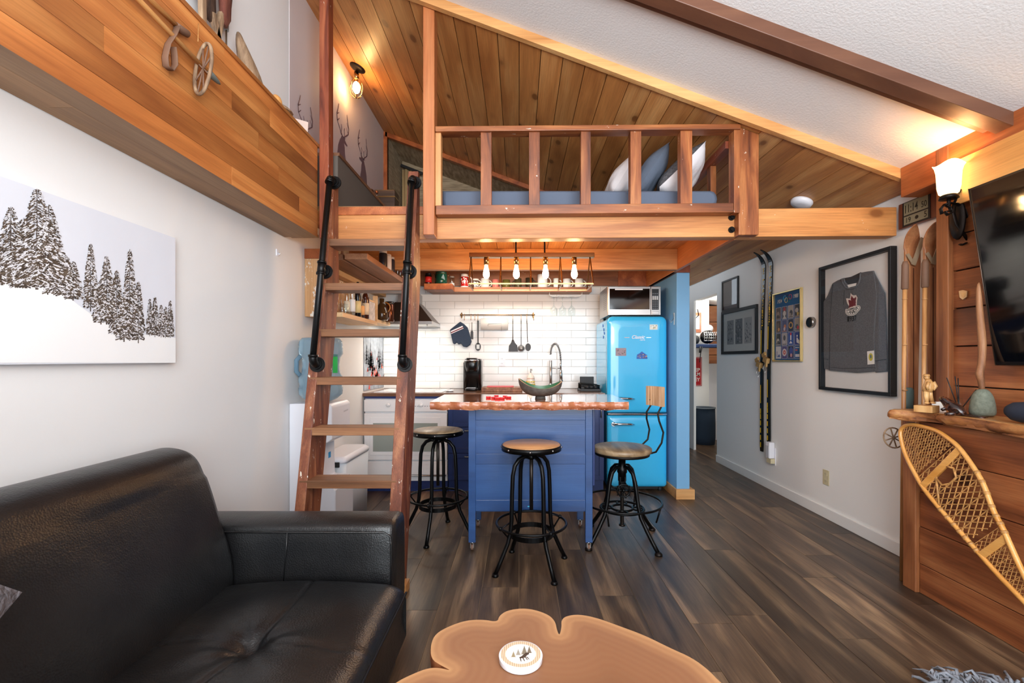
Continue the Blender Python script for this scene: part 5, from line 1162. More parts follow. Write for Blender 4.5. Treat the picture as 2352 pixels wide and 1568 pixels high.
r1 = 0.262; m_ = MB(); m_.tube([(sx + r1 * math.cos(q * pi / 24), sy + r1 * math.sin(q * pi / 24), 0.262) for q in range(48)], 0.0075, 8, closed=True); fr2 = m_.build('foot_ring', M['black_metal'], t)
for k in range(8):
    a = A + pi / 8 + k * pi / 4; u = Vector((math.cos(a), math.sin(a), 0)); c = Vector((sx, sy, 0)); m_ = MB(); m_.tube([c + u * r1 + Vector((0, 0, 0.262)), c + u * (r1 - 0.03) + Vector((0, 0, 0.16))], 0.006, 6)
    if k % 2 == 0: m_.build('spindle', M['black_metal'], fr2)
m_ = MB()
for rr_, n in ((0.145, 36), (0.07, 24)): m_.tube([(sx + rr_ * math.cos(q * 2 * pi / n), sy + rr_ * math.sin(q * 2 * pi / n), 0.215) for q in range(n)], 0.008, 8, closed=True)
for k in range(4):
    a = A + k * pi / 2 + pi / 4; cc = Vector((sx + 0.105 * math.cos(a), sy + 0.105 * math.sin(a), 0.215)); m_.tube([cc + Vector((0.034 * math.cos(q * pi / 8), 0.034 * math.sin(q * pi / 8), 0)) for q in range(16)], 0.006, 6, closed=True)
m_.build('lower_rings', M['black_metal'], t)
# backrest on two bent rods
dv = Vector((math.cos(math.radians(22)), math.sin(math.radians(22)), 0)); wv = Vector((dv.y, -dv.x, 0)); c = Vector((sx, sy, 0))
bc = c + dv * 0.275
for s in (-1, 1):
    m_ = MB(); o_ = wv * (0.075 * s)
    m_.tube([c + dv * 0.12 + o_ * 1.3 + Vector((0, 0, 0.585)), c + dv * 0.21 + o_ * 1.2 + Vector((0, 0, 0.595)), c + dv * 0.27 + o_ + Vector((0, 0, 0.65)), c + dv * 0.285 + o_ + Vector((0, 0, 0.72)), c + dv * 0.255 + o_ * 0.9 + Vector((0, 0, 0.80)), c + dv * 0.25 + o_ * 0.8 + Vector((0, 0, 0.85)), c + dv * 0.285 + o_ * 0.75 + Vector((0, 0, 0.90)), c + dv * 0.275 + o_ * 0.7 + Vector((0, 0, 0.94))], 0.0065, 8)
    m_.build('back_rod', M['iron'], t)
R = Matrix((dv, wv, Vector((0, 0, 1)))).transposed()
m_ = MB(); nn = 8
for s in range(nn):
    a = (s + 0.5) / nn - 0.5; off = dv * (-0.05 * (a * 2) ** 2 * 0.5); m_.obox(bc + dv * 0.02 + wv * (a * 0.165) + off + Vector((0, 0, 0.965)), (0.028, 0.165 / nn + 0.002, 0.135), R)
m_.build('backrest', wood('pale backrest wood', (170, 128, 92), (204, 168, 132), (226, 196, 164), axis=2, rough=0.5, scale=2, grain=0.3), t)

# ---------------------------------------------------------------- hanging lamp
pl = thing('pendant_lamp', 'open bronze frame lamp with four glowing bulbs hanging over the island', 'pendant lamp', (0.083, 3.35, 1.75))
X0, X1, YF, YBk, ZB, ZT = -0.352, 0.522, 3.20, 3.50, 1.755, 1.985; YC = 3.35
MB().box(X0 - 0.012, X1 + 0.03, YC - 0.028, YC + 0.028, ZT - 0.015, ZT + 0.018).build('top_bar', M['brass'], pl, bevel=0.003)
for i, x in enumerate((X0, X0 + 0.2185, X0 + 0.437, X0 + 0.6555, X1)):
    f = MB()
    for y in (YF, YBk): f.bar((x, YC, ZT - 0.005), (x, y, ZB), 0.008, 0.008, (1, 0, 0))
    f.bar((x, YF, ZB), (x, YBk, ZB), 0.008, 0.008); f.build('strut', M['brass'], pl)
f = MB()
for y in (YF, YBk): f.bar((X0, y, ZB), (X1, y, ZB), 0.009, 0.009)
f.build('lower_frame', M['brass'], pl)
for x in (shelf_x(1185, YC), shelf_x(1251, YC)): MB().cyl((x, YC, ZT + 0.015), (x, YC, DECK), 0.006, 8).build('hanging_rod', M['iron'], pl)
MB().box(-0.06, 0.24, YC - 0.06, YC + 0.06, DECK - 0.02, DECK).build('ceiling_plate', M['iron'], pl)
for px in (1117, 1186, 1253, 1319):
    x = shelf_x(px, YC); s_ = MB().lathe([(0.018, 0), (0.018, 0.05), (0.014, 0.056)], (x, YC, ZT - 0.068), 16).build('socket', M['brass'], pl)
    MB().lathe([(0.0, 0), (0.012, 0.004), (0.022, 0.02), (0.024, 0.035), (0.018, 0.065), (0.012, 0.09), (0.011, 0.105)], (x, YC, ZT - 0.170), 18).build('bulb', M['bulb'], s_)
# ================================================================ LOFT THINGS
mat_ = MB(); rings = []
for y, ins in ((2.93, 0.03), (2.94, 0.01), (2.97, 0.0), (4.5, 0.0), (4.54, 0.03)):
    pts = []
    for (x, z) in ((-0.5 + ins, 2.195), (1.26 - ins, 2.195)): pts.append(Vector((x, y, z)))
    for k in range(7):
        a = -pi / 2 + pi * k / 6; pts.append(Vector((1.25 - ins + 0.04 * math.cos(a), y, 2.257 + (0.058 - ins * 0.6) * math.sin(a))))
    pts.append(Vector((-0.5 + ins, y, 2.315 - ins * 0.6))); rings.append(pts)
mat_.loft(rings[::-1], smooth=True)
tag(mat_.build('mattress', M['sheet'], loc=(0.4, 3.7, 2.195)), 'loft mattress under a slate blue-grey fitted sheet', 'mattress')
def pillow(c, R, w, h, t, mat, name, label, cat='pillow', loc=None, seed=1, fr=None, back=None):
    rr_ = random.Random(seed); ph = [rr_.uniform(0, 6) for _ in range(4)]
    def sh(s):
        def fn(u, v):
            a = 2 * u - 1; b = 2 * v - 1
            pin = 1 - 0.10 * (1 - abs(a) ** 2) * abs(b) ** 6 - 0.0
            x = a * w / 2 * (1 - 0.07 * (1 - b * b) * 0 - 0.06 * (abs(a) ** 4) * (1 - b * b)); y = b * h / 2 * (1 - 0.06 * (abs(b) ** 4) * (1 - a * a))
            th = t / 2 * max(0, (1 - abs(a) ** 2.6)) ** 0.55 * max(0, (1 - abs(b) ** 2.6)) ** 0.55
            th *= 1 + 0.10 * math.sin(5 * a + ph[0]) * math.sin(4 * b + ph[1]) + 0.05 * math.sin(13 * a + 9 * b + ph[2])
            return Vector(c) + R @ Vector((x, y, s * th))
        return fn
    f = MB(); f.grid(sh(1), 20, 20); b = MB(); n0 = 20
    g = MB(); g.grid(sh(-1), 20, 20); g.f = [q[::-1] for q in g.f]
    if back is None:
        f.add(g.v, g.f, True); return tag(f.build(name, mat, loc=c), label, cat, fr)
    t_ = thing(name, label, cat, c, fr); f.build('front_cover', mat, t_); g.build('back_cover', back, t_); return t_
def Rm(xa, ya):
    x = Vector(xa).normalized(); y = Vector(ya); y = (y - x * y.dot(x)).normalized(); return Matrix((x, y, x.cross(y))).transposed()
pillow((0.71, 3.20, 2.455), Rm((0.05, 1, 0), (0.62, -0.05, 1)), 0.42, 0.30, 0.15, M['white_cloth'], 'pillow', 'white pillow leaning leftmost of the three on the loft mattress', fr='pillows on the loft bed')
pillow((0.895, 3.17, 2.48), Rm((0.1, 1, 0), (0.68, -0.1, 1)), 0.42, 0.37, 0.15, M['grey_cloth'], 'pillow', 'slate blue-grey pillow in the middle of the loft pillows', seed=3, fr='pillows on the loft bed')
pillow((1.10, 3.12, 2.455), Rm((0.25, 1, -0.1), (0.88, -0.1, 0.85)), 0.42, 0.40, 0.17, M['grey_fur'], 'pillow', 'fleece pillow, dark grey on top and white beneath, leaning at the right loft railing', seed=5, fr='pillows on the loft bed', back=M['white_cloth'])
o_ = [o for o in bpy.data.objects if o.name.startswith('front_cover')][-1]; o_.data.materials[0] = M['white_cloth']
o_ = [o for o in bpy.data.objects if o.name.startswith('back_cover')][-1]; o_.data.materials[0] = M['grey_fur']
# cage lamp on the sloping ceiling
lp = Vector((-1.315, 3.71, Zc(-1.315))); cl = thing('cage_lamp', 'bronze wire-cage lamp with a glowing bulb on the loft ceiling', 'lamp', lp)
nrm = Vector((-SL, 0, -1)).normalized()
MB().lathe([(0.064, 0), (0.062, 0.008), (0.05, 0.016), (0.03, 0.022), (0.012, 0.03)], lp, 24, nrm).build('ceiling_rose', M['iron'], cl)
j = lp + nrm * 0.03; c = MB(); c.ball(j + Vector((0, 0, -0.01)), 0.014, 10); c.cyl(j + Vector((0, 0, -0.01)), j + Vector((0, 0, -0.07)), 0.018, 12, 0.024); c.build('socket', M['brass'], cl)
c = MB(); b0 = j + Vector((0, 0, -0.07))
for k in range(6):
    a = k * pi / 3; u = Vector((math.cos(a), math.sin(a), 0)); c.tube([b0 + u * r_ + Vector((0, 0, -z)) for r_, z in ((0.024, 0), (0.045, 0.03), (0.055, 0.075), (0.045, 0.12), (0.02, 0.145), (0.0, 0.15))], 0.0025, 6)
c.build('wire_cage', M['brass'], cl)
MB().ball(b0 + Vector((0, 0, -0.065)), 0.030, 14, (1, 1, 1.6)).build('bulb', M['lamp_bulb'], cl)
# curtain and rod in the alcove
cr = thing('alcove_curtain', 'tan woven curtain hanging from a dark rod in the loft alcove', 'curtain', (-1.3, 5.38, 2.2))
MB().grid(lambda u, v: (-1.375 + 0.135 * u, 5.36 + 0.012 * math.sin(u * 14), 2.20 + 1.26 * v), 16, 2).build('cloth', M['curtain'], cr, solid=0.004)
MB().bar((-1.385, 5.34, 3.50), (-1.13, 5.34, 3.40), 0.03, 0.03).build('rod', M['matte_black'], cr)
# things on the low ledge in the loft
sc_ = thing('suitcase', 'small dark brown wooden box with metal bands at the far end of the loft ledge', 'box', (-1.18, 3.99, 2.195))
q = P(897, 470, 4.05); MB().box(-1.27, -1.085, 3.98, 4.12, 2.195, 2.71).build('body', wood('dark trunk wood', (40, 26, 18), (74, 50, 34), (100, 70, 48), axis=0, rough=0.4), sc_, bevel=0.01)
f = MB(); f.box(-1.272, -1.083, 3.976, 4.122, 2.64, 2.652); f.build('band', M['brass'], sc_)
sb = thing('small_bottle', 'small clear bottle with a copper top beside the brown box in the loft', 'bottle', (-1.19, 3.86, 2.535))
MB().lathe([(0.022, 0), (0.026, 0.02), (0.024, 0.05), (0.01, 0.075), (0.01, 0.09)], (-1.20, 3.84, 2.5355), 16).build('body', M['glass'], sb); MB().lathe([(0.012, 0), (0.012, 0.015)], (-1.20, 3.84, 2.625), 12).build('cap', colmat('copper', (190, 110, 70), 0.3, metal=0.8), sb)
bl_ = thing('brown_ball', 'small round brown wooden ball standing on the grey loft ledge', 'ball', (-1.19, 3.6, 2.535)); MB().ball((-1.175, 3.62, 2.557), 0.022, 14).build('ball', M['dark_carved'], bl_)
cd = thing('card', 'small pale card standing on the ledge left of the tall red post', 'card', (-1.25, 2.6, 2.54))
MB().hexa([(-1.40, 2.62, 2.539), (-1.245, 2.68, 2.539), (-1.245, 2.683, 2.539), (-1.40, 2.623, 2.539), (-1.41, 2.66, 2.66), (-1.26, 2.72, 2.64), (-1.26, 2.723, 2.64), (-1.41, 2.663, 2.66)]).build('sheet', colmat('pinkish card', (214, 190, 178), 0.5), cd)
MB().box(-1.13, -1.07, 3.2, 3.26, 2.1935, 2.25).build('white_card', M['paper'], loc=(-1.1, 3.2, 2.19)); tag(bpy.data.objects['white_card'], 'tiny white card standing on the loft floor beside the grey ledge', 'card')
# driftwood, pole and carving on the ledge by the left wall
def lumpy(mb, pts, rs, n=12, seed=1, amp=0.15, fl=(1, 1)):
    r_ = random.Random(seed); rings = []
    for i, (p, r) in enumerate(zip(pts, rs)):
        p = Vector(p); rings.append([p + Vector((fl[0] * r * math.cos(2 * pi * k / n) * (1 + r_.uniform(-amp, amp)), fl[1] * r * math.sin(2 * pi * k / n) * (1 + r_.uniform(-amp, amp)), 0)) for k in range(n)])
    return mb.loft(rings)
dw = MB(); a = PX(578, 160, -1.30); b = PX(547, 72, -1.36)
Yd = 2.10
lumpy(dw, [(-1.30, 2.26, 2.539), (-1.31, 2.26, 2.57), (-1.32, 2.24, 2.62), (-1.335, 2.215, 2.70), (-1.345, 2.195, 2.76), (-1.35, 2.19, 2.80)], [0.035, 0.055, 0.060, 0.045, 0.026, 0.01], 14, 3, 0.12, (0.7, 1.0))
tag(dw.build('driftwood', M['drift'], loc=(-1.3, 2.2, 2.539), sub=1), 'upright grey leaf-shaped piece of driftwood on the wooden ledge', 'driftwood')
cv = thing('wood_carving', 'small orange-brown rounded carving on a grey base on the ledge beside the driftwood', 'carving', (-1.27, 2.36, 2.539))
MB().ball((-1.28, 2.40, 2.575), 0.04, 16, (0.7, 0.9, 1.0)).build('body', M['light_beam'], cv); lumpy(MB(), [(-1.27, 2.42, 2.539), (-1.27, 2.42, 2.556)], [0.06, 0.05], 14, 5, 0.1).build('base', M['drift'], cv)
hg = thing('bark_sculpture', 'dark bark sculpture with red paint standing high on the left ledge', 'sculpture', (-1.36, 1.85, 2.538))
rs_ = random.Random(8); m_ = MB()
lumpy(m_, [(-1.37, 2.01, 2.72), (-1.37, 2.00, 2.76), (-1.375, 1.98, 2.85), (-1.37, 1.97, 3.0), (-1.37, 1.97, 3.16), (-1.37, 1.97, 3.22)], [0.02, 0.045, 0.065, 0.075, 0.06, 0.03], 14, 8, 0.3, (0.45, 1)); m_.build('bark_body', wood('dark bark', (34, 22, 16), (72, 48, 34), (104, 74, 54), axis=2, rough=0.8, scale=6, grain=0.7, bmp=0.8), hg)
m_ = MB(); lumpy(m_, [(-1.36, 2.10, 2.76), (-1.36, 2.105, 2.80), (-1.36, 2.11, 2.95), (-1.36, 2.10, 3.1)], [0.02, 0.035, 0.045, 0.03], 12, 9, 0.25, (0.5, 1)); m_.build('red_painted_bark', wood('red painted bark', (90, 36, 28), (116, 60, 44), (120, 84, 66), axis=2, rough=0.8, scale=6, grain=0.7, bmp=0.8), hg)
for y0, y1, z0, z1 in ((1.96, 1.95, 2.539, 2.86), (2.02, 2.08, 2.539, 2.80), (2.10, 2.02, 2.539, 2.76)):
    MB().bar((-1.36, y0, z0 + 0.008), (-1.36, y1, z1), 0.025, 0.02, (1, 0, 0)).build('stick_leg', M['drift'], hg)
gp = thing('grey_tube', 'pale grey metal tube standing on the ledge behind the driftwood', 'tube', (-1.38, 2.07, 2.539)); MB().cyl((-1.415, 2.20, 2.81), (-1.415, 2.20, 3.3), 0.011, 14).build('tube', colmat('galvanised', (168, 172, 172), 0.35, metal=0.7), gp)
MB().cyl((-1.415, 2.20, 2.539), (-1.415, 2.20, 2.81), 0.004, 8).build('peg', M['drift'], gp)
# two bamboo ski poles hung on the ledge face
FZ = FX - 0.0
def face(px, py): # point on the ledge face
    p = PX(px, py, FX); return p
sp1 = thing('ski_pole', 'lower bamboo ski pole with a ring basket and grey tip on the ledge face', 'ski pole', (FX + 0.03, 1.4, 2.4), 'bamboo ski poles on the ledge')
def off(p, d): return Vector((FX + d, p.y, p.z))
A_, B_ = PX(300, -20, FX + 0.025), PX(478, 168, FX + 0.025)
pole_d = (B_ - A_).normalized(); A0 = A_ - pole_d * 0.5
MB().tube([A0, A_, B_], 0.009, 10).build('shaft', M['bamboo_y'], sp1)
bk_ = PX(468, 158, FX + 0.06)
c = MB(); cc = PX(467, 158, FX + 0.05); n1 = Vector((0.25, 1, -0.15)).normalized(); u = Vector((0, 0, 1)); u = (u - n1 * u.dot(n1)).normalized(); v = n1.cross(u)
rw_, rz_ = 0.036, 0.105
c.tube([cc + u * (rz_ * math.cos(k * pi / 14)) + v * (rw_ * math.sin(k * pi / 14)) for k in range(28)], 0.0065, 8, closed=True); bask = c.build('basket_ring', M['drift'], sp1)
c = MB()
for k in range(8):
    a = k * pi / 4 + 0.3; c.tube([cc, cc + u * (rz_ * math.cos(a)) + v * (rw_ * math.sin(a))], 0.003, 6)
c.build('basket_lacing', M['strap'], bask)
T1 = PX(478, 165, FX + 0.045); T2 = PX(506, 194, FX + 0.05)
MB().tube([T1, T1.lerp(T2, 0.2), T1.lerp(T2, 0.8), T2], [0.005, 0.013, 0.008, 0.002], 12).build('metal_tip', colmat('lead grey', (120, 126, 120), 0.5, metal=0.6), sp1)
sp2 = thing('ski_pole', 'upper bamboo ski pole with a brown leather strap on the ledge face', 'ski pole', (FX + 0.03, 1.4, 2.45), 'bamboo ski poles on the ledge')
A_, B_ = PX(345, 0, FX + 0.02), PX(408, 62, FX + 0.02); d_ = (B_ - A_).normalized()
MB().tube([A_ - d_ * 0.6, A_, B_], 0.009, 10).build('shaft', M['bamboo_y'], sp2)
E_ = PX(430, 78, FX + 0.02); MB().tube([B_ - d_ * 0.01, B_ + d_ * 0.005, E_, E_ + d_ * 0.008], [0.011, 0.014, 0.013, 0.006], 12).build('leather_grip', M['strap'], sp2)
c = MB(); pts = [PX(x, y, FX + 0.030) for x, y in ((408, 60), (400, 80), (386, 100), (379, 130), (381, 152), (393, 162), (402, 150), (401, 128), (398, 108))]
prev = None
c.tube(pts, 0.004, 8, flat=(0.012, 0.002)); c.build('wrist_strap', M['strap'], sp2)
MB().tube([PX(456, 54, FX + 0.004), PX(455, 96, FX + 0.03)], 0.0012, 5).build('hanging_thread', M['rawhide'], sp1)
# smoke detector
sd = Vector((2.035, 3.27, Zc(2.035))); s_ = thing('smoke_detector', 'round white smoke detector on the wood ceiling above the tie beam', 'smoke detector', sd)
MB().lathe([(0.07, 0), (0.073, 0.01), (0.066, 0.03), (0.03, 0.036), (0, 0.036)], sd, 28, nrm).build('housing', M['plastic_w'], s_)
c = MB(); cc = sd + nrm * 0.030; n_ = nrm; u = Vector((0, 1, 0)); v = n_.cross(u); c.tube([cc + u * (0.05 * math.cos(k * pi / 12)) + v * (0.05 * math.sin(k * pi / 12)) for k in range(24)], 0.003, 5, closed=True); c.build('vent_ring', colmat('vent grey', (150, 150, 150), 0.5), s_)

# ================================================================ LEFT WALL, SOFA, TABLE
cvp = thing('canvas_picture', 'wide unframed canvas photograph of snow-covered conifers on the left wall above the sofa', 'picture', (XL, 1.4, 1.2))
XC = -1.418; y0c, y1c = 0.66, PX(403, 700, XC).y; zb_, zt2 = 1.207, 1.722
MB().box(XL + 0.0005, XC, y0c, y1c, zb_, zt2).build('canvas', plain('winter sky print', (214, 216, 224), 0.7, noise=0.03, nscale=3), cvp)
def CP(px, py, d=0.0): p = PX(px, py, XC + 0.0012); return Vector((XC + 0.0012 + d, p.y, p.z))
pr_ = MB(); pr_.col = (238, 238, 238)
hill = [(-140, 640), (-60, 632), (0, 628), (50, 640), (100, 650), (140, 668), (180, 700), (215, 725), (260, 752), (300, 775), (330, 768), (360, 770), (404, 776)]
yb_ = [(393, 832), (300, 832), (200, 832), (100, 832), (0, 832), (-140, 832)]
def polyc(mb, pts, d=0.0):
    P3 = [CP(x, min(y, 10000), d) for x, y in pts]; P3 = [Vector((p.x, min(max(p.y, y0c), y1c), min(max(p.z, zb_), zt2))) for p in P3]
    mb.add(P3, [tuple(range(len(P3)))])
for (a, b) in zip(hill[:-1], hill[1:]): polyc(pr_, [a, b, (b[0], 833), (a[0], 833)][::-1])
pr_.build('snow_print', M['print'], cvp)
rt = random.Random(12); tr_ = MB()
def conifer(px, yt, yb, w, dens=1.3):
    hh = yb - yt; n = int(hh * 0.55 * dens)
    tr_.col = (70, 60, 54); polyc(tr_, [(px - w * 0.035, yb), (px + w * 0.035, yb), (px + 0.5, yt), (px - 0.5, yt)], 0.0002)
    for i in range(n * 9):
        t = rt.random() ** 0.8; y = yt + t * hh * 0.93; half = w * 0.5 * (0.10 + 0.90 * t ** 0.8) * (1 if t < 0.85 else 0.8)
        x = px + rt.uniform(-1, 1) * half; L_ = rt.uniform(0.10, 0.22) * half + 2.0; s = 1 if x > px else -1
        if rt.random() < 0.60: tr_.col = rt.choice([(62, 52, 44), (84, 74, 64), (46, 40, 36), (94, 82, 70)]); th = rt.uniform(1.2, 3.0)
        else: tr_.col = rt.choice([(226, 226, 230), (206, 206, 212)]); th = rt.uniform(1.0, 2.2)
        polyc(tr_, [(x, y), (x + s * L_, y + L_ * 0.45), (x + s * L_ * 0.8, y + L_ * 0.45 + th), (x - s * L_ * 0.1, y + th)], 0.0003 + i * 1e-7)
for a in ((-95, 470, 660, 110), (-40, 500, 660, 90), (25, 475, 640, 80), (55, 500, 660, 90), (112, 470, 670, 90), (150, 585, 682, 60), (5, 600, 655, 90), (60, 590, 662, 90), (168, 600, 690, 46), (85, 432, 665, 105), (130, 555, 680, 70), (-10, 560, 650, 70), (208, 560, 715, 36), (245, 588, 745, 46), (232, 640, 745, 40), (268, 620, 775, 40), (298, 572, 782, 40), (318, 646, 788, 30), (285, 680, 785, 44), (344, 686, 772, 16), (356, 682, 774, 20), (370, 700, 775, 16), (380, 704, 776, 16), (391, 690, 776, 16)): conifer(*a)
tr_.build('tree_print', M['print'], cvp)

# sofa: black leather, back along the left wall, far arm across
sf = thing('sofa', 'black pebbled leather sofa along the left wall with one square arm at the ladder', 'sofa', (-0.95, 1.2, 0))
def profile_sweep(prof, ya, yb, n=24, edge_r=0.03, wave=None):
    mb = MB(); rings = []
    ys = [(ya, -edge_r), (ya + edge_r * 0.3, -edge_r * 0.3), (ya + edge_r, 0)] + [(ya + edge_r + (yb - ya - 2 * edge_r) * k / n, 0) for k in range(1, n)] + [(yb - edge_r, 0), (yb - edge_r * 0.3, -edge_r * 0.3), (yb, -edge_r)]
    cx = sum(p[0] for p in prof) / len(prof); cz = sum(p[1] for p in prof) / len(prof)
    for y, ins in ys:
        r = []
        for x, z in prof:
            d = Vector((x - cx, z - cz)); L_ = max(d.length, 1e-6); k = 1 + ins / L_
            w = wave(x, y, z) if wave else (0, 0)
            r.append(Vector((cx + d.x * k + w[0], y, cz + d.y * k + w[1])))
        rings.append(r)
    mb.loft(rings[::-1]); return mb
def smoothp(pts, it=2):
    for _ in range(it):
        q = []
        for i in range(len(pts)):
            a = pts[i]; b = pts[(i + 1) % len(pts)]; q += [(a[0] * .75 + b[0] * .25, a[1] * .75 + b[1] * .25), (a[0] * .25 + b[0] * .75, a[1] * .25 + b[1] * .75)]
        pts = q
    return pts
back = smoothp([(-1.425, 0.12), (-1.43, 0.70), (-1.415, 0.865), (-1.34, 0.895), (-1.235, 0.875), (-1.185, 0.76), (-1.135, 0.62), (-1.085, 0.47), (-1.075, 0.36), (-1.10, 0.12)], 3)
profile_sweep(back, -0.5, 1.745, 30, 0.03, lambda x, y, z: (0.006 * math.sin(y * 9 + z * 6) if x > -1.2 else 0, 0)).build('backrest', M['leather'], sf)
# seat cushion: grid with tuft dimple
def seat(u, v):
    x = -1.13 + (0.70) * u; y = -0.5 + 2.235 * v
    t1 = Vector((-0.80, 1.345)); z = 0.375 + 0.022 * math.sin(pi * min(1, u * 1.0)) 
    for (tx, ty) in ((-0.80, 1.345), (-0.80, 0.75), (-0.80, 0.15)):
        d = math.hypot((x - tx) / 1.0, (y - ty)); z -= 0.032 * math.exp(-(d / 0.05) ** 2) + 0.012 * math.exp(-(d / 0.16) ** 2)
        ang = math.atan2(y - ty, x - tx); z += 0.005 * math.sin(ang * 7 + 1) * math.exp(-(d / 0.16)) * min(1, d / 0.05)
    z -= 0.006 * math.exp(-((x + 0.80 - 0.03 * math.sin(y * 5)) / 0.006) ** 2); z -= 0.006 * math.exp(-((y - 1.345 + 0.02 * math.sin(x * 9)) / 0.006) ** 2)
    e = max(0, (u - 0.90) / 0.10); z -= 0.045 * (1 - math.sqrt(max(0, 1 - e * e))); 
    ev = max(0, (v - 0.975) / 0.025); z -= 0.02 * ev * ev
    z += 0.004 * math.sin(x * 21 + y * 7) * math.sin(y * 11)
    return (x, y, z)
ss = MB(); ss.grid(seat, 90, 200); ss.grid(lambda u, v: (-0.43 - 0.012 * math.sin(pi * u), -0.5 + 2.235 * v, 0.33 - 0.16 * u), 6, 40)
ss.grid(lambda u, v: (-1.13 + 0.70 * v, 1.735, seat(v, 1)[2] - (seat(v, 1)[2] - 0.17) * u), 3, 40)
ss.build('seat_cushion', M['leather'], sf)
w_ = MB(); w_.tube([(-0.431, -0.5, 0.333), (-0.430, 0.6, 0.333), (-0.430, 1.735, 0.333)], 0.0045, 8); w_.build('seat_piping', M['leather'], sf)
MB().box(-1.40, -0.47, -0.5, 1.74, 0.05, 0.20).build('base', M['leather'], sf, bevel=0.01)
ar = MB(); sec = smoothp([(1.748, 0.14), (1.748, 0.545), (1.775, 0.592), (1.915, 0.592), (1.94, 0.56), (1.94, 0.14)], 3); rings = []
for x, ins in ((-1.41, 0.02), (-1.40, 0.004), (-1.38, 0), (-1.0, 0), (-0.6, 0), (-0.505, 0), (-0.49, 0.006), (-0.482, 0.02), (-0.480, 0.04)):
    cy2, cz2 = 1.844, 0.38; rings.append([Vector((x, cy2 + (y - cy2) * (1 - ins / 0.1), cz2 + (z - cz2) * (1 - ins / 0.24))) for y, z in sec])
ar.loft(rings); ar.build('arm', M['leather'], sf)
w_ = MB(); w_.tube([(-1.38, 1.752, 0.558), (-0.9, 1.750, 0.556), (-0.52, 1.752, 0.555), (-0.497, 1.754, 0.54), (-0.492, 1.754, 0.50), (-0.492, 1.752, 0.2)], 0.004, 8); w_.tube([(-0.89, 1.7475, 0.556), (-0.895, 1.7475, 0.48), (-0.905, 1.747, 0.36)], 0.0025, 6); w_.build('arm_piping', M['leather'], sf)
MB().box(-0.55, -0.50, 1.80, 1.90, 0, 0.14).build('leg', M['matte_black'], sf, bevel=0.004); MB().box(-0.55, -0.50, 0.0, 0.10, 0, 0.06).build('leg', M['matte_black'], sf, bevel=0.004)
wl_ = [(-1.424, 1.80, 0.10)]
cu = pillow((-1.035, 0.582, 0.785), Rm((-0.2, 1, 0.75), (-0.3, -0.75, 1)), 0.50, 0.50, 0.15, plain('grey popcorn knit', (104, 100, 104), 0.95, noise=0.3, nscale=50, bmp=1.0, bscale=60, bdist=0.01), 'cushion', 'chunky grey knitted cushion at the left edge of the sofa', cat='cushion')

# coffee table: thick live-edge slab on short legs
tb = thing('coffee_table', 'thick live-edge wooden slab coffee table with a deep notch', 'table', (0.1, 1.0, 0.42))
ZT2 = 0.42
ol = [(905, 1568), (950, 1546), (985, 1533), (1012, 1533), (1038, 1540), (1014, 1528), (990, 1513), (989, 1480), (1000, 1455), (1030, 1438), (1070, 1424), (1110, 1422), (1143, 1428), (1146, 1414), (1165, 1401), (1200, 1396), (1230, 1400), (1262, 1412), (1276, 1428), (1279, 1446), (1285, 1460), (1290, 1440), (1289, 1424), (1300, 1414), (1330, 1410), (1370, 1418), (1420, 1436), (1480, 1458), (1540, 1488), (1590, 1510), (1630, 1540), (1655, 1568)]
o3 = [PZ(x, y, ZT2) for x, y in ol]
o3 += [Vector((0.56, 1.02, ZT2)), Vector((0.58, 0.86, ZT2)), Vector((0.50, 0.70, ZT2)), Vector((0.36, 0.64, ZT2)), Vector((0.30, 0.70, ZT2)), Vector((0.12, 0.58, ZT2)), Vector((-0.10, 0.60, ZT2)), Vector((-0.27, 0.72, ZT2)), Vector((-0.36, 0.88, ZT2)), Vector((-0.355, 1.04, ZT2))]
sm = smoothp([(p.x, p.y) for p in o3], 2)
def in_poly(x, y, pl):
    c = False; j = len(pl) - 1
    for i in range(len(pl)):
        if (pl[i][1] > y) != (pl[j][1] > y) and x < (pl[j][0] - pl[i][0]) * (y - pl[i][1]) / (pl[j][1] - pl[i][1]) + pl[i][0]: c = not c
        j = i
    return c
import numpy as np
def slab_top_mesh():
    import bmesh
    bm = bmesh.new(); vs = [bm.verts.new((x, y, ZT2)) for x, y in sm]; bm.faces.new(vs)
    bmesh.ops.triangulate(bm, faces=bm.faces[:])
    # even interior: cut the face with a lattice of planes
    for k in range(40):
        for co, no in (((-0.4 + k * 0.026, 0, 0), (1, 0, 0)), ((0, 0.55 + k * 0.026, 0), (0, 1, 0))):
            bmesh.ops.bisect_plane(bm, geom=bm.verts[:] + bm.edges[:] + bm.faces[:], plane_co=co, plane_no=no)
    me = bpy.data.meshes.new('slab_top'); bm.to_mesh(me); bm.free(); return me
me = slab_top_mesh(); S1 = np.array(sm); S2 = np.roll(S1, -1, axis=0); V = np.array([v.co[:2] for v in me.vertices])
D = np.full(len(V), 9.0); dS = S2 - S1; l2 = (dS ** 2).sum(1) + 1e-12
for i in range(len(S1)):
    t = np.clip(((V - S1[i]) @ dS[i]) / l2[i], 0, 1); D = np.minimum(D, np.hypot(*(V - (S1[i] + t[:, None] * dS[i])).T))
at = me.color_attributes.new(name='Col', type='FLOAT_COLOR', domain='POINT'); buf = np.ones((len(V), 4), dtype=np.float32); buf[:, 0] = D / 0.30; buf[:, 1] = buf[:, 0]; buf[:, 2] = buf[:, 0]
at.data.foreach_set('color', buf.ravel()); me.materials.append(M['rings'])
me.transform(Matrix.Translation(-Vector((0.1, 1.0, 0.42))))
o = bpy.data.objects.new('slab_top', me); COL.objects.link(o); o.parent = tb
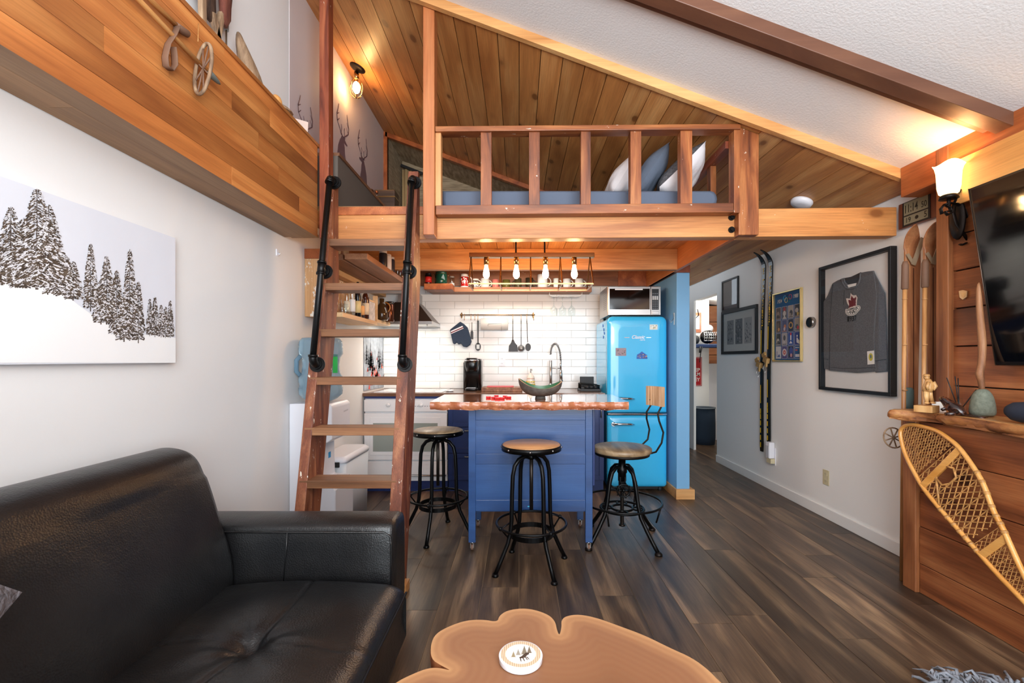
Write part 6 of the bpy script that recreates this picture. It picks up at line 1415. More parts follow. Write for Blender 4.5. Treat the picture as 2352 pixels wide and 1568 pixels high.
M['slab_side'] = wood('slab bark side', (80, 40, 22), (130, 72, 42), (170, 108, 66), axis=2, rough=0.5, scale=4, grain=0.5, bmp=0.5)
sd_ = MB(); n_ = len(sm); rg = []
for dz, ins in ((0, 0), (-0.012, -0.004), (-0.035, 0.002), (-0.062, 0.0), (-0.085, 0.012)):
    cxm, cym = 0.1, 1.0; rg.append([Vector((x - (x - cxm) * ins * 2, y - (y - cym) * ins * 2, ZT2 + dz)) for x, y in sm])
sd_.add([p for r in rg for p in r], [(k * n_ + i, (k + 1) * n_ + i, (k + 1) * n_ + (i + 1) % n_, k * n_ + (i + 1) % n_) for k in range(4) for i in range(n_)], True)
sd_.add(rg[-1], [tuple(range(n_))]); sd_.build('slab_side', M['slab_side'], tb)
for x, y in ((-0.18, 1.2), (0.30, 1.2), (-0.15, 0.8), (0.38, 0.85)):
    MB().cyl((x, y, 0), (x, y, ZT2 - 0.08), 0.022, 14, 0.03).build('leg', M['black_metal'], tb)
# round coaster tin printed with a wolf and firs
cc = PZ(1196, 1500, 0.440); cc = Vector((cc.x, cc.y, ZT2 + 0.0005))
cs = thing('coaster', 'round white coaster printed with a dark animal under fir trees on the coffee table', 'coaster', cc)
MB().lathe([(0.055, 0), (0.058, 0.004), (0.058, 0.014), (0.0585, 0.016), (0.0565, 0.0185), (0, 0.0185)], cc, 48).build('disc', colmat('glossy white ceramic', (238, 238, 242), 0.15), cs)
pm = MB(); zt_ = cc.z + 0.0188
def cp(a, b, d=0): return (cc.x + a * 0.055, cc.y + b * 0.055, zt_ + d)
pm.col = (214, 190, 160); pm.poly([cp(math.cos(k * pi / 16) * 0.97, math.sin(k * pi / 16) * 0.97) for k in range(32)])
pm.col = (150, 84, 62)
for k in range(-9, 10): pm.poly([cp(k * 0.1 - 0.008, -math.sqrt(max(0, 0.93 - (k * 0.1) ** 2)), 1e-5), cp(k * 0.1 + 0.008, -math.sqrt(max(0, 0.93 - (k * 0.1) ** 2)), 1e-5), cp(k * 0.1 + 0.008, math.sqrt(max(0, 0.93 - (k * 0.1) ** 2)), 1e-5), cp(k * 0.1 - 0.008, math.sqrt(max(0, 0.93 - (k * 0.1) ** 2)), 1e-5)])
pm.col = (236, 232, 228); pm.poly([cp(0.74 * math.cos(k * pi / 16), 0.74 * math.sin(k * pi / 16), 2e-5) for k in range(32)])
def fir(x, y, h, w, c):
    pm.col = c
    for k in range(6): t = k / 6; pm.poly([cp(x - w * (1 - t), y + h * t, 3e-5 + k * 1e-6), cp(x + w * (1 - t), y + h * t, 3e-5 + k * 1e-6), cp(x, y + h * (t + 0.3), 3e-5 + k * 1e-6)])
fir(0.18, -0.05, 0.62, 0.2, (120, 112, 96)); fir(-0.12, -0.1, 0.42, 0.15, (150, 144, 132)); fir(-0.35, -0.25, 0.4, 0.14, (146, 130, 100)); fir(0.42, 0.05, 0.5, 0.15, (112, 100, 84))
pm.col = (54, 40, 32)
pm.poly([cp(a, b, 5e-5) for a, b in ((-0.10, -0.28), (0.02, -0.20), (0.16, -0.02), (0.26, 0.10), (0.40, 0.08), (0.40, -0.04), (0.30, -0.12), (0.22, -0.28), (0.05, -0.34))][::-1])
for x0, y0, x1, y1 in ((-0.06, -0.28, 0.0, -0.56), (0.08, -0.32, 0.16, -0.54), (0.26, -0.22, 0.38, -0.42), (0.20, -0.25, 0.30, -0.46)): pm.poly([cp(x0, y0, 5e-5), cp(x0 + 0.06, y0, 5e-5), cp(x1 + 0.04, y1, 5e-5), cp(x1, y1, 5e-5)][::-1])
pm.f = [f if True else f for f in pm.f]; pm.build('printed_scene', M['print'], cs)

# sheepskin on the floor at the lower right edge: curly locks
ro = thing('sheepskin_rug', 'curly grey sheepskin rug on the floor at the lower right', 'rug', (1.66, 1.40, 0.0))
rk = random.Random(3); lk = MB()
def skin_r(a): return 0.235 * (1 + 0.12 * math.sin(3 * a + 1) + 0.05 * math.sin(7 * a))
base = [(1.66 + skin_r(k * pi / 20) * math.cos(k * pi / 20), 1.40 + skin_r(k * pi / 20) * 1.12 * math.sin(k * pi / 20), 0.001) for k in range(40)]
MB().prism(base, (0, 0, 0.02)).build('hide', plain('grey hide', (96, 98, 104), 0.9), ro)
for i in range(1500):
    a = rk.uniform(0, 2 * pi); q = math.sqrt(rk.random()); R_ = skin_r(a) * q; x = 1.66 + R_ * math.cos(a); y = 1.40 + R_ * 1.12 * math.sin(a)
    dx, dy = rk.gauss(0, 0.03) + 0.02 * math.cos(a) * q, rk.gauss(0, 0.03) + 0.02 * math.sin(a) * q; h_ = rk.uniform(0.03, 0.065); z = 0.015
    s1 = rk.uniform(-0.012, 0.012); s2 = rk.uniform(-0.012, 0.012)
    lk.tube([(x, y, z), (x + dx * 0.4 + s1, y + dy * 0.4 + s2, z + h_ * 0.6), (x + dx * 0.8 - s1, y + dy * 0.8 - s2, z + h_), (x + dx * 1.2 + s2, y + dy * 1.2 + s1, z + h_ * 0.85), (x + dx * 1.4, y + dy * 1.4, z + h_ * 0.6)], [0.007, 0.007, 0.006, 0.004, 0.001], 5)
lk.build('wool', plain('grey wool', (126, 130, 138), 0.8, noise=0.35, nscale=40), ro, kind='stuff')

# water cooler and bin
wc = thing('water_cooler', 'white water cooler against the left wall behind the ladder', 'water cooler', (-1.3, 3.0, 0))
prof = [(-1.440, 0.0), (-1.150, 0.0), (-1.150, 0.40), (-1.165, 0.43), (-1.275, 0.44), (-1.280, 0.68), (-1.20, 0.70), (-1.172, 0.72), (-1.172, 0.925), (-1.19, 0.945), (-1.440, 0.945)]
MB().prism([(x, 2.85, z) for x, z in prof], (0, 0.31, 0)).build('body', M['plastic_w'], wc, bevel=0.008, bseg=3)
MB().box(-1.24, -1.155, 2.90, 3.11, 0.4335, 0.441).build('drip_tray', colmat('drip grey', (196, 198, 206), 0.4), wc)
t_ = MB(); t_.col = (36, 150, 214); t_.quad((-1.2775, 3.05, 0.56), (-1.2775, 3.09, 0.56), (-1.2775, 3.09, 0.60), (-1.2775, 3.05, 0.60)); t_.build('blue_sticker', M['print'], wc)
t_ = MB(); t_.col = (200, 202, 210); t_.quad((-1.1708, 3.04, 0.87), (-1.1708, 3.12, 0.875), (-1.1708, 3.12, 0.885), (-1.1708, 3.04, 0.88)); t_.build('front_mark', M['print'], wc)
b = MB(); q = Vector((-1.298, 2.985, 0.9455)); b.lathe([(0.05, 0), (0.06, 0.004), (0.10, 0.02), (0.132, 0.05), (0.135, 0.09), (0.130, 0.10), (0.130, 0.12), (0.135, 0.13), (0.135, 0.16), (0.118, 0.19), (0.112, 0.24), (0.118, 0.29), (0.135, 0.315), (0.135, 0.35), (0.130, 0.36), (0.134, 0.37), (0.130, 0.395), (0.115, 0.415), (0, 0.42)], q, 32)
wb2 = thing('water_bottle', 'large clear blue water bottle with a handle standing on the white cooler', 'bottle', q)
b.build('bottle', M['clear_blue'], wb2)
h = MB(); h.tube([q + Vector((-0.105, -0.06, 0.30)), q + Vector((-0.125, -0.075, 0.27)), q + Vector((-0.125, -0.075, 0.20)), q + Vector((-0.105, -0.06, 0.17))], 0.014, 10); h.build('handle', M['clear_blue'], wb2)
t_ = MB(); a0 = -0.55
t_.grid(lambda u, v: q + Vector((0.1205 * math.cos(a0 + 0.35 * u), 0.1205 * math.sin(a0 + 0.35 * u), 0.19 + 0.12 * v)), 6, 1); t_.build('green_label', colmat('green label', (46, 190, 92), 0.4), wb2)
bn = thing('bin', 'white lidded bin with a black latch between cooler and oven', 'bin', (-1.33, 3.45, 0))
mb = MB(); mb.loft([rr(-1.42, -1.228, 3.21, 3.70, 0.0, 0.03), rr(-1.435, -1.220, 3.20, 3.71, 0.49, 0.03)]); mb.build('bucket', colmat('bin white', (216, 224, 232), 0.35), bn)
mb = MB(); mb.loft([rr(-1.438, -1.214, 3.195, 3.715, 0.492, 0.035), rr(-1.438, -1.214, 3.195, 3.715, 0.515, 0.035), rr(-1.42, -1.235, 3.215, 3.695, 0.535, 0.03)]); mb.build('lid', M['plastic_w'], bn)
MB().box(-1.30, -1.26, 3.185, 3.199, 0.465, 0.50).build('latch', M['matte_black'], bn, bevel=0.002)

# ================================================================ RIGHT WALL
def frame(name, px0, px1, Xf, zt, zb, w, depth, mat, label, glass=True, cat='picture', inner=(232, 230, 226)):
    ya, yb = Xf * F / (px1 - CX), Xf * F / (px0 - CX); t = thing(name, label, cat, (XR, (ya + yb) / 2, (zt + zb) / 2))
    for a in ((ya, yb, zt - w, zt), (ya, yb, zb, zb + w)): MB().box(Xf, Xf + depth, *a).build('frame_bar', mat, t, bevel=0.002, bseg=1)
    for a, b in ((ya, ya + w), (yb - w, yb)): MB().box(Xf, Xf + depth, a, b, zb + w, zt - w).build('frame_bar', mat, t, bevel=0.002, bseg=1)
    MB().box(Xf + depth - 0.004, Xf + depth, ya + w * 0.5, yb - w * 0.5, zb + w * 0.5, zt - w * 0.5).build('backing', colmat('mat board %s' % (inner,), inner, 0.8), t)
    if glass: MB().box(Xf + 0.004, Xf + 0.0055, ya + w * 0.7, yb - w * 0.7, zb + w * 0.7, zt - w * 0.7).build('glass', M['pane'], t)
    return t, ya, yb
def onX(X, pts, d=0): return [PX(x, y, X) for x, y in pts]
# framed shirt
jf, ya, yb = frame('framed_shirt', 1879.5, 2045, 2.326, 1.934, 0.990, 0.022, 0.043, M['matte_black'], 'black box frame holding a grey long-sleeved shirt with a red leaf, on the right wall', cat='framed shirt')
XS = 2.352; XP = 2.3485
S7 = lambda X, Y: (1640 + X / 3.564, 520 + Y / 3.564)
body = [S7(*p) for p in ((968, 465), (1010, 440), (1060, 420), (1068, 455), (1095, 480), (1130, 485), (1165, 465), (1190, 420), (1198, 378), (1250, 368), (1300, 362), (1312, 420), (1330, 560), (1320, 700), (1305, 900), (1312, 1010), (1322, 1182), (1240, 1190), (1160, 1196), (1050, 1186), (936, 1178), (945, 900), (930, 700), (955, 560))]
sg = plain('heather grey knit', (98, 98, 100), 0.95, noise=0.25, nscale=140, bmp=0.4, bscale=200)
def cloth(poly, X, t, name, mat, par, bv=0.003):
    mb = MB(); pts = [PX(x, y, X) for x, y in poly]; mb.prism(pts, (t, 0, 0)); return mb.build(name, mat, par, bevel=bv)
shirt = cloth(body, XS - 0.006, 0.010, 'shirt', sg, jf)
cloth([S7(*p) for p in ((965, 470), (930, 560), (880, 640), (890, 900), (900, 1165), (938, 1172), (948, 900), (938, 700), (962, 560))], XS, 0.008, 'sleeve', sg, jf)
cloth([S7(*p) for p in ((1300, 365), (1345, 450), (1392, 545), (1405, 800), (1412, 1185), (1318, 1195), (1312, 1010), (1308, 900), (1322, 700), (1332, 560))], XS - 0.001, 0.008, 'sleeve', sg, jf)
cloth([S7(*p) for p in ((1056, 424), (1120, 412), (1200, 374), (1200, 430), (1165, 480), (1110, 495), (1072, 470))], XS + 0.002, 0.003, 'inner_back', colmat('dark inner knit', (62, 62, 64), 0.95), shirt, 0)
cb_ = MB(); cb_.tube([PX(*S7(*p), XS - 0.007) for p in ((1046, 428), (1052, 462), (1078, 500), (1115, 512), (1158, 500), (1185, 462), (1196, 425), (1198, 382))], 0.006, 8); cb_.build('collar', sg, shirt)
cloth([S7(*p) for p in ((1090, 478), (1165, 462), (1160, 485), (1100, 500))], XS - 0.0065, 0.001, 'neck_tag', M['paper'], shirt, 0)
sm_ = MB()
for ln in (((972, 470), (962, 600), (950, 760), (945, 1170)), ((940, 1150), (1050, 1162), (1320, 1155)), ((1065, 520), (1060, 640)), ((898, 1080), (935, 1088)), ((1318, 1100), (1410, 1085))): sm_.tube([PX(*S7(*p), XS - 0.0062) for p in ln], 0.0014, 5)
sm_.build('stitching', colmat('dark thread', (44, 44, 46), 0.9), shirt, kind='stuff')
C4 = lambda X, Y: (1900 + X / 13.064, 660 + Y / 13.064)
em = MB(); em.col = (224, 208, 196)
X_ = XS - 0.0072
def pX(mb, pts, X, d=0): mb.add([PX(*p, X - d) for p in pts], [tuple(range(len(pts)))])
pX(em, [C4(*p) for p in ((700, 165), (740, 215), (800, 240), (860, 225), (905, 300), (890, 400), (885, 540), (820, 600), (720, 620), (620, 650), (650, 560), (600, 480), (560, 330), (620, 325), (665, 340), (690, 280))], X_)
em.col = (112, 28, 34)
pX(em, [C4(*p) for p in ((725, 240), (765, 300), (800, 330), (862, 275), (868, 340), (850, 400), (862, 450), (850, 470), (858, 545), (790, 555), (755, 575), (753, 610), (745, 575), (690, 590), (628, 632), (650, 560), (655, 500), (640, 450), (628, 375), (680, 375), (712, 400), (700, 330), (712, 300))], X_, 0.0004)
em.col = (226, 220, 210)
pX(em, [C4(*p) for p in ((540, 680), (560, 640), (620, 650), (700, 670), (790, 640), (850, 580), (900, 535), (960, 540), (1000, 590), (990, 650), (930, 720), (870, 790), (790, 840), (700, 852), (610, 835), (560, 790), (540, 740))], X_, 0.0006)
em.col = (84, 80, 78)
pX(em, [C4(*p) for p in ((556, 690), (575, 660), (640, 675), (705, 688), (800, 655), (860, 595), (910, 555), (955, 560), (980, 595), (970, 640), (915, 705), (860, 770), (785, 820), (700, 832), (620, 815), (575, 780), (556, 740))], X_, 0.0008)
em.col = (230, 226, 218)
pX(em, [C4(*p) for p in ((566, 700), (590, 672), (640, 688), (705, 700), (805, 668), (868, 605), (915, 568), (950, 574), (968, 600), (955, 636), (905, 695), (850, 758), (780, 806), (700, 818), (630, 802), (585, 772), (566, 735))], X_, 0.001)
em.build('leaf_emblem', M['print'], shirt)
em = MB()
for ch, x, y, rot in (('C', 610, 762, 0.35), ('A', 672, 790, 0.15), ('N', 735, 795, 0.0), ('A', 795, 775, -0.25), ('D', 850, 728, -0.5), ('A', 905, 660, -0.6)):
    q = PX(*C4(x, y), X_ - 0.0012); u = Vector((0, -math.cos(rot), -math.sin(rot))); v = Vector((0, -math.sin(rot), math.cos(rot))); em.text(ch, q, u, v, 0.024, 0.021, bold=0.01)
for i, ch in enumerate('1937'):
    q = PX(*C4(630 + i * 72, 1020 - i * 8), X_ - 0.0004); em.text(ch, q, (0, -1, 0), (0, 0, 1), 0.036, 0.020, bold=0.015)
em.build('lettering', colmat('near black ink', (24, 22, 22), 0.8), shirt)
pt2 = cloth([S7(*p) for p in ((1252, 1022), (1308, 1015), (1312, 1125), (1256, 1130))], XS - 0.008, 0.0015, 'sewn_patch', M['paper'], shirt, 0)
q = MB(); q.col = (206, 190, 60); q.add([PX(*S7(1282 + 18 * math.cos(k * pi / 8), 1068 + 32 * math.sin(k * pi / 8)), XS - 0.0085) for k in range(16)], [tuple(range(16))]); q.col = (110, 130, 130); q.add([PX(*S7(1282 + 8 * math.cos(k * pi / 6), 1064 + 16 * math.sin(k * pi / 6)), XS - 0.0088) for k in range(12)], [tuple(range(12))]); q.build('patch_print', M['print'], pt2)
# poster of posters
pf, ya, yb = frame('framed_poster', 1773, 1838, 2.345, 1.826, 1.205, 0.012, 0.024, colmat('pale gold frame', (222, 200, 140), 0.25, metal=0.7), 'gold-framed blue poster with sixteen small pictures and coloured rings on the right wall', inner=(28, 88, 140))
XQ = 2.3645; W_, Hh = yb - ya - 0.024, 1.826 - 1.205 - 0.024
def PQ(u, v, d=0): return Vector((XQ - d, yb - 0.012 - u * W_, 1.826 - 0.012 - v * Hh))
pm = MB(); rp = random.Random(21)
def rect(u0, v0, u1, v1, c, d): pm.col = c; pm.add([PQ(u0, v0, d), PQ(u0, v1, d), PQ(u1, v1, d), PQ(u1, v0, d)], [(0, 1, 2, 3)])
def disc(u, v, r, c, d, k=1.0): pm.col = c; pm.add([PQ(u + r * math.cos(-q * pi / 8) , v + r * k * W_ / Hh * math.sin(-q * pi / 8), d) for q in range(16)], [tuple(range(16))])
cols = [[(92, 74, 66), (150, 128, 112), (60, 48, 44)], [(70, 80, 92), (178, 60, 62), (206, 202, 196)], [(176, 166, 156), (70, 66, 66), (150, 140, 132)], [(48, 44, 48), (178, 168, 160), (196, 168, 80)],
        [(72, 60, 54), (110, 92, 80), (206, 150, 90)], [(82, 88, 130), (204, 130, 80), (208, 190, 190)], [(34, 46, 70), (214, 164, 84), (34, 46, 70)], [(158, 150, 138), (60, 92, 100), (190, 60, 60)],
        [(38, 38, 42), (196, 190, 184), (60, 56, 60)], [(186, 180, 176), (90, 86, 90), (200, 196, 196)], [(40, 82, 168), (236, 236, 240), (200, 44, 54)], [(44, 62, 140), (236, 234, 232), (236, 234, 232)],
        [(222, 222, 222), (60, 84, 150), (60, 84, 150)], [(84, 70, 130), (222, 212, 214), (208, 92, 70)], [(40, 34, 46), (70, 84, 160), (214, 160, 160)], [(40, 92, 150), (220, 224, 230), (60, 110, 160)]]
for r in range(4):
    for c in range(4):
        u0 = 0.055 + c * 0.235; v0 = 0.205 + r * 0.197; u1 = u0 + 0.185; v1 = v0 + 0.178; k = cols[r * 4 + c]
        rect(u0 - 0.012, v0 - 0.005, u1 + 0.012, v1 + 0.005, (198, 188, 196), 0.0002); rect(u0, v0, u1, v1, k[0], 0.0004)
        um, vm = (u0 + u1) / 2, (v0 + v1) / 2; i = r * 4 + c
        if i in (1,): disc(um, v0 + 0.04, 0.05, k[1], 0.0006); disc(um, vm + 0.01, 0.06, k[2], 0.0007); pm.col = k[2]; pm.add([PQ(u0 + .02, v1, .0006), PQ(u1 - .02, v1, .0006), PQ(um, vm + .03, .0006)], [(0, 1, 2)])
        elif i == 6: disc(um, vm, 0.075, k[1], 0.0006); disc(um, vm, 0.048, k[2], 0.0007)
        elif i == 10: rect(um - .025, v0 + .03, um + .025, vm + .02, k[1], .0006); disc(um, v0 + .02, .03, k[2], .0007); pm.col = k[1]; pm.add([PQ(um - .06, v1 - .02, .0006), PQ(um + .06, v1 - .02, .0006), PQ(um, v1 - .06, .0006)], [(0, 1, 2)])
        elif i == 11: disc(um - 0.01, v0 + .055, .022, k[1], .0006); pm.col = k[1]; pm.add([PQ(um - .03, v0 + .08, .0006), PQ(um - .03, v1 - .03, .0006), PQ(u1 - .01, v1 - .005, .0006), PQ(u1 - .01, v1 - .05, .0006), PQ(um + .02, v1 - .08, .0006), PQ(um, v0 + .08, .0006)], [tuple(range(6))])
        elif i == 12: rect(u0 + .03, vm - .02, u0 + .05, v1 - .02, k[1], .0006); pm.col = k[1]; pm.add([PQ(u0 + .05, v1 - .02, .0006), PQ(u1 - .02, v1 - .02, .0006), PQ(um + .03, vm + .02, .0006)], [(0, 1, 2)])
        elif i == 13: disc(um, vm, .085, k[1], .0006); disc(um, vm, .05, k[2], .0007); disc(um, vm, .018, k[1], .0008)
        elif i == 15: rect(u0 + .02, v0 + .02, u1 - .03, v0 + .03, k[1], .0006); rect(u0 + .02, v0 + .05, um, v0 + .07, (204, 90, 80), .0006); rect(u0 + .02, v1 - .06, u1 - .02, v1 - .02, k[1], .0006)
        else:
            disc(um + rp.uniform(-.02, .02), vm + rp.uniform(-.03, .03), rp.uniform(.045, .07), k[1], .0006, rp.uniform(.8, 1.4)); disc(um + rp.uniform(-.03, .03), v1 - .045, .04, k[2], .0007)
            rect(u0 + .02, v1 - .018, u1 - .02, v1 - .008, k[1], .0008)
pm.build('poster_pictures', M['print'], pf)
for (u, v, c) in ((0.40, 0.075, (66, 166, 206)), (0.50, 0.075, (40, 44, 50)), (0.60, 0.075, (196, 62, 92)), (0.45, 0.112, (226, 190, 110)), (0.55, 0.112, (44, 120, 110))):
    g = MB(); cc = PQ(u, v, 0.0015); g.tube([cc + Vector((0, 0.021 * math.cos(k * pi / 10), 0.021 * math.sin(k * pi / 10))) for k in range(20)], 0.0024, 5, closed=True); g.build('ring', colmat('ring %s' % (c,), c, 0.5), pf)
tx = MB(); tx.text('1924', PQ(0.20, 0.135, 0.0012), (0, -1, 0), (0, 0, 1), 0.032, 0.075, shear=0.3, bold=0.01); tx.text('1988', PQ(0.80, 0.105, 0.0012), (0, -1, 0), (0, 0, 1), 0.032, 0.075, shear=0.3, bold=0.01); tx.build('dates', colmat('cream ink', (232, 226, 214), 0.6), pf)
# two photo frames
f1_, ya, yb = frame('framed_photo', 1657, 1694, 2.352, 2.125, 1.77, 0.02, 0.017, M['matte_black'], 'small black-framed grey landscape photo above the larger frame at the hall', inner=(120, 118, 118))
pm = MB(); pm.col = (86, 84, 86); zz = 1.79
pm.add([Vector((2.3648, ya + .01, zz)), Vector((2.3648, ya + .01, zz + .09)), Vector((2.3648, (ya + yb) / 2, zz + .06)), Vector((2.3648, yb - .01, zz + .07)), Vector((2.3648, yb - .01, zz))], [(0, 1, 2, 3, 4)]); pm.build('photo_print', M['print'], f1_)
f2_, ya, yb = frame('framed_photo', 1656, 1737, 2.348, 1.772, 1.282, 0.032, 0.021, M['matte_black'], 'larger black frame with three narrow black-and-white photos beside the skis', inner=(214, 214, 208))
pm = MB(); w = yb - ya; rq = random.Random(5)
for k in range(3):
    a = yb - w * (0.15 + k * 0.25); b = a - w * 0.2; pm.col = [(150, 150, 148), (120, 120, 120), (176, 176, 174)][k]
    pm.add([Vector((2.3648, a, 1.39)), Vector((2.3648, b, 1.39)), Vector((2.3648, b, 1.66)), Vector((2.3648, a, 1.66))], [(0, 1, 2, 3)])
    for i in range(46):
        pm.col = rq.choice([(40, 40, 40), (60, 60, 60), (30, 30, 32), (200, 200, 200)]); yy = rq.uniform(b + .01, a - .02); z2 = rq.uniform(1.40, 1.64) if k == 1 else (1.40 + 0.22 * rq.random() ** 1.6); s = rq.uniform(.006, .02)
        pm.add([Vector((2.3644 - i * 1e-6, yy, z2)), Vector((2.3644 - i * 1e-6, yy + s, z2 + s * .3)), Vector((2.3644 - i * 1e-6, yy + s * .6, z2 + s * 1.5))], [(0, 1, 2)])
pm.build('photo_prints', M['print'], f2_)
hp = thing('hall_picture', 'dark picture frame edge on the far hall wall beside the blue partition', 'picture', (1.52, 6.0, 1.7)); MB().box(1.501, 1.512, 4.30, 4.9, 1.30, 1.90).build('frame', M['matte_black'], hp)
hp['label'] = 'black picture frame seen edge-on on the hall side of the blue partition'
# cross-country skis
def xski(px_t, px_b, yt, yb_, label):
    X = 2.345; t = thing('cross_country_ski', label, 'ski', (X, PX(px_b, yb_, X).y, PX(px_b, yb_, X).z), 'black and yellow skis on the right wall')
    bot = PX(px_b, yb_, X); top = PX(px_t, yt + 46, X); n = 24; L_ = top.z - bot.z; rings = []
    for k in range(n + 1):
        f = k / n; z = bot.z + L_ * f; y = bot.y + (top.y - bot.y) * f; w = 0.028 - 0.004 * math.sin(pi * f) - (0.006 if k == 0 else 0); xb = X + 0.012 - 0.016 * math.sin(pi * f) * 0.5
        rings.append([Vector((xb - 0.006, y - w, z)), Vector((xb - 0.006, y + w, z)), Vector((xb + 0.004, y + w, z)), Vector((xb + 0.004, y - w, z))])
    for k in range(1, 11):   # curved tip rising away from the wall
        a = k / 10 * 1.15; R_ = 0.17; x = X + 0.012 - R_ * (1 - math.cos(a)); z = top.z + R_ * math.sin(a); w = 0.028 * (1 - (k / 10) ** 2.2) + 0.003; nx, nz = -math.cos(a), -math.sin(a)
        rings.append([Vector((x + nx * .006, top.y - w, z + nz * .006)), Vector((x + nx * .006, top.y + w, z + nz * .006)), Vector((x + .003, top.y + w, z)), Vector((x + .003, top.y - w, z))])
    m_ = MB(); m_.loft(rings, smooth=False); m_.build('blade', M['black_plastic'], t)
    def at(f, dx=0.0): return Vector((X + 0.0045 - 0.008 * math.sin(pi * f) - dx, bot.y + (top.y - bot.y) * f, bot.z + L_ * f))
    yl = MB(); yl.col = (226, 186, 34)
    def strip(f0, f1, w0, w1, dy=0.0, X0=0.0012): a, b = at(f0, X0), at(f1, X0); yl.add([a + Vector((0, w0 + dy, 0)), a + Vector((0, w1 + dy, 0)), b + Vector((0, w1 + dy, 0)), b + Vector((0, w0 + dy, 0))], [(0, 1, 2, 3)])
    strip(0.535, 0.665, 0.002, 0.016); strip(0.265, 0.365, 0.002, 0.016)
    for f in (0.05, 0.09, 0.13, 0.17, 0.205, 0.235): strip(f - 0.028, f - 0.0, 0.0, 0.018)
    yl.build('yellow_stripes', M['print'], t)
    tx = MB()
    for i, ch in enumerate('LXRVPUIDOL'):
        q = at(0.935 - i * 0.0275); tx.text(ch, q + Vector((-0.0015, 0.004, -0.010)), (0, 0, -1), (0, -1, 0), 0.022, 0.040, bold=0.03)
    tx.text('SKI', at(0.985) + Vector((-0.0015, 0.006, 0)), (0, 0, -1), (0, -1, 0), 0.022, 0.06, bold=0.02)
    tx.build('yellow_lettering', colmat('ski yellow', (222, 178, 34), 0.5), t)
    q = at(0.475); bd_ = MB(); bd_.obox(q + Vector((-0.02, 0, 0.0)), (0.03, 0.075, 0.05), Matrix.Rotation(0.3, 3, 'X')); bd_.obox(q + Vector((-0.035, 0.01, 0.05)), (0.02, 0.06, 0.035), Matrix.Rotation(-0.4, 3, 'X')); bd_.obox(q + Vector((-0.03, -0.02, -0.03)), (0.014, 0.03, 0.07), Matrix.Rotation(0.15, 3, 'X')); bd_.build('binding', colmat('brass binding', (190, 152, 96), 0.4, metal=0.5), t, bevel=0.004)
    bd_ = MB(); bd_.tube([q + Vector((-0.03, 0.01, -0.03)), q + Vector((-0.045, 0.012, -0.08)), q + Vector((-0.03, 0.004, -0.12)), q + Vector((-0.02, -0.004, -0.08))], 0.003, 6); bd_.build('bail_wire', M['steel'], t)
    return t
xski(1752, 1747, 570, 1036, 'left of the two long black and yellow skis on the right wall')
q_ = xski(1768, 1763, 565, 1020, 'right of the two long black and yellow skis, beside the blue poster')
# night light, outlet, thermostat
outlet('wall_outlet', PX(1897, 1096, 2.3665), (0, -1, 0), (0, 0, 1), (-1, 0, 0), 0.07, 0.115, colmat('almond plastic', (206, 196, 162), 0.4), 'almond outlet low on the right wall')
nl = thing('night_light', 'white plug-in device above an almond plug on the right wall below the skis', 'night light', PX(1775, 1055, 2.36))
a = PX(1774, 1052, 2.36); MB().box(2.364, 2.3695, a.y - 0.04, a.y + 0.035, a.z - 0.06, a.z + 0.10).build('cover_plate', M['plastic_w'], nl)
MB().box(2.325, 2.364, a.y - 0.035, a.y + 0.04, a.z - 0.045, a.z + 0.0).build('plug', colmat('almond plastic', (206, 196, 162), 0.4), nl, bevel=0.003)
MB().box(2.315, 2.364, a.y - 0.028, a.y + 0.035, a.z + 0.002, a.z + 0.15).build('device', M['plastic_w'], nl, bevel=0.005); MB().box(2.312, 2.316, a.y - 0.02, a.y + 0.028, a.z + 0.01, a.z + 0.12).build('lens', colmat('lens grey', (196, 200, 206), 0.3), nl, bevel=0.002)
th = thing('thermostat', 'round steel thermostat with a black face between poster and framed shirt', 'thermostat', PX(1866, 740, 2.365))
q = PX(1866, 740, 2.3695); MB().lathe([(0.044, 0), (0.044, 0.024), (0.040, 0.028)], q, 30, (-1, 0, 0)).build('ring', M['steel'], th); MB().lathe([(0.038, 0), (0.036, 0.003)], q + Vector((-0.0275, 0, 0)), 30, (-1, 0, 0)).build('face', M['black_glass'], th)
# digital clock
ck = thing('digital_clock', 'wood-framed digital wall clock reading 11:14 50 above the old wooden skis', 'clock', (2.36, 2.68, 1.95))
Xk = 2.345; yk0, yk1 = Xk * F / (2158 - CX), Xk * F / (2063 - CX); zt3, zb3 = 2.176, 2.022
MB().box(Xk, XR - 0.001, yk0, yk1, zb3, zt3).build('body', wood('clock wood', (92, 46, 30), (128, 70, 46), (150, 90, 62), axis=2, rough=0.35), ck, bevel=0.004)
ym0, ym1 = yk0 + 0.055, yk1 - 0.035
MB().box(Xk - 0.004, Xk + 0.001, ym0, ym1, zb3 + 0.004, zt3 - 0.004).build('bezel', M['matte_black'], ck)
lc = colmat('grey green lcd', (128, 126, 104), 0.3)
MB().box(Xk - 0.0055, Xk - 0.003, ym0 + 0.012, ym1 - 0.012, zb3 + 0.070, zt3 - 0.008).build('screen', lc, ck); MB().box(Xk - 0.0055, Xk - 0.003, ym0 + 0.012, ym1 - 0.012, zb3 + 0.014, zb3 + 0.062).build('screen', lc, ck)
tx = MB(); U, V = (0, -1, 0), (0, 0, 1)
tx.text('11:14', (Xk - 0.006, ym1 - 0.022, 2.105), U, V, 0.048, 0.088, align='LEFT', bold=0.01); tx.text('50', (Xk - 0.006, ym0 + 0.018, 2.105), U, V, 0.034, 0.036, align='RIGHT', bold=0.01)
tx.text('19', (Xk - 0.006, ym1 - 0.03, 2.046), U, V, 0.030, 0.032, align='LEFT', bold=0.01); tx.text('5', (Xk - 0.006, ym0 + 0.018, 2.044), U, V, 0.034, 0.018, align='RIGHT', bold=0.01)
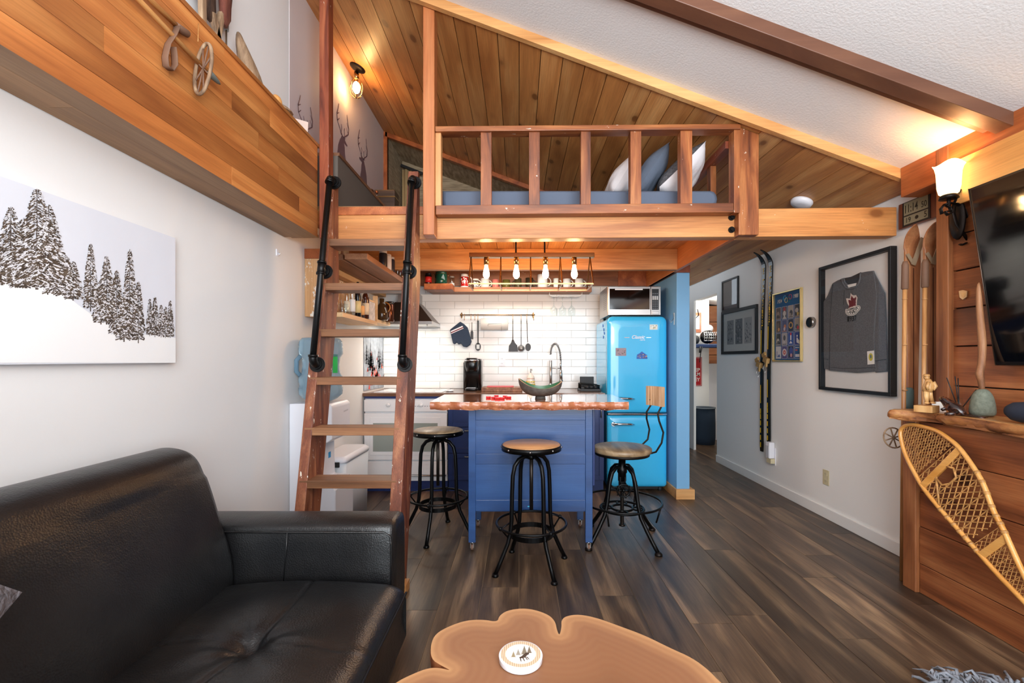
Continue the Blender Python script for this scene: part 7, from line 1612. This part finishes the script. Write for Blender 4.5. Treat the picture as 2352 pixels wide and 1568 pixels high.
tx.add([Vector((Xk - 0.0062, ym0 + 0.085 + 0.012 * math.cos(-k * pi / 8), 2.060 + 0.011 * math.sin(-k * pi / 8))) for k in range(16)], [tuple(range(16))])
tx.build('digits', colmat('lcd ink', (20, 20, 18), 0.5), ck)
# old wooden skis and poles standing in the corner
def oldski(pc, ptip, yt, label, Y=2.66):
    t = thing('wooden_ski', label, 'ski', ((pc - CX) * Y / F, Y, 0), 'old wooden skis in the corner')
    x = (pc - CX) * Y / F; hw = 0.040; rings = []; ztop = H - (yt + 62 - CY) * Y / F; zb0 = 0.0
    for k in range(21):
        f = k / 20; w = hw * (1 - 0.28 * math.sin(pi * min(1, f * 1.1)) ** 2 + (0.1 if f > 0.93 else 0)); z = zb0 + (ztop - zb0) * f
        rings.append([Vector((x - w, Y - 0.008, z)), Vector((x + w, Y - 0.008, z)), Vector((x + w, Y + 0.008, z)), Vector((x - w, Y + 0.008, z))])
    for k in range(1, 11):
        a = k / 10; c = 1.1 * a; R_ = 0.15; w = hw * 1.1 * (1 - a ** 2.4) + 0.004; dx = -0.050 * a ** 1.5
        yy = Y - R_ * (1 - math.cos(c)); zz = ztop + R_ * math.sin(c); rings.append([Vector((x - w + dx, yy - .006, zz)), Vector((x + w + dx, yy - .006, zz)), Vector((x + w + dx, yy + .006, zz)), Vector((x - w + dx, yy + .006, zz))])
    m_ = MB(); m_.loft(rings, smooth=False); m_.build('blade', M['ski_wood'], t, bevel=0.002, bseg=1)
    st = MB(); st.tube([(x + w_ * 0 + a, Y - 0.018 - 0.005 * math.sin(q), z) for a, z, q in ((0.036, ztop + 0.03, 0), (0.02, ztop - 0.04, 1), (-0.01, ztop - 0.12, 1.5), (-0.03, ztop - 0.13, 1.5), (-0.035, ztop - 0.05, 1))], 0.004, 8, flat=(0.012, 0.003)) if False else None
    st = MB(); a = Vector((x + 0.036, Y - 0.03, ztop + 0.07)); b = Vector((x - 0.016, Y - 0.025, ztop - 0.085)); st.bar(a, b, 0.026, 0.004, (0, 1, 0)); st.bar(b + Vector((0, 0, 0.01)), Vector((x - 0.046, Y - 0.02, ztop - 0.02)), 0.018, 0.004, (0, 1, 0)); st.build('canvas_loop', M['webbing'], t)
    g = MB(); g.box(x - 0.003, x + 0.003, Y - 0.0095, Y - 0.007, 0.95, ztop - 0.1); g.build('centre_groove', colmat('groove brown', (90, 50, 32), 0.4), t)
    return t
oldski(2095, 2075, 515, 'left of the two old brown wooden skis standing in the corner under the clock')
oldski(2140, 2118, 512, 'right of the two old brown wooden skis, beside the corner post', 2.55)
def oldpole(px, yt, label, x2=0.0):
    Y = 2.50; x = (px - CX) * Y / F; t = thing('bamboo_pole', label, 'ski pole', (x, Y, 0), 'bamboo poles beside the old skis'); zt = H - (yt - CY) * Y / F
    MB().tube([(x + x2, Y + 0.02, 0.0), (x, Y, zt - 0.14)], 0.0105, 10).build('shaft', M['bamboo'], t)
    MB().tube([(x, Y, zt - 0.155), (x, Y, zt - 0.15), (x + 0.002, Y, zt - 0.02), (x + 0.002, Y, zt)], [0.012, 0.017, 0.016, 0.010], 12).build('leather_grip', M['strap'], t)
    for z in (1.55, 1.30, 1.05): MB().lathe([(0.0125, 0), (0.0125, 0.006)], (x, Y, z), 10).build('node', M['bamboo'], t)
    return t, x, Y
t1_, x1_, Y1_ = oldpole(2078, 600, 'bamboo ski pole with a leather grip left of the old skis')
oldpole(2124, 596, 'bamboo ski pole with a leather grip between the two old skis')
bq = P(2052, 1005, 2.56); c = MB(); c.tube([bq + Vector((0.055 * math.cos(k * pi / 12), 0.01 * math.sin(k * pi / 12), 0.055 * math.sin(k * pi / 12))) for k in range(24)], 0.004, 8, closed=True)
for k in range(4): a = k * pi / 4 + 0.3; c.tube([bq + Vector((0.055 * math.cos(a), 0, 0.055 * math.sin(a))), bq - Vector((0.055 * math.cos(a), 0, 0.055 * math.sin(a)))], 0.0035, 6)
c.build('basket', M['drift'], t1_)
hl = MB(); qh = P(2088, 921, 2.62); lumpy(hl, [(qh.x, 2.625, 0.93), (qh.x, 2.625, 0.97), (qh.x, 2.625, 1.00), (qh.x, 2.625, 1.045), (qh.x, 2.625, 1.06)], [0.028, 0.026, 0.032, 0.03, 0.02], 10, 2, 0.04, (1, 0.5)); hl.build('heel_plate', colmat('verdigris', (78, 92, 88), 0.7), [o for o in bpy.data.objects if o.name == 'wooden_ski'][0])
# television
tv = thing('television', 'large black flat television tilted forward on the plank wall', 'television', (2.2, 1.7, 1.6))
TL = Vector((2.08, 2.105, 2.010)); BL = Vector((2.205, 2.105, 1.196)); ed = Vector((0, -1, 0)); Wt = 1.44
dwn = (BL - TL).normalized(); nn_ = ed.cross(dwn).normalized()
if nn_.x > 0: nn_ = -nn_
hgt = (BL - TL).length
def tvq(a, b, d): return TL + ed * a + dwn * b + nn_ * d
mb = MB(); mb.hexa([tvq(0, hgt, -0.018), tvq(Wt, hgt, -0.018), tvq(Wt, 0, -0.018), tvq(0, 0, -0.018), tvq(0, hgt, 0), tvq(Wt, hgt, 0), tvq(Wt, 0, 0), tvq(0, 0, 0)]); mb.build('housing', M['black_plastic'], tv, bevel=0.002)
mb = MB(); b_ = 0.010; mb.add([tvq(b_, hgt - b_ - .006, 0.0006), tvq(Wt - b_, hgt - b_ - .006, 0.0006), tvq(Wt - b_, b_, 0.0006), tvq(b_, b_, 0.0006)], [(0, 1, 2, 3)]); mb.build('screen', M['black_glass'], tv)
mb = MB()
mb.tube([tvq(0, 0, 0.001), tvq(0, hgt, 0.001)], 0.002, 6); mb.tube([tvq(0, hgt, 0.001), tvq(Wt, hgt, 0.001)], 0.002, 6); mb.build('bezel_edge', M['dark_steel'], tv)
MB().box(2.19, 2.243, 1.2, 1.6, 1.45, 1.8).build('wall_bracket', M['matte_black'], tv)
# sconce
scn = thing('wall_sconce', 'wrought iron wall lamp with a glowing bell-shaped glass shade beside the television', 'wall lamp', (2.22, 2.285, 2.0))
bp_ = MB(); bp_.lathe([(0.042, 0), (0.040, 0.008), (0.02, 0.014), (0, 0.015)], (2.2195, 2.30, 1.93), 28, (-1, 0, 0), sx=1.0, sy=1.0)
bp_.v = [Vector((p.x, p.y, 1.93 + (p.z - 1.93) * 2.5)) for p in bp_.v]; bp_.build('back_plate', M['iron'], scn)
SX, SY_, SZ_ = 2.158, 2.285, 2.035
MB().lathe([(0.018, 0), (0.040, 0.0), (0.036, 0.016), (0.030, 0.020), (0.012, 0.022)], (SX, SY_, SZ_ - 0.008), 22).build('shade_holder', M['iron'], scn)
MB().cyl((SX, SY_, SZ_ - 0.05), (SX, SY_, SZ_ - 0.005), 0.008, 10).build('stem', M['iron'], scn)
c = MB()
def SP(pts): return [Vector((P(x, y, 2.285).x + dx, 2.285, P(x, y, 2.285).z)) for x, y, dx in pts]
c.tube(SP(((2158, 486, 0), (2168, 493, 0), (2184, 492, 0), (2184, 480, 0), (2172, 478, 0), (2162, 488, 0))[:0] + ((2182, 484, 0), (2170, 486, 0), (2176, 494, 0), (2186, 488, 0), (2181, 476, 0), (2168, 470, 0), (2160, 480, 0), (2163, 492, 0))), 0.006, 8, flat=(0.010, 0.004)); c.build('small_scroll', M['iron'], scn)
c = MB(); c.tube([Vector((P(x, y, 2.285).x, yy, P(x, y, 2.285).z)) for x, y, yy in ((2168, 470, 2.285), (2180, 466, 2.285), (2198, 468, 2.285), (2214, 482, 2.285), (2223, 505, 2.286), (2225, 530, 2.288), (2222, 556, 2.29), (2212, 562, 2.29), (2207, 560, 2.29))], 0.006, 8, flat=(0.011, 0.004)); c.build('big_scroll', M['iron'], scn)
c = MB(); c.tube([Vector((P(x, y, 2.285).x, 2.285, P(x, y, 2.285).z)) for x, y in ((2192, 470), (2190, 490), (2197, 515), (2212, 535), (2222, 550))], 0.005, 8, flat=(0.010, 0.004)); c.build('support_arm', M['iron'], scn)
c = MB(); c.tube([Vector((P(x, y, 2.275).x, 2.275, P(x, y, 2.275).z)) for x, y in ((2192, 465), (2200, 445), (2212, 425), (2221, 402), (2220, 385), (2213, 376), (2206, 377))], 0.004, 8, flat=(0.010, 0.003)); c.build('tall_curl', M['iron'], scn)
c = MB(); n = 32; rings = []
for r_, z, wv_ in ((0.026, 0.012, 0), (0.038, 0.022, 0), (0.044, 0.05, 0), (0.046, 0.09, 0), (0.048, 0.125, 0.002), (0.054, 0.150, 0.006), (0.062, 0.164, 0.009)):
    rings.append([Vector((SX + (r_) * math.cos(2 * pi * k / n), SY_ + r_ * math.sin(2 * pi * k / n), SZ_ + z + wv_ * math.cos(6 * pi * k / n))) for k in range(n)])
c.loft(rings, cap=False); c.build('glass_shade', M['alabaster'], scn, solid=0.003)
point_light('sconce_lamp', (SX, SY_, SZ_ + 0.12), 2.0, WARM, 0.03)
# badge on the planks
bg_ = thing('wooden_badge', 'small tan shield-shaped badge on the old plank wall', 'badge', PX(2213, 677, TX - 0.006))
sh_ = [PX(x, y, TX - 0.0062) for x, y in ((2204, 668), (2213, 666), (2222, 668), (2221, 682), (2213, 688), (2206, 683))]; MB().prism(sh_, (-0.006, 0, 0)).build('shield', M['light_shelf'], bg_, bevel=0.001)
MB().prism([PX(x, y, TX - 0.0125) for x, y in ((2208, 672), (2218, 672), (2217, 680), (2213, 683), (2209, 680))], (-0.002, 0, 0)).build('relief', M['carved'], bg_)

# ================================================================ ON THE MANTEL
MZ = 0.956
# carved figurine on a block
fg = thing('carved_figurine', 'small pale carved wooden man with cap and pack on a block, on the mantel', 'figurine', (2.06, 2.29, MZ))
FYq = 2.29; fx0 = (2131 - CX) * FYq / F
MB().obox((fx0 + 0.002, FYq + 0.01, MZ + 0.017), (0.085, 0.075, 0.034), Matrix.Rotation(0.5, 3, 'Z')).build('block', M['carved'], fg, bevel=0.002)
zb5 = MZ + 0.034
def fp(px, py): return P(px, py, FYq)
c = MB()
def F3(px, py, dy=0.0): p = P(px, py, FYq); return Vector((p.x, FYq + dy, p.z + 0.003))
c.tube([F3(2125, 925, -0.008), F3(2125, 912, -0.006), F3(2128, 898, 0)], [0.008, 0.011, 0.014], 10); c.tube([F3(2144, 925, 0.006), F3(2139, 912, 0.006), F3(2133, 898, 0)], [0.008, 0.011, 0.014], 10)
c.ball(F3(2124, 926, -0.012), 0.009, 8, (1.4, 1.2, 0.6)); c.ball(F3(2143, 926, 0.0), 0.009, 8, (1.5, 1.2, 0.6)); c.build('legs', M['carved'], fg)
c = MB(); c.tube([F3(2130, 901), F3(2131, 892), F3(2133, 882), F3(2131, 875), F3(2129, 872)], [0.019, 0.022, 0.020, 0.014, 0.009], 12); c.build('torso', M['carved'], fg)
c = MB(); c.tube([F3(2138, 878, -0.012), F3(2142, 888, -0.016), F3(2136, 896, -0.018)], [0.009, 0.009, 0.006], 8); c.tube([F3(2127, 878, -0.014), F3(2122, 888, -0.018), F3(2124, 896, -0.016)], [0.008, 0.008, 0.006], 8); c.build('arms', M['carved'], fg)
c = MB(); c.ball(F3(2128, 868), 0.0125, 12, (1, 1, 1.1)); c.ball(F3(2124, 869, -0.002), 0.004, 6); c.lathe([(0.016, 0), (0.013, 0.004), (0.011, 0.010)], F3(2128, 865), 12); c.build('head', M['carved'], fg)
c = MB(); c.obox(F3(2147, 889, 0.012), (0.022, 0.02, 0.03), Matrix.Rotation(0.3, 3, 'Y')); c.build('pack', M['carved'], fg, bevel=0.003)
# beaver
bv = thing('beaver_carving', 'dark glossy carved beaver with a flat tail on the mantel before the stone', 'figurine', (2.07, 2.16, MZ))
def B3(px, py, Y): return P(px, py, Y)
c = MB(); body_pts = [(2158, 914, 2.22), (2166, 917, 2.215), (2175, 924, 2.20), (2187, 934, 2.185), (2198, 942, 2.165), (2206, 947, 2.15), (2216, 951, 2.13)]
c.tube([B3(*p) for p in body_pts], [0.009, 0.016, 0.020, 0.025, 0.029, 0.022, 0.010], 14); c.build('body', M['dark_carved'], bv)
c = MB(); c.tube([B3(2214, 951.5, 2.135), B3(2228, 953.5, 2.11), B3(2250, 957, 2.08), B3(2266, 960, 2.06)], 0.01, 12, flat=(0.020, 0.006)); c.build('tail', M['dark_carved'], bv)
c = MB(); c.ball(B3(2166, 912, 2.215), 0.005, 6); c.ball(B3(2172, 917, 2.20), 0.005, 6); c.build('ears', M['dark_carved'], bv)
for (pts, r) in (([(2176, 928, 2.185), (2172, 937, 2.17), (2162, 940, 2.17)], 0.007), ([(2180, 930, 2.215), (2174, 938, 2.215), (2164, 942, 2.215)], 0.007), ([(2196, 944, 2.14), (2188, 950, 2.135), (2170, 951, 2.145)], 0.010), ([(2198, 944, 2.19), (2188, 949, 2.195), (2174, 950, 2.20)], 0.009)):
    c = MB(); c.tube([B3(*p) for p in pts], [r * 1.3, r, r * 0.7], 10); c.build('paw', M['dark_carved'], bv)
# stone with driftwood stick
stn = thing('stone_base', 'green-grey domed stone with a knobbly wooden stick standing in it, on the mantel', 'sculpture', (2.165, 2.125, MZ))
sxq = (2256 - CX) * 2.125 / F
c = MB(); lumpy(c, [(sxq, 2.125, MZ), (sxq, 2.125, MZ + 0.02), (sxq, 2.125, MZ + 0.06), (sxq, 2.125, MZ + 0.095), (sxq, 2.125, MZ + 0.118), (sxq, 2.125, MZ + 0.13)], [0.046, 0.048, 0.045, 0.038, 0.027, 0.010], 20, 4, 0.025); c.build('stone', M['stone'], stn, sub=1)
c = MB(); lumpy(c, [(sxq - 0.002, 2.125, MZ + 0.11), (sxq - 0.004, 2.125, MZ + 0.17), (sxq - 0.018, 2.125, MZ + 0.20), (sxq - 0.002, 2.125, MZ + 0.23), (sxq + 0.004, 2.127, MZ + 0.34), (sxq - 0.006, 2.13, MZ + 0.45), (sxq - 0.012, 2.13, MZ + 0.56), (sxq - 0.010, 2.13, MZ + 0.63)], [0.012, 0.013, 0.018, 0.013, 0.017, 0.014, 0.012, 0.008], 12, 6, 0.14); c.build('stick', wood('brown peeled stick', (104, 66, 42), (146, 98, 64), (172, 124, 84), axis=2, rough=0.6, scale=4, grain=0.5, bmp=0.5), stn, sub=1)
# reed diffuser
rd = thing('reed_diffuser', 'small clear glass jar with black reed sticks on the mantel behind the beaver', 'diffuser', (2.16, 2.27, MZ))
rx, ry = (2203 - CX) * 2.24 / F, 2.24; MB().lathe([(0.026, 0), (0.028, 0.005), (0.028, 0.05), (0.012, 0.06), (0.012, 0.075)], (rx, ry, MZ), 18).build('jar', M['glass'], rd)
for px, py in ((2174, 867), (2193, 864), (2200, 868), (2250, 886), (2247, 888)): MB().tube([(rx, ry, MZ + 0.01), P(px, py, 2.24)], 0.0022, 6).build('reed', M['matte_black'], rd)
cdw = thing('white_card', 'small folded white card between figurine and beaver on the mantel', 'card', (2.1, 2.31, MZ)); a = P(2155, 935, 2.33)
MB().hexa([(a.x - .018, 2.33, MZ), (a.x + .022, 2.31, MZ), (a.x + .022, 2.311, MZ), (a.x - .018, 2.331, MZ), (a.x - .024, 2.345, MZ + .046), (a.x + .012, 2.33, MZ + .05), (a.x + .012, 2.331, MZ + .05), (a.x - .024, 2.346, MZ + .046)]).build('card_sheet', M['paper'], cdw)
spk = thing('portable_speaker', 'dark blue rounded portable speaker at the right edge of the mantel', 'speaker', (2.12, 1.8, MZ)); c = MB()
p0 = Vector((2.07, 1.93, MZ + 0.049)); p1 = Vector((2.09, 1.66, MZ + 0.043)); c.tube([p0, p0.lerp(p1, .02), p0.lerp(p1, .10), p0.lerp(p1, .22), p0.lerp(p1, .78), p0.lerp(p1, .92), p1], [0.012, 0.024, 0.038, 0.043, 0.043, 0.037, 0.014], 24); c.build('body', plain('navy speaker cloth', (36, 42, 56), 0.8, bmp=0.4, bscale=400), spk)
# snowshoe leaning on the plinth
sn = thing('snowshoe', 'varnished wooden snowshoe with rawhide lacing leaning on the plank plinth', 'snowshoe', (1.95, 1.6, 0))
def SN(px, py, d=0.0):
    k = (px - CX) / F; m__ = (py - CY) / F; Y = (2.085 - d - 0.13 * 0.0 + 0.0) / (k + 0.0) if False else (1.945 - d + 0.13 * H) / (k + 0.13 * m__); return Vector((k * Y, Y, H - m__ * Y))
Lft = [(2068, 992), (2072, 1019), (2082, 1049), (2104, 1092), (2125, 1126), (2159, 1168), (2193, 1207), (2223, 1241), (2253, 1275), (2295, 1322), (2352, 1381), (2412, 1446)]
Rgt = [(2076, 979), (2090, 975), (2108, 977), (2150, 989), (2184, 1011), (2206, 1032), (2231, 1066), (2257, 1109), (2282, 1173), (2304, 1215), (2329, 1271), (2352, 1320), (2414, 1440)]
ring = [SN(*p) for p in Lft[::-1]] + [SN(*p) for p in Rgt]
def catmull(pts, n=5):
    o = []
    for i in range(len(pts) - 1):
        p0, p1, p2, p3 = pts[max(i - 1, 0)], pts[i], pts[i + 1], pts[min(i + 2, len(pts) - 1)]
        for k in range(n):
            t = k / n; o.append(0.5 * ((2 * p1) + (p2 - p0) * t + (2 * p0 - 5 * p1 + 4 * p2 - p3) * t * t + (3 * p1 - p0 - 3 * p2 + p3) * t ** 3))
    return o + [pts[-1]]
c = MB(); c.tube(catmull(ring), 0.0105, 10); c.build('frame', M['ash'], sn)
tail = SN(2413, 1443); te = tail + (tail - SN(2340, 1340)).normalized() * 0.22; te.z = max(te.z, 0.012)
c = MB(); c.bar(tail, te, 0.02, 0.028); c.build('tail', M['ash'], sn)
def across(f0, f1):  # points on left and right frame at fraction
    pass
Lc = catmull([SN(*p) for p in Lft], 6); Rc = catmull([SN(*p) for p in Rgt[1:]], 6)
def fracpt(c_, f): x = f * (len(c_) - 1); i = min(int(x), len(c_) - 2); return c_[i].lerp(c_[i + 1], x - i)
for fl, fr3 in ((0.34, 0.36), (0.73, 0.76)):
    m_ = MB(); m_.bar(fracpt(Lc, fl), fracpt(Rc, fr3), 0.030, 0.014, (1, 0, 0.15)); m_.build('crossbar', M['ash'], sn, bevel=0.002)
    
# lacing: a hexagonal lattice clipped to the frame
from mathutils.geometry import intersect_point_line
O = SN(2072, 985); ax = (SN(2380, 1400) - O); LA = ax.length; ax.normalize(); bx2 = (SN(2200, 1025) - SN(2110, 1110)); bx2 = (bx2 - ax * bx2.dot(ax)).normalized()
poly2 = [((p - O).dot(ax), (p - O).dot(bx2)) for p in ring]
noose = [((SN(x, y) - O).dot(ax), (SN(x, y) - O).dot(bx2)) for x, y in ((2138, 1076), (2172, 1060), (2190, 1075), (2196, 1096), (2182, 1110), (2164, 1114), (2150, 1098))]
lace = MB()
def put(a, b, r):
    n = 8; run = []
    for k in range(n + 1):
        x = a[0] + (b[0] - a[0]) * k / n; y = a[1] + (b[1] - a[1]) * k / n
        ok = in_poly(x, y, poly2) and not in_poly(x, y, noose)
        if ok: run.append((x, y))
        if (not ok or k == n) and len(run) > 1:
            lace.tube([O + ax * q[0] + bx2 * q[1] for q in run], r, 5); run = []
        elif not ok: run = []
sgn = 1
for (u0, u1, st, r) in ((0.0, 0.26, 0.016, 0.0014), (0.27, 0.66, 0.030, 0.0026), (0.68, 1.0, 0.018, 0.0016)):
    u0 *= LA; u1 *= LA; n = int((u1 - u0 + 0.5) / st)
    for i in range(-40, 60):
        a0_ = u0 + i * st
        for sg in (-1, 1):
            # diagonals at about 60 degrees to the axis
            for k in range(24):
                ya_ = -0.16 + k * 0.0135; xa_ = a0_ + sg * ya_ * 0.62; xb_ = a0_ + sg * (ya_ + 0.0135) * 0.62
                if u0 <= xa_ <= u1 and u0 <= xb_ <= u1: put((xa_, ya_), (xb_, ya_ + 0.0135), r)
    for k in range(int((u1 - u0) / (st * 2)) + 1):
        xx = u0 + k * st * 2
        for j in range(20): put((xx, -0.16 + j * 0.016), (xx, -0.144 + j * 0.016), r)
lace.build('lacing', M['rawhide'], sn, kind='stuff')
c = MB(); cc = [O + ax * q[0] + bx2 * q[1] for q in noose[2:]]; c.tube(cc, 0.005, 8)
for a_, b_ in ((fracpt(Lc, 0.35).lerp(fracpt(Rc, 0.37), 0.35), fracpt(Lc, 0.45)), (fracpt(Lc, 0.35).lerp(fracpt(Rc, 0.37), 0.6), cc[0]), (fracpt(Lc, 0.35).lerp(fracpt(Rc, 0.37), 0.3), cc[-1])): c.tube([a_, b_], 0.005, 8)
c.build('toe_cord', M['rawhide'], sn)
for side, a_, b_ in ((Lc, 0.46, 0.70), (Rc, 0.50, 0.74)):
    for k in range(7):
        f = a_ + (b_ - a_) * k / 6; p = fracpt(side, f); d = (fracpt(side, f + 0.01) - fracpt(side, f - 0.01)).normalized(); m_ = MB(); m_.tube([p - d * 0.006, p + d * 0.006], 0.0122, 10); m_.build('binding_wrap', M['rawhide'], sn)

# ================================================================ SIDE ROOM SEEN FROM THE HALL
hm = thing('laundry_hamper', 'tall round navy fabric hamper in the side room doorway', 'hamper', (2.68, 6.6, 0))
hx, hy = (1620 - CX) * 6.6 / F, 6.62; c = MB(); n = 24
c.loft([[Vector((hx + r_ * math.cos(2 * pi * k / n) , hy + r_ * math.sin(2 * pi * k / n), z)) for k in range(n)] for r_, z in ((0.135, 0), (0.145, 0.1), (0.145, 0.3), (0.14, 0.52))], cap=True); c.build('basket', M['denim_bag'], hm)
c = MB(); c.tube([(hx + 0.141 * math.cos(2 * pi * k / 24), hy + 0.141 * math.sin(2 * pi * k / 24), 0.525) for k in range(24)], 0.01, 8, closed=True); c.build('rim', colmat('grey striped rim', (120, 130, 140), 0.8), hm)
wp = MB().box(2.86, 3.4, 6.92, 7.18, 0, 1.16); tag(wp.build('white_cabinet', M['plastic_w'], loc=(3.1, 7, 0), bevel=0.005), 'plain white appliance side behind the hamper in the side room', 'appliance')
sf2 = MB().box(2.402, 3.3, 6.56, 6.84, 1.395, 1.45); tag(sf2.build('blue_shelf', colmat('dark blue shelf', (28, 50, 92), 0.5), loc=(2.8, 6.7, 1.395), bevel=0.01), 'dark blue padded shelf in the side room', 'shelf')
hl_ = thing('hockey_helmet', 'dark hockey helmet with a silver wire face cage on the blue shelf', 'helmet', (2.72, 6.66, 1.45)); q = Vector(((1626 - CX) * 6.66 / F, 6.68, 1.555))
MB().ball(q, 0.105, 18, (1, 1, 0.95)).build('shell', M['black_plastic'], hl_); c = MB()
for k in range(-3, 4): c.tube([q + Vector((0.03 * k * math.cos(0), -0.112 * math.cos(k * 0.2), 0.07 - 0.14 * j / 8)) + Vector((0, -0.03 * math.sin(pi * j / 8), 0)) for j in range(9)], 0.004, 6)
for j in range(4): c.tube([q + Vector((0.03 * k, -0.115 * math.cos(k * 0.2) - 0.02 * math.sin(pi * (j + 1) / 5), 0.055 - j * 0.038)) for k in range(-3, 4)], 0.004, 6)
c.build('face_cage', M['chrome'], hl_)
dk = thing('dark_helmet', 'second dark helmet on the blue shelf left of the caged one', 'helmet', (2.53, 6.7, 1.45)); MB().ball(((1598 - CX) * 6.7 / F, 6.70, 1.515), 0.065, 16, (0.8, 1, 1.0)).build('shell', M['grey_black'], dk)
wh = thing('white_helmet', 'white round helmet behind the caged helmet in the side room', 'helmet', (2.78, 7.0, 1.65)); MB().ball(((1626 - CX) * 7.0 / F, 7.02, 1.70), 0.085, 16, (1, 1, 0.8)).build('shell', M['plastic_w'], wh); MB().box(2.81, 3.2, 6.96, 7.195, 1.60, 1.632).build('perch', M['shelf_x'], wh)
sg_ = thing('red_sign', 'red rounded sign with white capital letters on the side room wall', 'sign', (2.6, 6.845, 1.1))
x0, x1 = 2.475, (1612 - CX) * 6.84 / F; z1_, z0_ = H - (820 - CY) * 6.84 / F, H - (886 - CY) * 6.84 / F; w0 = x1 - 0.42
x0 = max(x1 - 0.34, 2.405)
MB().box(x0, x1, 6.838, 6.849, z0_, z1_).build('plate', colmat('sign red', (176, 24, 36), 0.4), sg_, bevel=0.004)
c = MB(); fr4 = [(x0 + .012, z0_ + .012), (x1 - .012, z0_ + .012), (x1 - .012, z1_ - .012), (x0 + .012, z1_ - .012)]
for a, b in zip(fr4, fr4[1:] + fr4[:1]): c.bar((a[0], 6.837, a[1]), (b[0], 6.837, b[1]), 0.004, 0.003)
c.build('border_line', colmat('sign white', (236, 232, 226), 0.5), sg_)
c = MB()
for s, py in (('KEEP', 850), ('CALM', 860), ('HOCKEY', 872)): c.text(s[-3:] if s != 'HOCKEY' else 'KEY', (x1 - 0.03, 6.8355, H - (py - CY) * 6.84 / F - 0.02), (1, 0, 0), (0, 0, 1), 0.052, 0.12, align='RIGHT', bold=0.02)
c.build('lettering', colmat('sign white', (236, 232, 226), 0.5), sg_)
pq = thing('wall_plaque', 'brown framed plaque under the bright lamp in the side room', 'plaque', (2.55, 6.84, 1.9)); MB().box(2.405, (1610 - CX) * 6.84 / F, 6.83, 6.849, 1.63, 1.93).build('board', M['red_beam'], pq); MB().box(2.408, (1610 - CX) * 6.84 / F - 0.03, 6.826, 6.831, 1.68, 1.88).build('plate', M['steel'], pq)
sl = thing('side_room_lamp', 'bright white wall lamp glowing high in the side room doorway', 'wall lamp', (2.6, 6.6, 1.98)); q = Vector(((1604 - CX) * 6.66 / F, 6.70, 2.0)); MB().lathe([(0.04, 0), (0.065, 0.02), (0.07, 0.09), (0.085, 0.12)], q - Vector((0, 0, 0.03)), 20).build('shade', emit_mat('cool lamp glow', (255, 250, 236), 9.0), sl)
c = MB(); c.tube([q + Vector((0, 0, -0.03)), q + Vector((0.01, 0, -0.07)), q + Vector((0.04, 0.05, -0.12)), q + Vector((0.02, 0.12, -0.16)), q + Vector((0.0, 0.147, -0.10))], 0.008, 8); c.build('scroll_arm', M['iron'], sl)
point_light('side_room_light', (2.95, 6.3, 1.85), SIDE_POWER, (1, 0.95, 0.85), 0.08)
stp = MB(); stp.tube([P(1613, 795, 6.54), P(1609, 812, 6.54), P(1607, 832, 6.54)], 0.012, 8, flat=(0.014, 0.004)); stp.tube([P(1608, 795, 6.54), P(1607, 810, 6.54)], 0.012, 8, flat=(0.012, 0.004)); tag(stp.build('black_strap', M['matte_black'], loc=P(1610, 795, 6.54)), 'black strap hanging from the blue shelf in the side room', 'strap')

# small hooks
hk = thing('wall_hook', 'tiny white plastic hook on the left wall near the wooden ledge', 'hook', PX(636, 580, XL)); q = PX(636, 580, XL)
MB().box(XL, XL + 0.006, q.y - 0.012, q.y + 0.012, q.z - 0.02, q.z + 0.02).build('plate', M['plastic_w'], hk, bevel=0.002); MB().tube([q + Vector((0.006, 0, 0)), q + Vector((0.014, 0, -0.012)), q + Vector((0.02, 0, -0.004))], 0.003, 6).build('hook', M['plastic_w'], hk)
hk = thing('coat_hook', 'small metal hook on the side of the blue partition above the refrigerator', 'hook', (1.38, 4.06, 1.55)); q = Vector((1.3855, 4.06, 1.60))
MB().box(1.379, 1.386, 4.05, 4.07, 1.53, 1.64).build('plate', M['steel'], hk, bevel=0.002); MB().tube([q, q + Vector((-0.03, 0, -0.05)), q + Vector((-0.04, 0, -0.02))], 0.003, 6).build('hook', M['steel'], hk)
